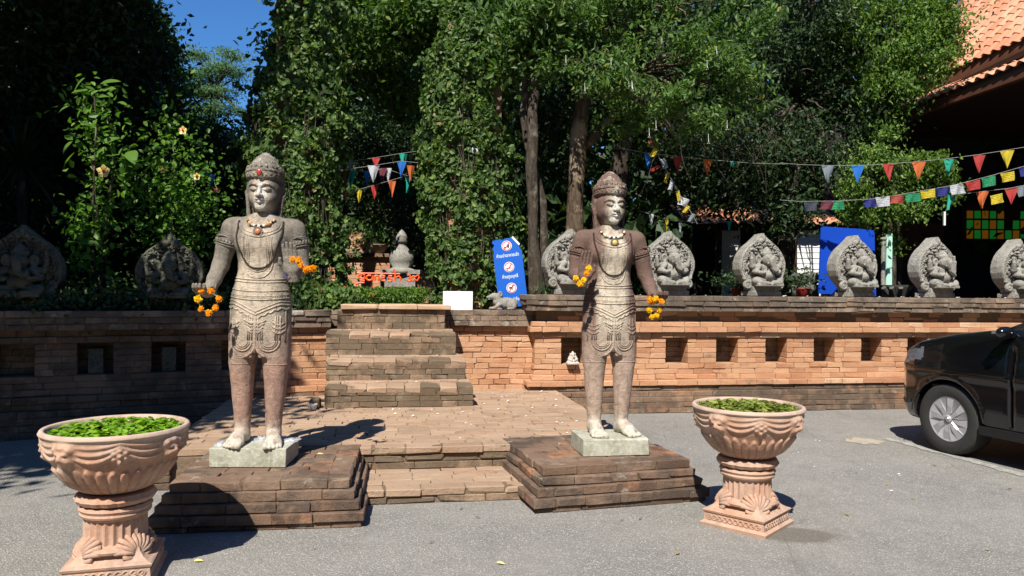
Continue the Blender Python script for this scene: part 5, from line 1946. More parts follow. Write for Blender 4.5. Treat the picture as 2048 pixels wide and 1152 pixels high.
for i in range(nx + 1):
    x = -.11 + .22 * i / nx
    z = .028 * math.sin(i / nx * 2 * math.pi)
    for y, dz in ((0, .022), (.36, 0.0)):
        V.append((x, y, z + dz)); V.append((x, y, z + dz - .014))
for i in range(nx):
    a_, b_ = i * 4, (i + 1) * 4
    F += [[a_, b_, b_ + 2, a_ + 2], [a_ + 1, a_ + 3, b_ + 3, b_ + 1], [a_ + 1, b_ + 1, b_, a_]]
tile_me = np_mesh('roof_tile', V, np.array(F), M['tile'])
rf = thing('roof_anchor', None, None) if False else None
hr = link(bpy.data.objects.new('roof', np_mesh('roof', [(-2.2, -.3, -.02), (.95, -.3, -.02), (.95, .95, .50), (-2.2, .95, .50)], np.array([[0, 1, 2, 3]]), M['wood_dark'])), hut)
hr.location = (at(1590, 0, Yh).x, Yh, 2.86)
for j in range(3):
    for i in range(14):
        o = bpy.data.objects.new('roof_tile', tile_me)
        o.location = (-2.05 + i * .212, -.34 + j * .31, .0 + j * .128); o.rotation_euler = (R(22.5), 0, 0)
        link(o, hr)

# ------------------------------------------------------------------ hall with the clay tile roof at the right
hall = thing('tiled_hall', 'open dark hall with a two-tier clay tiled roof at the right edge', 'building', (0, 0, 0))
# eave runs nearly straight away from the viewer
def roof_tier(e0, e1, z, pitch, rows, ncol, lab):
    e0, e1 = np.array(e0), np.array(e1)
    D = e1 - e0; L = np.linalg.norm(D); D /= L
    up = np.array([-D[1], D[0]])
    if up[0] < 0: up = -up
    rz = math.atan2(D[1], D[0])
    rt = bpy.data.objects.new('roof', None); link(rt, hall)
    S = rows * .30
    cp, sp = math.cos(pitch), math.sin(pitch)
    def P(s, t, dz=0): return (e0[0] + D[0] * s + up[0] * t * cp, e0[1] + D[1] * s + up[1] * t * cp, z + t * sp + dz)
    q = [P(0, -.02), P(L, -.02), P(L, S), P(0, S)]
    me = np_mesh('roof', [(a, b, c - .05) for a, b, c in q] + [(a, b, c - .10) for a, b, c in q], np.array([[0, 3, 2, 1], [4, 5, 6, 7], [0, 1, 5, 4], [1, 2, 6, 5], [2, 3, 7, 6], [3, 0, 4, 7]]), M['wood_dark'])
    rt = link(bpy.data.objects.new('roof', me), hall)
    Mx = Matrix(((D[0], up[0], 0), (D[1], up[1], 0), (0, 0, 1)))
    if Mx.determinant() < 0: Mx = Matrix(((-D[0], up[0], 0), (-D[1], up[1], 0), (0, 0, 1)))
    Rm = (Mx @ Matrix.Rotation(pitch, 3, 'X')).to_euler()
    tiles = []
    for j in range(rows):
        for i in range(ncol):
            q_ = .11 + i * .212
            if q_ > L: break
            p = P(q_, j * .30 - .06, -.022)
            px = 1024 + FPX * p[0] / p[1]; py = 580 - FPX * (p[2] - CAM_H) / p[1]
            tiles.append((px > 1860 and px < 2075 and py > -30, p))
    rest_V, rest_F, n = [], [], 0
    base_V = np.array([v.co[:] for v in tile_me.vertices]); base_F = np.array([list(q_.vertices) for q_ in tile_me.polygons])
    for vis, p in tiles:
        if vis:
            o = bpy.data.objects.new('roof_tile', tile_me)
            o.location = p; o.rotation_euler = Rm
            link(o, rt)
        else:
            rest_V.append(base_V @ np.array(Rm.to_matrix()).T + np.array(p)); rest_F.append(base_F + n); n += len(base_V)
    if rest_V:
        o = np_obj('far_tiles', np.concatenate(rest_V), np.concatenate(rest_F), M['tile'], rt); o['kind'] = 'stuff'
    print('tiles', lab, sum(1 for q_ in tiles if q_[0]))
    return D, up
e0, e1 = (7.15, 13.5), (7.62, 9.3)
D_, up_ = roof_tier((6.98, 15.0), (7.62, 9.3), 4.97, R(27), 3, 30, 'low')
roof_tier((7.55, 16.0), (8.30, 9.3), 5.62, R(47), 13, 34, 'high')
MB().add([(7.50, 16.0, 5.20), (8.28, 9.2, 5.20), (8.30, 9.2, 5.60), (7.55, 16.0, 5.60)], np.array([[0, 1, 2, 3]])).build('fascia', M['wood_red'], hall)
# barge board on the far gable, posts, beams, inner walls
MB().tube([(7.40, 16.05, 5.42), (10.2, 16.05, 8.45)], .07, 4).build('barge_board', M['wood_red'], hall)
MB().box((7.42, 11.4, 4.80), (.10, 4.4, .16), rz=math.atan2(.47, 4.2)).build('eave_beam', M['wood_red'], hall)
for y, x in ((11.2, 8.2), (9.0, 8.4)):
    MB().box((x, y, 3.1), (.20, .20, 3.5)).build('pillar', M['wood_dark'], hall)
MB().box((12.4, 17.2, 3.3), (10.5, .12, 4.2)).build('back_wall', M['dark_wall'], hall)
MB().box((16.5, 12.0, 3.3), (.12, 11.0, 4.2)).build('side_wall', M['dark_wall'], hall)
MB().box((12.4, 13.3, 5.16), (9.6, 8.4, .08)).build('ceiling', M['wood_dark'], hall)
MB().box((12.2, 13.0, 1.33), (9.6, 8.4, .08)).build('floor_slab', M['dark_wall'], hall)
MB().box((8.6, 17.08, 2.2), (2.4, .08, 1.9)).build('wall_panel', M['wood_red'], hall)
# coloured glass in the back wall
win = MB().box((0, 0, 0), (1.75, .05, .86)).build('window_frame', M['wood_dark'], hall)
wx, wz = at(2003, 447, 17.0).x, at(2003, 447, 17.0).z
win.location = (wx, 17.06, wz)
k = 0
for i in range(8):
    for j in range(3):
        if (i, j) in ((5, 2), (6, 2), (5, 1)): continue
        V = brick_verts(.135, .02, .19 if j < 2 else .17, rc, .8)
        o = np_obj('glass_pane', V, [BQ, BT], M['pane_green'] if (i + j) % 2 else M['pane_amber'], win)
        o.location = (-.70 + i * .175, -.035, -.25 + j * .225)
# upright pieces of a bright door frame inside
o = MB().box((0, 0, 0), (.03, .03, .24)).build('tube_lamp', M['white_paint'], None); o.location = at(1889, 437, 13.0)
tag(o, 'slim white vertical strip in the dark of the hall', 'strip')

# low stone trough behind the wall
tr = thing('stone_trough', 'dark carved stone trough between the two pale reliefs at the right', 'planter', tuple(at(1800, 593, 11.2)), TH)
MB().lathe([(.16, -.1), (.20, .0), (.34, .14), (.36, .17), (.33, .17), (.28, .10), (0, .08)], n=20, sy=.6).build('bowl', M['pot_grey'], tr)
for i in range(7):
    a_ = -math.pi / 2 + (i - 3) * .38
    MB().tube([(.25 * math.cos(a_), .15 * math.sin(a_), .02), (.37 * math.cos(a_), .22 * math.sin(a_), .13)], [.02, .035], 6).build('carved_lobe', M['pot_grey'], tr)

# ------------------------------------------------------------------ small white camera on the ivy
cc = thing('security_camera', 'small white security camera poking out of the ivy', 'camera', tuple(at(948, 301, 10.70)))
MB().tube([(0, .02, .02), (-.01, .4, .05)], .015, 6).build('bracket', M['white_paint'], cc)
o = MB().box((0, 0, 0), (.085, .16, .075)).build('housing', M['white_paint'], cc); o.rotation_euler = (R(12), R(12), R(12))
o2 = MB().lathe([(0, 0), (.026, 0), (.026, .012), (0, .012)], n=14).build('lens', M['sign_black'], o); o2.location = (0, -.085, 0); o2.rotation_euler = (R(90), 0, 0)

# ------------------------------------------------------------------ parked car, front towards the wall
def poly_sd(X, Z, pts):
    pts = np.array(pts, dtype=float)
    d = None; ins = None
    n = len(pts)
    for i in range(n):
        a, b = pts[i], pts[(i + 1) % n]
        e = b - a
        wx, wz = X - a[0], Z - a[1]
        t = np.clip((wx * e[0] + wz * e[1]) / (e @ e), 0, 1)
        bx, bz = wx - e[0] * t, wz - e[1] * t
        dd = bx * bx + bz * bz
        d = dd if d is None else np.minimum(d, dd)
        c = ((Z >= a[1]) & (Z < b[1]) & (e[0] * wz > e[1] * wx)) | ((Z < a[1]) & (Z >= b[1]) & (e[0] * wz < e[1] * wx))
        ins = c if ins is None else ins ^ c
    return np.where(ins, -1, 1) * np.sqrt(d)


def smax(a, b, k):
    h = np.clip(.5 + .5 * (a - b) / k, 0, 1)
    return b * (1 - h) + a * h + k * h * (1 - h)


def car_body():
    f = Field((-3.70, -1.0, .15), (1.05, 1.0, 1.75), .022)
    prof = [(.80, .33), (.84, .48), (.82, .66), (.75, .86), (.62, .985), (.40, 1.075), (0, 1.165), (-.35, 1.215), (-.62, 1.235), (-2.0, 1.17), (-3.2, 1.15), (-3.48, 1.05), (-3.52, .6), (-3.45, .32), (-2, .27), (.6, .27)]
    hood = lambda X: np.interp(X, [-3.6, -3.3, -2.6, 0.05, .38, .56, .70, .80, .86], [.55, .78, .86, .87, .845, .78, .66, .50, .34])
    X, Y, Z = f.ax[0][:, None, None], f.ax[1][None, :, None], f.ax[2][None, None, :]
    p2 = poly_sd(f.ax[0][:, None], f.ax[2][None, :], prof)[:, None, :]
    hw = hood(f.ax[0])[:, None, None] - .05 * np.clip((Z - .75) / .4, 0, 1) ** 1.5 - .04 * np.clip((.45 - Z) / .25, 0, 1) + .012 * np.exp(-((Z - .80) / .05) ** 2)
    d = smax(p2 + .0, (np.abs(Y) - hw) * .93, .10)
    gl = [(-.20, 1.12), (-1.32, 1.60), (-1.8, 1.655), (-2.4, 1.65), (-2.9, 1.58), (-3.45, 1.12)]
    g2 = poly_sd(f.ax[0][:, None], f.ax[2][None, :], gl)[:, None, :]
    gw = .79 - .32 * (Z - 1.1)
    g = smax(g2, (np.abs(Y) - gw) * .95, .07)
    d = np.minimum(d, g)
    # wheel arches with a lip
    for cx in (0.0, -2.62):
        r = np.sqrt((X - cx) ** 2 + (Z - .335) ** 2)
        lip = np.maximum(np.abs(r - .395) - .016, np.abs(np.abs(Y) - hood(np.array([cx]))[0]) - .014)
        d = np.minimum(d, np.maximum(lip, .36 - Z))
        well = np.maximum(r - .385, .50 - np.abs(Y))
        d = np.maximum(d, -well)
    # lower grille intake and door gap
    d = np.maximum(d, -(np.maximum(np.maximum(.76 - X, np.abs(Z - .42) - .05), np.abs(Y) - .40)))
    for gx in (-.66, -1.72):
        d = np.maximum(d, -(np.maximum(np.maximum(np.abs(X - gx) - .008, np.abs(Z - .72) - .36), .80 - np.abs(Y))))
    f.F[:] = np.clip(d, -.1, .1)
    return f.surf()


HX, HY = -.31, .951
W0 = np.array((4.30, 7.28))
cc_ = W0 + np.array((HY, -HX)) * .76
car = thing('parked_car', 'glossy black car parked nose to the brick wall at the right edge', 'car', (cc_[0], cc_[1], 0), math.atan2(HY, HX))
CV, CQ = car_body()
CV = relax(CV, CQ, 2, .5)
cen = CV[CQ].mean(1)
nrm = np.cross(CV[CQ[:, 1]] - CV[CQ[:, 0]], CV[CQ[:, 2]] - CV[CQ[:, 0]])
nrm /= np.linalg.norm(nrm, axis=1, keepdims=True) + 1e-12
x, y, z = cen.T
glass = ((z > 1.225) & (z < 1.56) & (np.abs(y) < .80) & (x < -.60) & (x > -3.1) & (np.abs(nrm[:, 2]) < .75) & (np.abs(nrm[:, 1]) > .5) & ~((x > -1.90) & (x < -1.80)) & (z < 1.225 + (-.50 - x) * .44)) | \
        ((x > -1.30) & (x < -.42) & (np.abs(nrm[:, 1]) < .35) & (nrm[:, 0] > .2) & (z > 1.21))
lamp = (x > .30) & (x < .76) & (np.abs(y) > .45) & (z > .82 + .26 * np.clip(.62 - x, 0, 1)) & (z < 1.015 - .20 * np.clip(x - .30, 0, 1)) & (np.abs(nrm[:, 2]) < .88)
def sub(name, mask, mat, off=0.0):
    q = CQ[mask]; u, inv = np.unique(q, return_inverse=True)
    N = np.zeros_like(CV); np.add.at(N, CQ.ravel(), np.repeat(nrm, 4, 0)); N /= np.linalg.norm(N, axis=1, keepdims=True) + 1e-9
    return np_obj(name, CV[u] + N[u] * off, inv.reshape(-1, 4), mat, car, True)
sub('body', ~(glass | lamp), M['car_paint'])
sub('window', glass & (y > 0) & (np.abs(nrm[:, 1]) > .5), M['car_glass'])
sub('window', glass & (y < 0) & (np.abs(nrm[:, 1]) > .5), M['car_glass'])
sub('windscreen', glass & (np.abs(nrm[:, 1]) <= .5), M['car_glass'])
sub('headlight', lamp & (y > 0), M['lamp_glass'])
sub('headlight', lamp & (y < 0), M['lamp_glass'])
for sy in (1, -1):
    MB().ball((.56, sy * .66, .885), (.05, .05, .045), 14, 8).build('headlight_bulb', M['chrome'], car, True)
    MB().box((.44, sy * .56, .88), (.34, .28, .12)).build('headlight_housing', M['trim'], car)
    mb = MB(); mb.ball((-.66, sy * .93, 1.215), (.055, .095, .055), 16, 10); mb.tube([(-.64, sy * .74, 1.19), (-.66, sy * .88, 1.20)], .03, 8)
    mr = mb.build('door_mirror', M['car_paint'], car, True)
    MB().box((-.60, sy * .95, 1.215), (.03, .10, .022)).build('mirror_indicator', M['lamp_glass'], mr)
    MB().tube([(-.78, sy * .80, 1.215), (-1.6, sy * .795, 1.232), (-2.9, sy * .77, 1.225)], .010, 6).build('window_trim', M['chrome'], car)
    MB().box((-1.30, sy * .84, .30), (1.9, .05, .08)).build('sill', M['trim'], car)
    MB().tube([(.46, sy * .80, .46), (.58, sy * .74, .44), (.68, sy * .65, .44)], .03, 8).build('fog_lamp_trim', M['trim'], car)
    MB().tube([(-1.62, sy * .872, .985), (-1.50, sy * .885, .99), (-1.42, sy * .872, .985)], .014, 6).build('door_handle', M['chrome'], car)
MB().box((.77, 0, .42), (.03, .80, .10)).build('grille', M['trim'], car)
tyre_prof = [(.215, -.095), (.245, -.105), (.315, -.108), (.335, -.095), (.342, -.06), (.343, 0), (.342, .06), (.335, .095), (.315, .108), (.245, .105), (.215, .095)]
def wheel(x, y, sy, steer=0.0, full=True):
    w = bpy.data.objects.new('wheel', MB().lathe(tyre_prof, n=64, cap=False).mesh('wheel', M['rubber'], True))
    link(w, car); w.location = (x, y, .343); w.rotation_euler = (R(-90) * sy, 0, 0)
    w.rotation_euler = (Matrix.Rotation(steer, 3, 'Z') @ Matrix.Rotation(R(-90) * sy, 3, 'X')).to_euler()
    if not full: return
    # treads
    MB().lathe([(.0, .045), (.222, .045), (.232, .07), (.226, .088), (.218, .09), (.214, .06), (0, .05)], n=48).build('wheel_dish', M['trim'], w, True)
    MB().lathe([(.212, .088), (.222, .096), (.232, .093), (.238, .080), (.232, .085)], n=64).build('rim', M['alloy'], w, True)
    for k in range(8):
        a = k * math.pi / 4
        c, s_ = math.cos(a), math.sin(a)
        pts = [(.035, -.026), (.11, -.040), (.214, -.060), (.222, .0), (.214, .022), (.13, .008), (.035, .014)]
        V = [(px_ * c - py_ * s_, px_ * s_ + py_ * c, .100 - .012 * abs(px_ - .1) / .1) for px_, py_ in pts] + [(px_ * c - py_ * s_, px_ * s_ + py_ * c, .070) for px_, py_ in pts]
        n = 7
        MB().add(V, [np.array([[i, (i + 1) % n, n + (i + 1) % n, n + i] for i in range(n)]), np.array([list(range(n))])]).build('spoke', M['alloy'], w)
        V = [(px_ * c - py_ * s_, px_ * s_ + py_ * c, zz) for px_, py_, zz in ((.05, .014, .101), (.13, .010, .100), (.205, .024, .092), (.205, .042, .076), (.13, .026, .078), (.05, .024, .09))]
        MB().add(V, np.array([[0, 1, 4, 5], [1, 2, 3, 4]])).build('spoke_edge', M['alloy_hi'], w)
    MB().lathe([(0, .108), (.034, .106), (.040, .095)], n=24).build('hub_cap', M['alloy'], w, True)
    mb = MB(); a = np.linspace(0, 2 * np.pi, 20)
    mb.tube([(.020 * math.cos(t), .020 * math.sin(t), .109) for t in a], .003, 5).box((0, 0, .109), (.052, .006, .004))
    mb.build('emblem', M['chrome'], w)
wheel(0, .74, 1)
wheel(-2.62, .74, 1); wheel(0, -.74, -1, full=False); wheel(-2.62, -.74, -1, full=False)
# bay line beside the car
a, b = np.array((4.02, 8.02)), np.array((4.62, 5.6))
d_ = (b - a) / np.linalg.norm(b - a); n_ = np.array((-d_[1], d_[0])) * .055
q = np.random.default_rng(2)
edge1 = [tuple(a + d_ * t + n_ * (1 + .25 * q.normal())) for t in np.linspace(0, 2.45, 40)]
edge2 = [tuple(a + d_ * t - n_ * (1 + .25 * q.normal())) for t in np.linspace(2.45, 0, 40)]
tag(sheet('bay_line', edge1 + edge2, .0045, M['line']), 'worn pale parking bay line beside the black car', kind='structure')

# ------------------------------------------------------------------ pennants and prayer flags
def flag_mesh(name, kind, w, h, mat, seed):
    q = np.random.default_rng(seed)
    n = 6
    V, F = [], []
    ph, am = q.uniform(0, 6), q.uniform(.012, .028)
    for j in range(n + 1):
        t = j / n
        for i in range(n + 1):
            s = i / n - .5
            ww = w * (1 - t * .97) if kind == 'pennant' else w * (1 - .06 * math.sin(t * 3))
            V.append((s * ww, am * math.sin(s * 7 + ph + t * 2) * (t + .3), -h * t + (.01 * s if kind == 'prayer_flag' else 0) * q.uniform(-1, 1)))
    for j in range(n):
        for i in range(n):
            a = j * (n + 1) + i
            F.append([a, a + n + 1, a + n + 2, a + 1])
    V = np.array(V)
    th = np.array([0, .0012, 0])
    VV = np.concatenate([V, V + th]); F = np.array(F); m = len(V)
    return np_mesh(name, VV, np.concatenate([F, F[:, ::-1] + m]), mat, True)


def bunting(label, flags, Y, line=None, group='strings of coloured flags between the trees', yslope=0.0, wire='wire'):
    """flags: (px of top centre, py of top, colour, kind, width px, height px, tilt deg)."""
    Yf = lambda px: Y + yslope * (px - flags[0][0])
    line = line or [(f[0], f[1]) for f in flags]
    p0 = at(line[0][0], line[0][1], Yf(line[0][0]))
    t = thing('flag_string', label, 'flag string', tuple(p0), group=group)
    MB().tube([at(a, b, Yf(a)) - p0 for a, b in line], .0035, 4).build('cord', M[wire], t)
    for k, f in enumerate(flags):
        px, py, col, kind, w, h = f[:6]
        tl = f[6] if len(f) > 6 else 0
        yy = Yf(px); m = yy / FPX
        me = flag_mesh(kind, kind, w * m, h * m, FLAG[col + ('_p' if kind == 'prayer_flag' else '')], k + int(px))
        o = bpy.data.objects.new(kind, me)
        o.location = at(px, py, yy) - p0 + Vector((0, 0, 0)); o.rotation_euler = (0, R(-tl), rnd.uniform(-.6, .6) if kind == 'pennant' else rnd.uniform(-.16, .16))
        link(o, t)
    return t


P, Q = 'pennant', 'prayer_flag'
bunting('upper string of large pennants in front of the tiled hall at the right',
        [(1656, 331, 'grey', P, 24, 36), (1716, 331, 'blue', P, 25, 35), (1777, 328, 'red', P, 24, 33), (1838, 324, 'orange', P, 25, 36), (1898, 318, 'teal', P, 23, 34), (1959, 310, 'red', P, 24, 36), (2015, 301, 'yellow', P, 24, 36), (2080, 292, 'blue', P, 24, 36)],
        10.75, [(1560, 326), (1600, 329), (1656, 331), (1716, 331), (1777, 328), (1838, 323), (1898, 317), (1959, 309), (2015, 300), (2110, 284)])
bunting('string of printed rectangular prayer flags rising to the right edge',
        [(1621, 405, 'slate', Q, 25, 17, 0), (1655, 404, 'maroon', Q, 26, 15, 0), (1676, 402, 'green', Q, 24, 17, 2), (1742, 398, 'navy', Q, 24, 16, 3), (1765, 394, 'white', Q, 28, 19, 4), (1795, 390, 'brick', Q, 29, 16, 5), (1825, 387, 'green', Q, 28, 17, 6), (1855, 380, 'yellow', Q, 29, 16, 8),
         (1884, 375, 'navy', Q, 27, 17, 8), (1914, 369, 'white', Q, 30, 19, 9), (1945, 362, 'red', Q, 30, 18, 10), (1976, 353, 'green', Q, 29, 20, 11), (2014, 345, 'yellow', Q, 32, 18, 11), (2055, 333, 'navy', Q, 32, 18, 12)],
        10.55, [(1560, 400), (1600, 403), (1676, 402), (1742, 398), (1795, 390), (1855, 380), (1914, 369), (1976, 353), (2050, 332), (2110, 314)])
bunting('shaded lower string of mixed flags at the right edge under the prayer flags',
        [(1903, 392, 'teal', P, 24, 30, -18), (1965, 383, 'orange', P, 24, 34), (1993, 389, 'yellow', Q, 24, 18, 12), (2023, 377, 'red', P, 24, 32), (2046, 372, 'grey', Q, 26, 20, 12)],
        10.6, [(1880, 392), (1910, 390), (1965, 383), (2023, 376), (2060, 368), (2120, 356)])
bunting('string of dim pennants in the shade right of the right statue',
        [(1296, 306, 'blue', P, 22, 32), (1356, 313, 'red', P, 20, 34), (1416, 319, 'orange', P, 20, 32), (1467, 323, 'teal', P, 12, 12)],
        10.3, [(1240, 296), (1296, 306), (1356, 313), (1416, 319), (1500, 326), (1560, 328)])
bunting('slack cord of crumpled prayer flags hanging down right of the right statue',
        [(1303, 281, 'red', P, 14, 14), (1313, 298, 'yellow', Q, 11, 18, -30), (1325, 318, 'white', Q, 10, 20, 20), (1310, 334, 'red', Q, 20, 6, 25), (1338, 345, 'yellow', Q, 7, 22, -20), (1345, 362, 'white', Q, 9, 18, -15), (1355, 382, 'yellow', Q, 8, 20, 15), (1370, 396, 'white', Q, 20, 16, -20), (1377, 412, 'yellow', Q, 9, 16, -30), (1388, 428, 'grey', Q, 10, 18, -25)],
        10.1, [(1296, 270), (1310, 300), (1330, 335), (1345, 362), (1360, 390), (1377, 415), (1395, 448)])
bunting('faint far string of small pennants just above the nearest stone reliefs',
        [(1303, 428, 'white', P, 10, 28), (1334, 440, 'yellow', P, 11, 26), (1361, 446, 'white', P, 9, 27), (1459, 443, 'teal', P, 9, 24)],
        11.5, [(1280, 422), (1334, 439), (1400, 447), (1459, 443), (1500, 440)])
bunting('top string of pennants in the gap between the ivy pillars',
        [(701, 323, 'grey', P, 16, 20), (752, 316, 'red', P, 17, 20), (807, 307, 'teal', P, 18, 26)], 11.6, [(686, 325), (752, 315), (807, 306), (836, 302)])
bunting('second string of pennants in the gap between the ivy pillars',
        [(747, 331, 'white', P, 24, 34), (803, 323, 'blue', P, 21, 31), (822, 331, 'orange', P, 18, 30)], 11.3, [(684, 340), (747, 331), (803, 322), (840, 326)])
bunting('third string of pennants in the gap between the ivy pillars',
        [(692, 341, 'brown', P, 20, 40), (702, 341, 'teal', P, 21, 39), (734, 344, 'blue', P, 12, 30), (765, 336, 'maroon', P, 22, 33), (777, 336, 'white', P, 13, 32), (815, 354, 'teal', P, 14, 32)], 11.8, [(684, 340), (734, 343), (770, 337), (815, 352), (840, 356)])
bunting('lowest string of pennants in the gap between the ivy pillars',
        [(690, 386, 'red', P, 14, 14), (718, 380, 'yellow', P, 13, 26), (749, 371, 'red', P, 15, 30), (784, 361, 'orange', P, 16, 34)], 11.45, [(680, 388), (718, 379), (749, 370), (784, 360), (836, 345)])
bunting('dim string of flags in the shrubs left of the left statue',
        [(372, 340, 'slate', P, 16, 28), (402, 342, 'teal', P, 22, 24), (422, 348, 'blue', P, 20, 22), (433, 376, 'red', P, 12, 14), (430, 412, 'red', P, 12, 14)], 10.4, [(340, 332), (372, 339), (402, 341), (422, 347), (433, 376), (431, 425)])

# ------------------------------------------------------------------ foliage
def unit(v):
    return v / (np.linalg.norm(v, axis=1, keepdims=True) + 1e-9)


def leaf_geo(C, L, asp, N, D, r, six=True, fold=.25, curl=.12):
    """C centres, L lengths, N normals, D tip directions."""
    n = len(C)
    D = unit(D - N * (D * N).sum(1, keepdims=True)); S = np.cross(N, D)
    L = L[:, None]; W = L * asp * .5
    base = C - D * L * .5; tip = C + D * L * .5 - N * L * curl
    if not six:
        l = C + S * W + N * W * fold; q = C - S * W + N * W * fold
        V = np.stack([base, q, tip, l], 1).reshape(-1, 3)
        i = np.arange(n)[:, None] * 4
        return V, np.concatenate([i + np.array([0, 1, 2]), i + np.array([0, 2, 3])])
    l1 = C - D * L * .18 + S * W + N * W * fold; r1 = C - D * L * .18 - S * W + N * W * fold
    l2 = C + D * L * .20 + S * W * .78 + N * W * fold * .8 - N * L * curl * .4; r2 = C + D * L * .20 - S * W * .78 + N * W * fold * .8 - N * L * curl * .4
    V = np.stack([base, r1, r2, tip, l2, l1], 1).reshape(-1, 3)
    i = np.arange(n)[:, None] * 6
    return V, np.concatenate([i + np.array([0, 1, 2, 3]), i + np.array([0, 3, 4, 5])])


def leaves(name, C, size, asp, mat, parent=None, seed=1, out=None, bias=1.0, droop=.6, six=True, sizevar=.3, kind=None, upb=.3):
    r = np.random.default_rng(seed)
    n = len(C)
    N = r.normal(size=(n, 3)) + (out * bias if out is not None else 0) + np.array([0, 0, upb])
    N = unit(N)
    D = r.normal(size=(n, 3)) * .8 + np.array([0, 0, -droop])
    L = size * (1 + sizevar * r.uniform(-1, 1, n))
    V, F = leaf_geo(C, L, asp, N, D, r, six)
    o = np_obj(name, V, F, mat, parent)
    if kind: o['kind'] = kind
    return o


def clumps(ells, r, per, sig, squash=.8):
    """ells: (centre, radii, number of clumps). Returns leaf centres and the clump centres."""
    out, cc = [], []
    for c, rad, k in ells:
        c, rad = np.array(c, dtype=float), np.array(rad, dtype=float)
        d = unit(r.normal(size=(k, 3))) * (r.random((k, 1)) ** .38)
        P = c + d * rad
        cc.append(P)
        s = sig * r.uniform(.6, 1.35, (k, 1, 1))
        X = P[:, None, :] + r.normal(size=(k, per, 3)) * s * np.array([1, 1, squash])
        out.append(X.reshape(-1, 3))
    return np.concatenate(out), np.concatenate(cc)


def pxe(px, py, Y, rx, rz, ry=None, k=30):
    """Ellipsoid seen at a pixel with pixel radii."""
    m = Y / FPX
    return (tuple(at(px, py, Y)), (rx * m, ry if ry else min(rx, rz) * m, rz * m), k)


# spots to light: crown leaves on their sun ray are taken out
_sd = np.array(list(SUN_FROM))
SUNNY = [(at(210, 170, 8.8), .34), (at(160, 170, 8.8), .30), (at(262, 305, 8.8), .28), (at(210, 300, 8.8), .28), (at(208, 343, 8.8), .18), (at(150, 290, 8.8), .25), (at(175, 240, 8.9), .22),
         (at(165, 450, 8.9), .30), (at(366, 261, 9.3), .30), (at(390, 350, 9.4), .28), (at(350, 420, 9.6), .12), (at(300, 500, 8.3), .10), (at(330, 560, 8.3), .06), (at(360, 330, 9.6), .22), (at(225, 400, 9.2), .16),
         (at(1616, 525, 14.5), .45), (at(1600, 440, 14.3), .5), (at(1660, 440, 14.3), .3), (at(777, 560, 12.4), .42), (at(740, 560, 12.4), .42), (at(815, 560, 12.4), .40), (at(805, 500, 12.2), .5), (at(735, 500, 15.2), .75), (at(700, 540, 15.2), .6), (at(770, 590, 10.6), .6),
         (at(720, 590, 10.6), .6), (at(830, 590, 10.7), .5), (at(1145, 400, 10.8), .16), (at(1148, 450, 10.8), .14), (at(1065, 480, 10.4), .22), (at(1075, 560, 10.4), .25), (at(1063, 330, 10.4), .14), (at(1695, 520, 11.0), .75), (at(760, 350, 11.4), .6)]


def sun_gaps(C, r):
    keep = np.ones(len(C), bool)
    for T, rad in SUNNY:
        w = C - np.array(T)
        t = w @ _sd
        d = np.linalg.norm(w - t[:, None] * _sd, axis=1)
        keep &= ~((t > .5) & (d < rad * (1 + .25 * r.normal(size=len(C)))))
    return C[keep]


def tree(name, label, cat, trunks, ells, per, sig, size, mat, bark, seed, asp=.5, six=True, limbs=14, group=None, droop=.6, lim_r=.022, upb=.3, flat=.8, kind_out=None):
    r = np.random.default_rng(seed)
    base = Vector(trunks[0][0][0])
    t = thing(name, label, cat, tuple(base), group=group)
    b = np.array(base)
    C, cc = clumps(ells, r, per, sig, flat)
    C = sun_gaps(C, r)
    if 'canopy' in name or 'cork' in name or 'fig' in name or 'leaning' in name:
        den = np.sin(C[:, 0] * 3.1 + seed) * np.sin(C[:, 2] * 4.3 + C[:, 0] * 1.2) + .5 * np.sin(C[:, 0] * 7.0 - C[:, 2] * 5.0 + seed)
        C = C[(den < .30) | (r.random(len(C)) < .22) | (C[:, 2] > CAM_H + .40 * C[:, 1])]
    for pts, rad in trunks:
        A = np.array([list(p) for p in pts]) - b
        # smooth and wobble
        s = np.linspace(0, len(A) - 1, 12); B_ = np.stack([np.interp(s, np.arange(len(A)), A[:, i]) for i in range(3)], 1)
        B_[1:-1] += r.normal(size=(10, 3)) * .010
        rr = np.interp(s, np.arange(len(A)), rad)
        rr = rr * (1 + .08 * r.normal(size=12))
        MB().tube(B_, rr, 12).build('trunk', bark, t, True)
    if limbs:
        mb = MB()
        top = np.concatenate([np.array([list(p) for p in pts[-2:]]) for pts, _ in trunks]) - b
        sel = r.choice(len(cc), min(limbs, len(cc)), replace=False)
        for q in cc[sel] - b:
            k = np.argmin(np.linalg.norm(top - q, axis=1)); s0 = top[k]
            mid = (s0 + q) / 2 + r.normal(size=3) * .15 + np.array([0, 0, .15])
            ts = np.linspace(0, 1, 9)[:, None]
            B_ = (1 - ts) ** 2 * s0 + 2 * ts * (1 - ts) * mid + ts ** 2 * q + r.normal(size=(9, 3)) * .018
            mb.tube(B_, np.linspace(lim_r * 1.6, lim_r * .35, 9), 5)
        o = mb.build('limbs', bark, t, True); o['kind'] = 'stuff'
    leaves('crown', C - b, size, asp, mat, t, seed + 1, None, droop=droop, six=six, upb=upb)
    return t


def G(px, Y, z=tz):
    p = at(px, 590, Y); return (p.x, p.y, z)


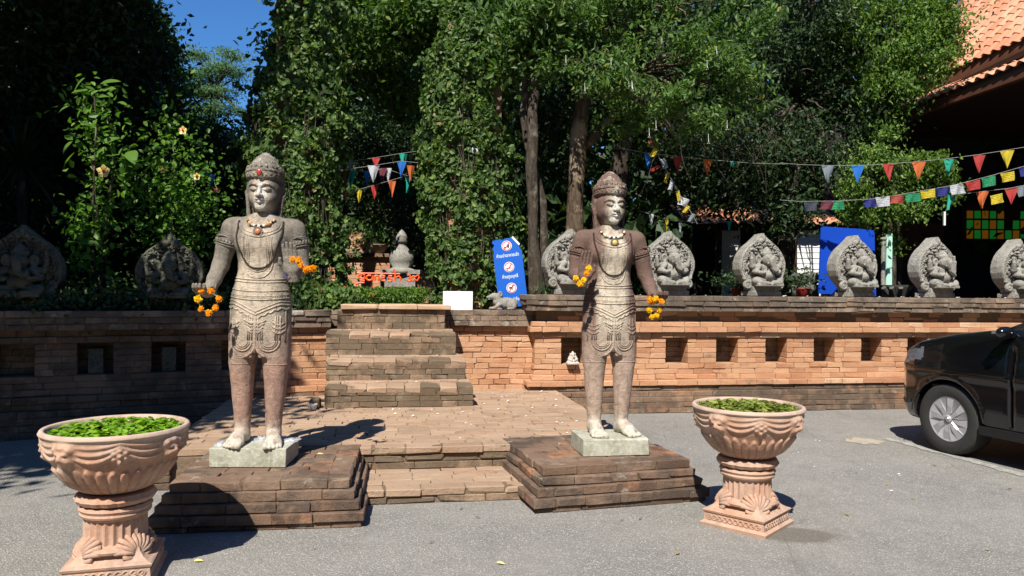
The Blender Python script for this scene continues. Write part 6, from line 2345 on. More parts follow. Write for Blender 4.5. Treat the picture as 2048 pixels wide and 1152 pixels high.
# ---- ivy covered gate pillars
def ivy_pillar(label, X, Y, w, d, zt, fn, n, size, seed, mat='ivy', hole=None):
    t = thing('ivy_pillar', label, 'ivy pillar', (X, Y, tz - .02), TH, 'ivy covered gate pillars')
    r = np.random.default_rng(seed)
    B = Bricks(t, 'brick', 300, seed)
    h = .07
    bw, bd_ = w, d
    i = 0
    z = 0
    while z < zt - tz:
        if z < 1.4:
            B.course((-bw, -bd_), (bw, -bd_), z, h, .12, M['brick_clean'], L=.24, prio=5)
            B.course((bw, -bd_ + .01), (bw, bd_), z, h, .12, M['brick_clean'], L=.24, prio=3)
            B.course((-bw, bd_), (-bw, -bd_ + .01), z, h, .12, M['brick_clean'], L=.24, prio=3)
        z += h
    B.finish()
    MB().box((0, 0, (zt - tz) / 2), (bw * 2 - .06, bd_ * 2 - .06, zt - tz)).build('core', M['mortar'], t)
    th = r.uniform(-np.pi, np.pi, n); th = np.where(r.random(n) < .72, -np.pi / 2 + r.uniform(-1.75, 1.75, n), th)
    z = r.uniform(-.02, zt - tz + .25, n)
    lump = .5 + .5 * np.sin(z * 4.1 + 2 * np.sin(th * 2) + seed) * np.sin(th * 3 + z * 1.7 + seed * 2)
    lump2 = .5 + .5 * np.sin(z * 11 + th * 5 + seed)
    xl, xr = fn(z + tz)                                # left and right reach
    cx = (xl + xr) / 2; a = (xr - xl) / 2
    depth = .52
    k = (.74 + .26 * lump + .10 * lump2) * r.uniform(.80, 1.04, n)
    C = np.stack([cx + a * np.cos(th) * k, -depth * -np.sin(th) * k * 1.0, z], 1)
    C[:, 0] += r.normal(size=n) * .02
    ns = 46                                             # loose sprigs standing off the pillar
    st_, sz = r.uniform(-2.9, .1, ns), r.uniform(.3, zt - tz + .1, ns)
    xl2, xr2 = fn(sz + tz)
    P0 = np.stack([(xl2 + xr2) / 2 + (xr2 - xl2) / 2 * np.cos(st_), depth * np.sin(st_), sz], 1)
    D0 = np.stack([np.cos(st_), np.sin(st_) * .6, r.uniform(-1.0, .7, ns)], 1) * r.uniform(.08, .26, (ns, 1))
    idx = r.integers(0, n, ns * 16); rep_ = np.repeat(np.arange(ns), 16)
    C[idx] = P0[rep_] + D0[rep_] * r.random((ns * 16, 1)) + r.normal(size=(ns * 16, 3)) * .03
    out = np.stack([np.cos(th), np.sin(th), np.zeros(n)], 1)
    keep = np.ones(n, bool)
    if hole is not None: keep = ~hole(C, r)
    den = np.sin(C[:, 0] * 9 + C[:, 2] * 5 + seed) * np.sin(C[:, 2] * 7 - C[:, 0] * 4)
    keep &= ~((den > .50) & (r.random(n) < .85))
    leaves('ivy', C[keep], size, .72, M[mat], t, seed, out[keep], 1.4, .9, True, .52, upb=.55)
    # creeping stems
    mb = MB()
    for q in range(26):
        a_ = -math.pi / 2 + r.uniform(-1.3, 1.3); z0 = r.uniform(0, .5); pts = []
        for s in np.linspace(0, r.uniform(1.0, 3.2), 12):
            a_ += r.normal() * .05
            xl_, xr_ = fn(np.array([z0 + s + tz])); 
            pts.append(((xl_[0] + xr_[0]) / 2 + (xr_[0] - xl_[0]) / 2 * .86 * math.cos(a_), depth * .86 * math.sin(a_), z0 + s))
        mb.tube(pts, .007, 5)
    mb.build('stems', M['bark'], t, True)
    return t


Yl = 11.1
m_ = Yl / FPX
def fl(z):
    y = 580 - (z - CAM_H) / m_
    c = 590.0
    L_ = np.interp(y, [-60, 60, 110, 150, 220, 330, 420, 500, 620], [552, 548, 540, 505, 482, 478, 500, 520, 560])
    R_ = np.interp(y, [-60, 0, 200, 620], [690, 692, 690, 690])
    return (L_ - c) * m_, (R_ - c) * m_
ivy_pillar('tall pillar smothered in glossy ivy directly behind the left statue', (590 - 1024) * m_, Yl, .30, .28, 6.1, fl, 23000, .074, 51)
Yc = 11.1
m_c = Yc / FPX
def fc(z):
    y = 580 - (z - CAM_H) / m_c
    c = 945.0
    L_ = np.interp(y, [60, 100, 200, 400, 560, 620], [880, 850, 835, 832, 850, 868])
    R_ = np.interp(y, [60, 100, 200, 300, 420, 520, 620], [985, 1000, 1000, 1030, 1052, 1040, 985])
    return (L_ - c) * m_c, (R_ - c) * m_c
ivy_pillar('wide pillar smothered in ivy between the pennants and the blue sign', (945 - 1024) * m_c, Yc, .40, .30, 5.4, fc, 23000, .072, 52,
           hole=lambda C, r: (C[:, 2] < .42) & (C[:, 0] > -.42) & (C[:, 0] < .10) & (r.random(len(C)) < .9))

# ---- hedge with red flowers beyond the steps, litter of leaves hanging over the wall
r = np.random.default_rng(61)
hp = UV(-.15, 10.25)
hd = thing('flower_hedge', 'low clipped hedge dotted with red flowers beyond the top of the steps', 'hedge', (hp.x, hp.y, tz), TH)
n = 5200
C = np.stack([r.uniform(-.95, .60, n), r.uniform(-.28, .32, n), r.uniform(0, 1, n) ** .6 * (.28 + .03 * np.sin(r.uniform(0, 9, n)))], 1)
leaves('foliage', C, .045, .5, M['leaf_hedge'], hd, 62, None, droop=-.6, upb=.8)
for i in range(16):
    c = (r.uniform(-.9, .3), r.uniform(-.27, .2), r.uniform(.16, .33))
    mb = MB()
    for k in range(9):
        d = unit(r.normal(size=(1, 3)))[0] * .018
        mb.ball(np.array(c) + d, (.010, .010, .008), 5, 3)
    mb.build('red_flower', M['leaf_red'], hd)

# creeper hanging over the left ends of the walls
def creeper(label, pts, n, seed, size=.07, mat='ivy', name='trailing_creeper', sx=.12):
    r = np.random.default_rng(seed)
    A = np.array(pts, dtype=float)
    s = r.uniform(0, len(A) - 1, n); P_ = np.stack([np.interp(s, np.arange(len(A)), A[:, i]) for i in range(3)], 1)
    b = A[0]
    t = thing(name, label, 'creeper', tuple(b))
    P_ += r.normal(size=(n, 3)) * np.array([.05, sx, sx])
    leaves('foliage', P_ - b, size, .65, M[mat], t, seed, np.tile([[-.1, -1, .3]], (n, 1)), 1.0, .7, True, .35)
    MB().tube(A - b, .012, 5).build('stem', M['bark'], t, True)
    return t


p0, p1 = at(560, 600, 9.15), at(700, 608, 9.5)
creeper('leafy creeper spilling over the wall between left statue and steps', [at(590, 560, 9.6), at(620, 590, 9.35), at(650, 606, 9.25), at(690, 602, 9.4), at(715, 600, 9.6)], 900, 71, .065, sx=.075)
wl = lambda s, off, z: (lw0[0] + lwd[0] * s + lwn[0] * off, lw0[1] + lwd[1] * s + lwn[1] * off, z)
creeper('dark ground creeper along the top of the shaded left wall', [wl(.2, .12, 1.32), wl(1.2, .10, 1.33), wl(2.2, .12, 1.33), wl(3.4, .10, 1.34), wl(4.6, .1, 1.34)], 6500, 72, .055, 'leaf_dark', sx=.10)

# spiky plant right of the sign
r = np.random.default_rng(81)
bp = wall_pt(1105, 9.80, tz + .1)
sp = thing('spiky_plant', 'low spiky strap-leaved plant at the foot of the tree trunks', 'plant', tuple(bp))
for i in range(46):
    a = r.uniform(0, 6.28); L = r.uniform(.20, .42); el = r.uniform(.2, 1.2)
    d = np.array([math.cos(a) * math.cos(el), math.sin(a) * math.cos(el), math.sin(el)]); s_ = np.cross(d, [0, 0, 1.0]); s_ /= np.linalg.norm(s_)
    pts = [np.array([r.uniform(-.22, .22), r.uniform(-.1, .1), 0]) * 0 + d * L * t + np.array([0, 0, -.10 * t * t]) for t in (0, .35, .7, 1)]
    off = np.array([r.uniform(-.28, .28), r.uniform(-.1, .1), .10])
    w = [.010, .013, .009, .001]
    V = [p + off + s_ * ww for p, ww in zip(pts, w)] + [p + off - s_ * ww for p, ww in zip(pts, w)]
    np_obj('blade', V, np.array([[k, k + 1, k + 5, k + 4] for k in range(3)]), M['leaf_hedge' if i % 4 == 0 else 'leaf_palm'], sp)

# ---- hibiscus shrubs at the left
def hibiscus(label, stems, n, size, seed, flowers, spread=.13):
    r = np.random.default_rng(seed)
    b = np.array(stems[0][0])
    t = thing('hibiscus_shrub', label, 'shrub', tuple(b))
    C = []
    for st in stems:
        A = np.array([list(p) for p in st]) - b
        MB().tube(A + r.normal(size=A.shape) * .01, np.linspace(.018, .006, len(A)), 6).build('stem', M['bark_pale'], t, True)
        k = n // len(stems)
        s = r.uniform(.15, 1, k) ** .8 * (len(A) - 1)
        C.append(np.stack([np.interp(s, np.arange(len(A)), A[:, i]) for i in range(3)], 1) + r.normal(size=(k, 3)) * spread)
    C = np.concatenate(C)
    leaves('foliage', C, size, .62, M['leaf_hib'], t, seed, np.tile([[-.1, -.5, .6]], (len(C), 1)), 1.2, .5, True, .45)
    for f, rr_ in flowers:
        f = np.array(f) - b
        mb = MB()
        for k in range(5):
            a = k * 2 * math.pi / 5 + .3
            d1 = np.array([math.cos(a), -.30, math.sin(a)]); d0 = np.array([math.cos(a - .55), -.2, math.sin(a - .55)]); d2 = np.array([math.cos(a + .55), -.2, math.sin(a + .55)])
            mb.add([f, f + d0 * rr_ * .75, f + d1 * rr_, f + d2 * rr_ * .75], np.array([[0, 1, 2, 3]]))
        fl_ = mb.build('hibiscus_flower', M['hib_flower'], t)
        MB().tube([f, f + np.array([.01, -rr_ * .9, rr_ * .25])], .006, 5).ball(f + np.array([0, -.01, 0]), rr_ * .22, 8, 5).build('stamen', M['sign_red'], fl_)
    return t


Yh_ = 9.0
hibiscus('tall hibiscus shrub with big sunlit leaves and a yellow flower between the two dark reliefs',
         [[at(205, 600, Yh_ + .1), at(200, 480, Yh_), at(190, 360, Yh_), at(175, 260, Yh_), at(165, 180, Yh_)], [at(205, 600, Yh_ + .1), at(215, 430, Yh_ + .05), at(230, 330, Yh_ - .1), at(215, 260, Yh_ - .1), at(205, 190, Yh_)],
          [at(205, 600, Yh_ + .1), at(180, 520, Yh_), at(170, 470, Yh_ - .1), at(165, 420, Yh_)]], 900, .085, 91, [(at(208, 343, Yh_ - .3), .085)], .14)
hibiscus('leafy hibiscus shrub with small orange flowers left of the left statue',
         [[at(330, 600, 9.7), at(325, 500, 9.7), at(300, 400, 9.6), at(270, 330, 9.6)], [at(330, 600, 9.7), at(345, 450, 9.6), at(350, 340, 9.6), at(340, 230, 9.6)], [at(340, 600, 9.7), at(390, 480, 9.7), at(400, 400, 9.7), at(380, 330, 9.7)]],
         2300, .066, 92, [(at(366, 261, 9.3), .060), (at(326, 341, 9.3), .040), (at(394, 353, 9.3), .050)], .21)
big = thing('broad_leaf_vine', 'few very large bright leaves catching the sun high at the left', 'plant', tuple(at(185, 330, 8.8)))
b = np.array(at(185, 330, 8.8))
MB().tube([np.array(at(190, 560, 8.9)) - b, np.array(at(186, 400, 8.8)) - b, np.array(at(192, 250, 8.8)) - b, np.array(at(188, 185, 8.8)) - b], .009, 6).build('stem', M['bark_pale'], big, True)
for px, py, L, rot, asp in ((160, 163, .27, 188, .36), (210, 164, .26, 8, .34), (165, 180, .19, 190, .5), (211, 178, .20, -5, .42), (203, 193, .16, 15, .4), (262, 307, .27, -65, .55), (215, 282, .20, 60, .6), (137, 289, .19, 230, .45), (207, 300, .20, -120, .5), (140, 313, .30, 178, .35), (167, 484, .27, 10, .35), (160, 420, .12, 200, .5), (212, 415, .20, 15, .35), (240, 205, .14, -20, .4), (130, 215, .15, 200, .5), (160, 222, .12, 250, .5), (256, 212, .10, -30, .5), (190, 240, .12, -60, .5)):
    c = np.array([list(at(px, py, 8.75))]) - b
    r = np.random.default_rng(px)
    D = np.array([[math.cos(R(rot)), -.15, math.sin(R(rot)) ]])
    N = unit(np.array([[-.25, -.75, .75]]) + r.normal(size=(1, 3)) * .2)
    n = 1
    # broad leaf with a midrib, 10 points
    Dn = unit(D - N * (D * N).sum(1, keepdims=True))[0]; S = np.cross(N[0], Dn); W = L * asp * .5
    ts = np.linspace(0, 1, 7); prof = np.sin(np.pi * ts ** .8) ** .8
    V = []
    for t_, p_ in zip(ts, prof):
        m0 = c[0] + Dn * L * (t_ - .3) - N[0] * L * .22 * t_ ** 2
        V += [m0 + S * W * p_ + N[0] * W * .25 * p_, m0, m0 - S * W * p_ + N[0] * W * .25 * p_]
    F = []
    for k in range(6): F += [[k * 3, k * 3 + 1, k * 3 + 4, k * 3 + 3], [k * 3 + 1, k * 3 + 2, k * 3 + 5, k * 3 + 4]]
    np_obj('leaf', V, np.array(F), M['leaf_hib'], big, True)

# strap-leaved palm heads in the dark
def strap_head(label, c, n, L, seed, mat='leaf_palm'):
    r = np.random.default_rng(seed)
    t = thing('strap_leaved_palm', label, 'palm', (c[0], c[1], tz))
    MB().tube([(0, 0, 0), (.05, 0, (c[2] - tz) * .5), (0, 0, c[2] - tz)], [.07, .06, .05], 8).build('trunk', M['bark'], t, True)
    V, F, k = [], [], 0
    for i in range(n):
        a = r.uniform(0, 6.28); el = r.uniform(-.5, 1.4)
        d = np.array([math.cos(a) * math.cos(el), math.sin(a) * math.cos(el), math.sin(el)]); s_ = np.cross(d, [.02, 0, 1.0]); s_ /= np.linalg.norm(s_) + 1e-6
        LL = L * r.uniform(.7, 1.1)
        for t_, w in ((0, .012), (.3, .022), (.65, .018), (1, .001)):
            p = d * LL * t_ + np.array([0, 0, c[2] - tz - LL * .35 * t_ * t_])
            V += [p + s_ * w, p - s_ * w]
        for q in range(3): F.append([k + 2 * q, k + 2 * q + 1, k + 2 * q + 3, k + 2 * q + 2])
        k += 8
    np_obj('fronds', V, np.array(F), M[mat], t)
    return t


strap_head('dark strap-leaved palm in shade behind the small orange hibiscus flowers', tuple(at(330, 235, 11.0)), 110, 1.0, 101)
strap_head('dark strap-leaved palm near the left edge of the garden', tuple(at(40, 330, 10.4)), 110, 1.1, 102)

# ---- trees
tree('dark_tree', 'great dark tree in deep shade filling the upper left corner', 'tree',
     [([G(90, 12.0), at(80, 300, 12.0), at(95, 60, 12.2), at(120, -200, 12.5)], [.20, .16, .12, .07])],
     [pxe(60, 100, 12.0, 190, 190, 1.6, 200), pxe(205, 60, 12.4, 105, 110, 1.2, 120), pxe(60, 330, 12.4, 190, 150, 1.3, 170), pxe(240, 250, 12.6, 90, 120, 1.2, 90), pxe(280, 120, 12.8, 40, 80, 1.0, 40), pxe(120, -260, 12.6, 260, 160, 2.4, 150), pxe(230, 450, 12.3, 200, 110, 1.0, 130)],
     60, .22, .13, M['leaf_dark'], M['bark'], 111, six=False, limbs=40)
tree('drooping_tree', 'tree with fine drooping twigs against the sky left of the sky gap', 'tree',
     [([G(300, 14.5), at(290, 300, 14.5), at(285, 150, 14.5)], [.14, .11, .06])],
     [pxe(272, 40, 14.5, 40, 50, .8, 34), pxe(318, 90, 14.5, 26, 20, .5, 16), pxe(330, 190, 14.8, 50, 70, .8, 46), pxe(390, 290, 15.0, 60, 70, .8, 60)],
     60, .14, .10, M['leaf_fig'], M['bark'], 113, six=False, limbs=30)
tree('feathery_tree', 'pale feathery distant tree below the patch of open sky', 'tree',
     [([G(425, 25, .8), at(425, 300, 25), at(428, 180, 25)], [.20, .15, .06])],
     [pxe(400, 150, 25, 34, 12, .8, 16), pxe(455, 140, 25, 32, 12, .8, 16), pxe(420, 185, 25, 55, 12, .9, 24), pxe(440, 220, 25, 50, 14, .9, 22), pxe(400, 245, 25, 40, 16, .9, 16), pxe(395, 112, 25, 22, 7, .6, 8), pxe(460, 108, 25, 16, 6, .6, 7)],
     90, .26, .13, M['leaf_feather'], M['bark_pale'], 115, six=False, limbs=26, asp=.25, flat=.25, droop=0, lim_r=.03)
tree('leafy_shrub_tree', 'small bushy tree filling the gap between dark tree and left ivy pillar', 'tree',
     [([G(430, 12.6), at(430, 400, 12.6), at(430, 330, 12.6)], [.08, .06, .04])],
     [pxe(430, 330, 12.6, 75, 80, .8, 80), pxe(440, 470, 12.4, 90, 90, .9, 100), pxe(330, 470, 12.0, 80, 80, .8, 70)],
     60, .18, .09, M['leaf_dark'], M['bark'], 117, six=False, limbs=10)
tree('mixed_canopy_tree', 'sunlit tree crown above the gap between the two ivy pillars', 'tree',
     [([G(640, 13.6), at(650, 350, 13.6), at(690, 150, 13.6), at(740, -60, 13.4)], [.15, .12, .09, .05])],
     [pxe(740, 60, 12.6, 80, 90, .9, 90), pxe(850, 40, 12.3, 90, 55, .9, 80), pxe(780, 190, 13.4, 60, 70, .8, 50), pxe(960, 25, 12.0, 90, 40, .9, 70), pxe(620, -20, 12.6, 110, 50, 1.0, 60), pxe(790, -200, 14.2, 300, 120, 1.6, 110), pxe(540, 95, 11.8, 45, 18, .4, 14)],
     60, .16, .11, M['leaf_cork'], M['bark'], 119, six=True, limbs=30)
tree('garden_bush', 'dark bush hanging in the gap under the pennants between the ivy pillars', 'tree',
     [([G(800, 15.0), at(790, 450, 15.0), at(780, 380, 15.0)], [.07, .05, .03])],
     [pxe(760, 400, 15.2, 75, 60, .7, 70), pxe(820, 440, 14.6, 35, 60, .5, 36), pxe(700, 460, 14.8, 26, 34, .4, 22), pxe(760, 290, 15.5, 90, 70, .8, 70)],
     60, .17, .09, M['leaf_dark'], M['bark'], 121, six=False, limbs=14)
# trunks right of the centre
tree('twin_trunk_tree', 'tree with two pale slender trunks between the blue sign and the right statue', 'tree',
     [([G(1078, 10.5), at(1068, 480, 10.5), at(1064, 300, 10.5), at(1070, 150, 10.5), at(1068, -40, 10.6)], [.125, .088, .078, .07, .06]),
      ([G(1092, 10.7), at(1085, 420, 10.7), at(1048, 250, 10.7), at(1050, 130, 10.8), at(1060, 0, 10.9)], [.085, .06, .055, .05, .04])],
     [pxe(1070, 40, 10.4, 90, 55, .7, 60), pxe(1010, 110, 10.7, 50, 80, .6, 30), pxe(1060, -110, 11, 160, 110, 1.2, 80)],
     46, .14, .10, M['leaf_cork'], M['bark_pale'], 123, limbs=20)
cork = tree('flowering_cork_tree', 'flaky-barked tree with sunlit sprays and hanging white flowers above the right statue', 'tree',
     [([G(1152, 11.0), at(1150, 420, 11.0), at(1158, 260, 11.0), at(1175, 120, 11.0), at(1190, -40, 11.0)], [.165, .13, .11, .095, .08]),
      ([at(1160, 300, 11.0), at(1230, 230, 11.2), at(1262, 150, 11.0), at(1290, 20, 10.8)], [.09, .07, .06, .04])],
     [pxe(1180, 135, 9.9, 80, 26, .5, 34), pxe(1235, 168, 9.7, 60, 18, .4, 26), pxe(1150, 60, 10.4, 60, 20, .5, 16), pxe(1330, 75, 10.0, 95, 45, .6, 44), pxe(1300, 5, 10.4, 160, 26, .7, 46), pxe(1350, 205, 9.8, 66, 26, .5, 30), pxe(1440, 130, 9.9, 60, 46, .5, 36),
      pxe(1420, 240, 9.9, 66, 32, .5, 28), pxe(1500, 185, 10.2, 50, 44, .5, 20), pxe(1120, 15, 10.0, 80, 22, .5, 24), pxe(1110, 120, 10.2, 60, 50, .5, 30), pxe(1200, 60, 10.4, 60, 40, .5, 26), pxe(1260, 240, 10.6, 60, 40, .5, 22), pxe(1480, 40, 10.3, 80, 50, .6, 30), pxe(1300, -150, 10.5, 260, 90, 1.2, 90), pxe(1330, 285, 10.2, 50, 16, .4, 8)],
     46, .115, .085, M['leaf_cork'], M['bark_tan'], 125, limbs=80, asp=.40, lim_r=.012, droop=.7, flat=.55)
r = np.random.default_rng(127)
b = np.array(cork.location)
for i in range(12):
    px, py, Y = [(1180, 150, 9.4), (1250, 170, 9.3), (1350, 220, 9.3), (1400, 120, 9.4), (1230, 130, 9.3), (1440, 250, 9.3)][i % 6]
    p = np.array(at(px + r.normal() * 30, py + r.normal() * 22, Y)) - b
    mb = MB().tube([p, p + np.array([.001, 0, -.05]), p + np.array([.004, 0, -.10])], [.0022, .0022, .004], 5)
    for k in range(5):
        a = k * 1.257; mb.add([p + np.array([0, 0, -.108]), p + np.array([.026 * math.cos(a), .026 * math.sin(a), -.122]), p + np.array([.026 * math.cos(a + .5), .026 * math.sin(a + .5), -.120])], np.array([[0, 1, 2]]))
    mb.build('white_flower', M['white_paint'], cork)
# bare drooping twigs under the crown
mb = MB()
for i in range(46):
    p = np.array(at(r.uniform(1330, 1560), r.uniform(180, 290), r.uniform(9.9, 10.6))) - b
    pts = [p]
    d = np.array([r.normal() * .5, r.normal() * .2, -.6])
    for k in range(9):
        d = d + r.normal(size=3) * .22; d[2] = min(d[2], .2) - .05; p = p + d * .085; pts.append(p)
    mb.tube(pts, np.linspace(.0045, .0018, 10), 4)
mb.build('bare_twigs', M['bark_pale'], cork, True)
tree('leaning_tree', 'leaning dark trunk behind the crown of the right statue', 'tree',
     [([G(1215, 12.6), at(1225, 450, 12.6), at(1245, 300, 12.6), at(1290, 180, 12.4), at(1330, 60, 12.2)], [.20, .17, .15, .12, .08])],
     [pxe(1330, 330, 13.2, 130, 90, 1.0, 100), pxe(1250, 60, 12.8, 190, 110, 1.1, 120), pxe(1450, 380, 12.8, 90, 60, .8, 50), pxe(1120, 240, 13.2, 90, 140, 1.0, 90)],
     56, .20, .11, M['leaf_dark'], M['bark'], 129, six=False, limbs=34)
tree('dark_canopy_tree', 'broad dark tree with fine leaves between the flowering tree and the tiled roof', 'tree',
     [([G(1560, 13.6), at(1570, 420, 13.6), at(1600, 200, 13.6), at(1620, 0, 13.6)], [.22, .18, .14, .08])],
     [pxe(1620, 110, 13.0, 120, 130, 1.2, 190), pxe(1540, 310, 12.6, 130, 95, 1.0, 150), pxe(1650, 300, 13.0, 80, 90, .9, 90), pxe(1730, 230, 13.2, 60, 80, .8, 60), pxe(1560, 420, 12.2, 60, 30, .5, 26), pxe(1600, -160, 13.2, 280, 130, 1.8, 150)],
     64, .18, .09, M['leaf_dark'], M['bark'], 131, six=False, limbs=60)
tree('weeping_fig', 'bright green weeping tree crown overlapping the tiled roof', 'tree',
     [([G(1790, 13.0), at(1785, 420, 13.0), at(1790, 250, 13.0), at(1800, 80, 13.0)], [.12, .10, .09, .05])],
     [pxe(1800, 90, 12.6, 80, 85, .8, 130), pxe(1862, 110, 12.2, 48, 75, .5, 66), pxe(1750, 60, 12.8, 80, 80, .8, 90), pxe(1900, 60, 12.0, 30, 50, .35, 26), pxe(1770, 190, 12.6, 70, 40, .6, 50), pxe(1780, 250, 12.4, 30, 28, .3, 14), pxe(1890, 10, 12.2, 35, 30, .4, 20), pxe(1780, -100, 12.8, 150, 90, 1.2, 70)],
     56, .135, .075, M['leaf_fig'], M['bark'], 133, six=False, limbs=40, droop=1.2)
tree('young_fig_tree', 'small bright fig tree above the blue board among the flags', 'tree',
     [([G(1800, 11.9), at(1798, 520, 11.9), at(1785, 420, 11.8), at(1765, 340, 11.6)], [.04, .035, .025, .015])],
     [pxe(1735, 320, 11.3, 42, 32, .35, 34), pxe(1800, 330, 11.2, 60, 28, .35, 40), pxe(1870, 340, 11.1, 40, 30, .3, 24), pxe(1715, 390, 11.2, 34, 34, .3, 28), pxe(1760, 370, 11.3, 60, 34, .35, 34), pxe(1712, 428, 11.4, 40, 24, .3, 26), pxe(1800, 410, 11.3, 44, 32, .35, 28), pxe(1840, 425, 11.2, 30, 26, .25, 14), pxe(1785, 480, 11.6, 14, 26, .2, 8), pxe(1905, 380, 11.1, 14, 30, .15, 8), pxe(1825, 380, 11.3, 60, 30, .3, 26)],
     40, .085, .062, M['leaf_fig'], M['bark'], 135, limbs=60, droop=1.3, asp=.45, lim_r=.012)
# tree outside the picture at the left, whose crown shades the left of the yard
tree('added_shade_bush', 'dark tall bush added outside the left edge of the view to block sky light', 'bush',  # bush added out of view to hold sky light off the left wall
     [([(-7.6, 6.0, 0), (-7.6, 6.0, 1.2), (-7.5, 6.1, 2.4)], [.10, .08, .05])],
     [((-7.7, 5.9, 2.4), (1.6, 1.2, 2.2), 150), ((-8.6, 3.6, 2.8), (1.6, 1.6, 2.4), 120), ((-9.2, 8.0, 4.0), (1.2, 1.6, 2.0), 60)],
     50, .30, .20, M['leaf_dark'], M['bark'], 139, six=False, limbs=10)
tree('shade_tree', 'tall dark tree standing outside the left edge of the view', 'tree',
     [([(-8.4, 4.2, 0), (-8.2, 4.3, 2.5), (-8.0, 4.6, 5.0), (-7.6, 5.0, 6.5)], [.30, .26, .2, .12])],
     [((-7.3, 4.0, 6.9), (3.3, 3.3, 1.1), 200), ((-8.5, 7.6, 7.2), (4.0, 3.2, 1.3), 190), ((-5.5, 2.6, 6.5), (1.7, 1.4, .5), 80), ((-11, 4, 6), (3, 4, 2), 80), ((-6.6, 9.5, 7.4), (3.2, 1.8, .9), 110)],
     70, .34, .24, M['leaf_dark'], M['bark'], 137, six=False, limbs=30, lim_r=.05)

# far wood that reads as one dark mass
r = np.random.default_rng(141)
n = 30000
px = r.uniform(-120, 2150, n); py = r.uniform(-60, 600, n); Y = r.uniform(17, 22, n)
top = np.interp(px, [0, 270, 320, 350, 480, 520, 560, 2100], [-80, -80, 120, 300, 290, 250, -80, -80])
keep = (py > top + np.abs(r.normal(size=n)) * 8) & ~((np.abs(px - 795) < 22) & (py > 90) & (py < 140) & (r.random(n) < .6))
k_ = Y / FPX
C = np.stack([(px - 1024) * k_, Y, CAM_H + (580 - py) * k_], 1)[keep]
wd = leaves('far_wood', C, .42, .6, M['leaf_dark'], None, 142, None, six=False, droop=.3)
tag(wd, 'dense dark wood closing the view behind the garden', 'wood', kind='stuff')

# unseen tree belt added round the yard to cut the sky light
r = np.random.default_rng(143)
n = 15000
a_ = r.uniform(0, 2 * np.pi, n); rad = r.uniform(19, 24, n)
C = np.stack([rad * np.cos(a_), 2 + rad * np.sin(a_), 13 * r.random(n) ** 1.1], 1)
C = C[(C[:, 1] < 9) & ((np.abs(C[:, 0]) > 9) | (C[:, 1] < 0))]
wd = leaves('far_wood', C, 1.5, .7, M['leaf_dark'], None, 144, None, six=False, droop=.2)
tag(wd, 'unseen dark belt of trees added round the yard to dim the sky light', 'wood', kind='stuff')
n = 9000
px = r.uniform(-200, 2300, n); py = 600 - 620 * r.random(n) ** 1.5; Y = r.uniform(25, 31, n)
top = np.interp(px, [0, 270, 320, 350, 480, 520, 560, 2100], [0, 0, 200, 360, 350, 330, 60, 60])
keep = py > top
k_ = Y / FPX
C = np.stack([(px - 1024) * k_, Y, CAM_H + (580 - py) * k_], 1)[keep]
wd = leaves('far_wood', C, 1.0, .7, M['leaf_dark'], None, 145, None, six=False, droop=.2)
tag(wd, 'farther dark trees glimpsed through the wood behind the garden', 'wood', kind='stuff')

# garden beyond the gate: low brick walls, potted vase statue
gw = thing('garden_wall', 'far sunlit brick terrace wall behind the orange lettering', 'wall', (0, 0, 0))
B = Bricks(gw, 'brick', 300, 151)
def pline(px0, px1, Y, z0, z1, mat, L=.34, h=.095):
    a, b_ = at(px0, 590, Y), at(px1, 590, Y)
    z = z0
    while z < z1 - .02:
        B.course((a.x, Y), (b_.x, Y), z, h, .2, mat, L=L, prio=z); z += h
Yg = 15.2
zz = lambda py, Y: CAM_H + (580 - py) / FPX * Y
pline(640, 780, Yg, tz, zz(516, Yg), M['brick_clean']); pline(660, 716, Yg + .25, zz(516, Yg), zz(505, Yg), M['brick_dark'])
pline(760, 870, Yg - .3, tz, zz(552, Yg), M['brick_clean'])
pline(690, 752, Yg + .9, zz(515, Yg), zz(497, Yg), M['brick_floor']); pline(697, 742, Yg + 1.0, zz(497, Yg), zz(462, Yg), M['brick_clean'])
B.finish()
a, b_ = at(640, 0, Yg), at(780, 0, Yg)
MB().box(((a.x + b_.x) / 2, Yg + .1, zz(513, Yg)), (b_.x - a.x + .1, .4, .07)).build('coping', M['brick_dark'], gw)
vs_ = thing('stone_vase', 'pale bulbous stone vase statue beyond the gate, above the orange lettering', 'statue', tuple(at(803, 540, 12.2)))
vs_.scale = (.82, .82, .72)
MB().lathe([(.26, -.10), (.30, -.06), (.30, .0), (.24, .02), (.17, .06), (.235, .18), (.24, .30), (.19, .42), (.12, .50), (.08, .58), (.10, .62), (.13, .64), (.10, .68), (.12, .72), (.09, .80), (.04, .88), (0, .92)], n=28).build('body', M['relief'], vs_, True)
np_obj('plinth', brick_verts(.80, .5, .10, rc, 1) + np.array([0, 0, -.05]), [BQ, BT], M['relief'], vs_)
np_obj('plinth', brick_verts(.60, .4, .55, rc, 1) + np.array([0, 0, -.38]), [BQ, BT], M['relief'], vs_)
pt = thing('flower_pot', 'wide shallow clay pot on the far garden wall', 'pot', tuple(at(748, 511, 15.3)))
MB().lathe([(.16, 0), (.24, .10), (.30, .20), (.32, .22), (.28, .22), (.22, .12), (0, .1)], n=20).build('bowl', M['terra'], pt, True)
r = np.random.default_rng(153)
leaves('foliage', r.normal(size=(260, 3)) * np.array([.16, .12, .18]) + np.array([0, 0, .45]), .10, .3, M['leaf_hib'], pt, 154, droop=-.5)

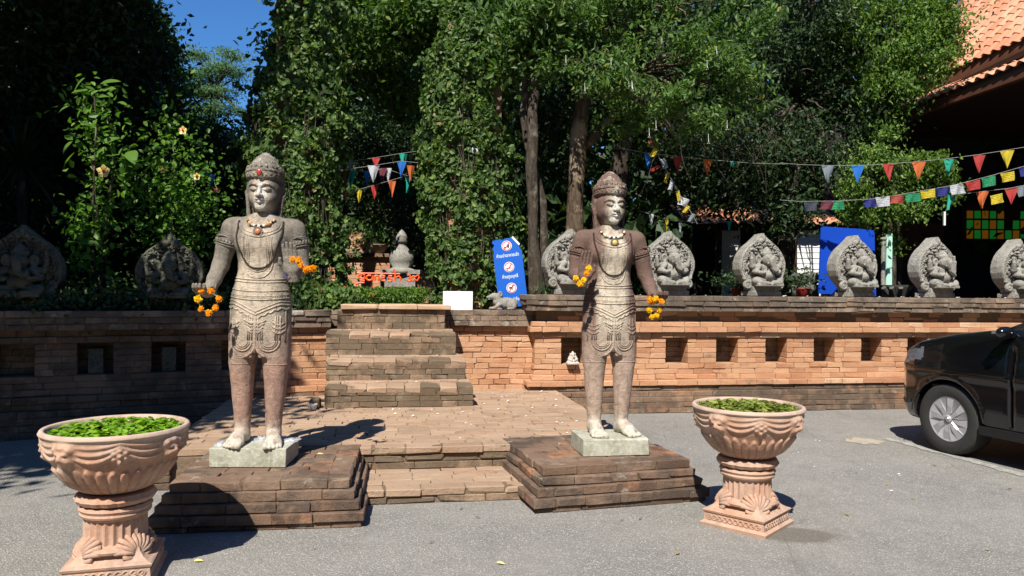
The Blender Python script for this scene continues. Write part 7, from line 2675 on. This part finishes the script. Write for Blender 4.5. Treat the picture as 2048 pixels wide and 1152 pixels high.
# potted plants and pots behind the right wall
for px, py, Y, col, lab in ((1478, 588, 10.6, 'pot_red', 'small red pot behind the wall left of the second clear relief'), (1606, 588, 10.8, 'pot_red', 'red pot with leaves left of the blue board')):
    q = thing('plant_pot', lab, 'pot', tuple(at(px, py + 4, Y)))
    MB().lathe([(.07, -.1), (.10, .10), (.11, .11), (.08, .11), (0, .08)], n=18).build('pot', M[col], q, True)
    leaves('foliage', r.normal(size=(300, 3)) * np.array([.17, .10, .09]) + np.array([-.1, 0, .22]), .07, .4, M['leaf_dark'], q, px, droop=.1)
q = thing('stone_pots', 'row of dark rounded stone heads behind the wall by the white boards', 'pots', tuple(at(1610, 575, 11.6)))
for k in range(3):
    MB().ball((-.14 + .14 * k, 0, .14), (.085, .08, .10), 12, 8).box((-.14 + .14 * k, 0, -.05), (.12, .1, .2)).build('stone_head', M['pot_grey'], q, True)

# ---- litter on the ground and on the wall
r = np.random.default_rng(161)
V, F, n = [], [], 0
def bit(c, s, N=(0, 0, 1)):
    global n
    a = r.uniform(0, 6.28)
    d = np.array([math.cos(a), math.sin(a), r.uniform(-.1, .3)]) * s; e = np.array([-math.sin(a), math.cos(a), 0]) * s * .35
    c = np.array(c)
    V.extend([c - d, c + e + np.array([0, 0, .3 * s]), c + d, c - e]); F.append([n, n + 1, n + 2, n + 3]); n += 4
for i in range(150):
    u, v = r.uniform(-.6, 2.0), 6.2 + 3.2 * r.random() ** .5
    if v > 8.05 and u < .92: continue
    bit(UV(u, v, PZ + .010), r.uniform(.008, .022))
for i in range(60): bit(wall_pt(r.uniform(1240, 2040), 9.25 + r.uniform(0, .25), WT + .008), r.uniform(.012, .026))
for i in range(70): bit((r.uniform(.8, 3.4), r.uniform(5.8, 9.0), .008), r.uniform(.008, .022))
for i, (v, u0, u1, z0, z1) in enumerate(STEP[:3]):
    for k in range(9): bit(UV(r.uniform(u0 + .1, u1 - .1), v + r.uniform(.08, .3), z1 + .012), r.uniform(.008, .018))
o = np_obj('fallen_petals', V, np.array(F), M['white_paint'])
tag(o, 'small white petals and paper scraps scattered over paving and wall tops', 'petals', kind='stuff')
V, F, n = [], [], 0
for i in range(60): bit((r.uniform(-3, 4.5), r.uniform(3.3, 8.0), .010), r.uniform(.012, .03))
for i in range(30):
    bit(UV(r.uniform(-1.4, 2.0), r.uniform(6.2, 8.0), PZ + .012), r.uniform(.012, .028))
o = np_obj('fallen_leaves', V, np.array(F), plain('dry_leaf', (.30, .22, .08), .7))
tag(o, 'dry brown leaves lying here and there on the forecourt', 'leaves', kind='stuff')
for k, (px, py, z, lab) in enumerate(((1002, 1129, 0, 'yellow-green leaf lying on the asphalt at the bottom centre'), (398, 1124, 0, 'yellow leaf lying on the asphalt right of the left planter'), (641, 910, PZ, 'yellow leaf lying on the pedestal right of the left plinth block'))):
    Y = (CAM_H - z) * FPX / (py - 580 - ROLL * (px - 1024))
    p = at(px, py, Y)
    V, F = leaf_geo(np.array([[p.x, p.y, z + .012]]), np.array([.052]), .42, np.array([[.1, -.25, 1.0]]), np.array([[1.0, .3 * k, 0]]), None)
    tag(np_obj('fallen_leaf', V, F, M['hib_flower']), lab, 'leaf')
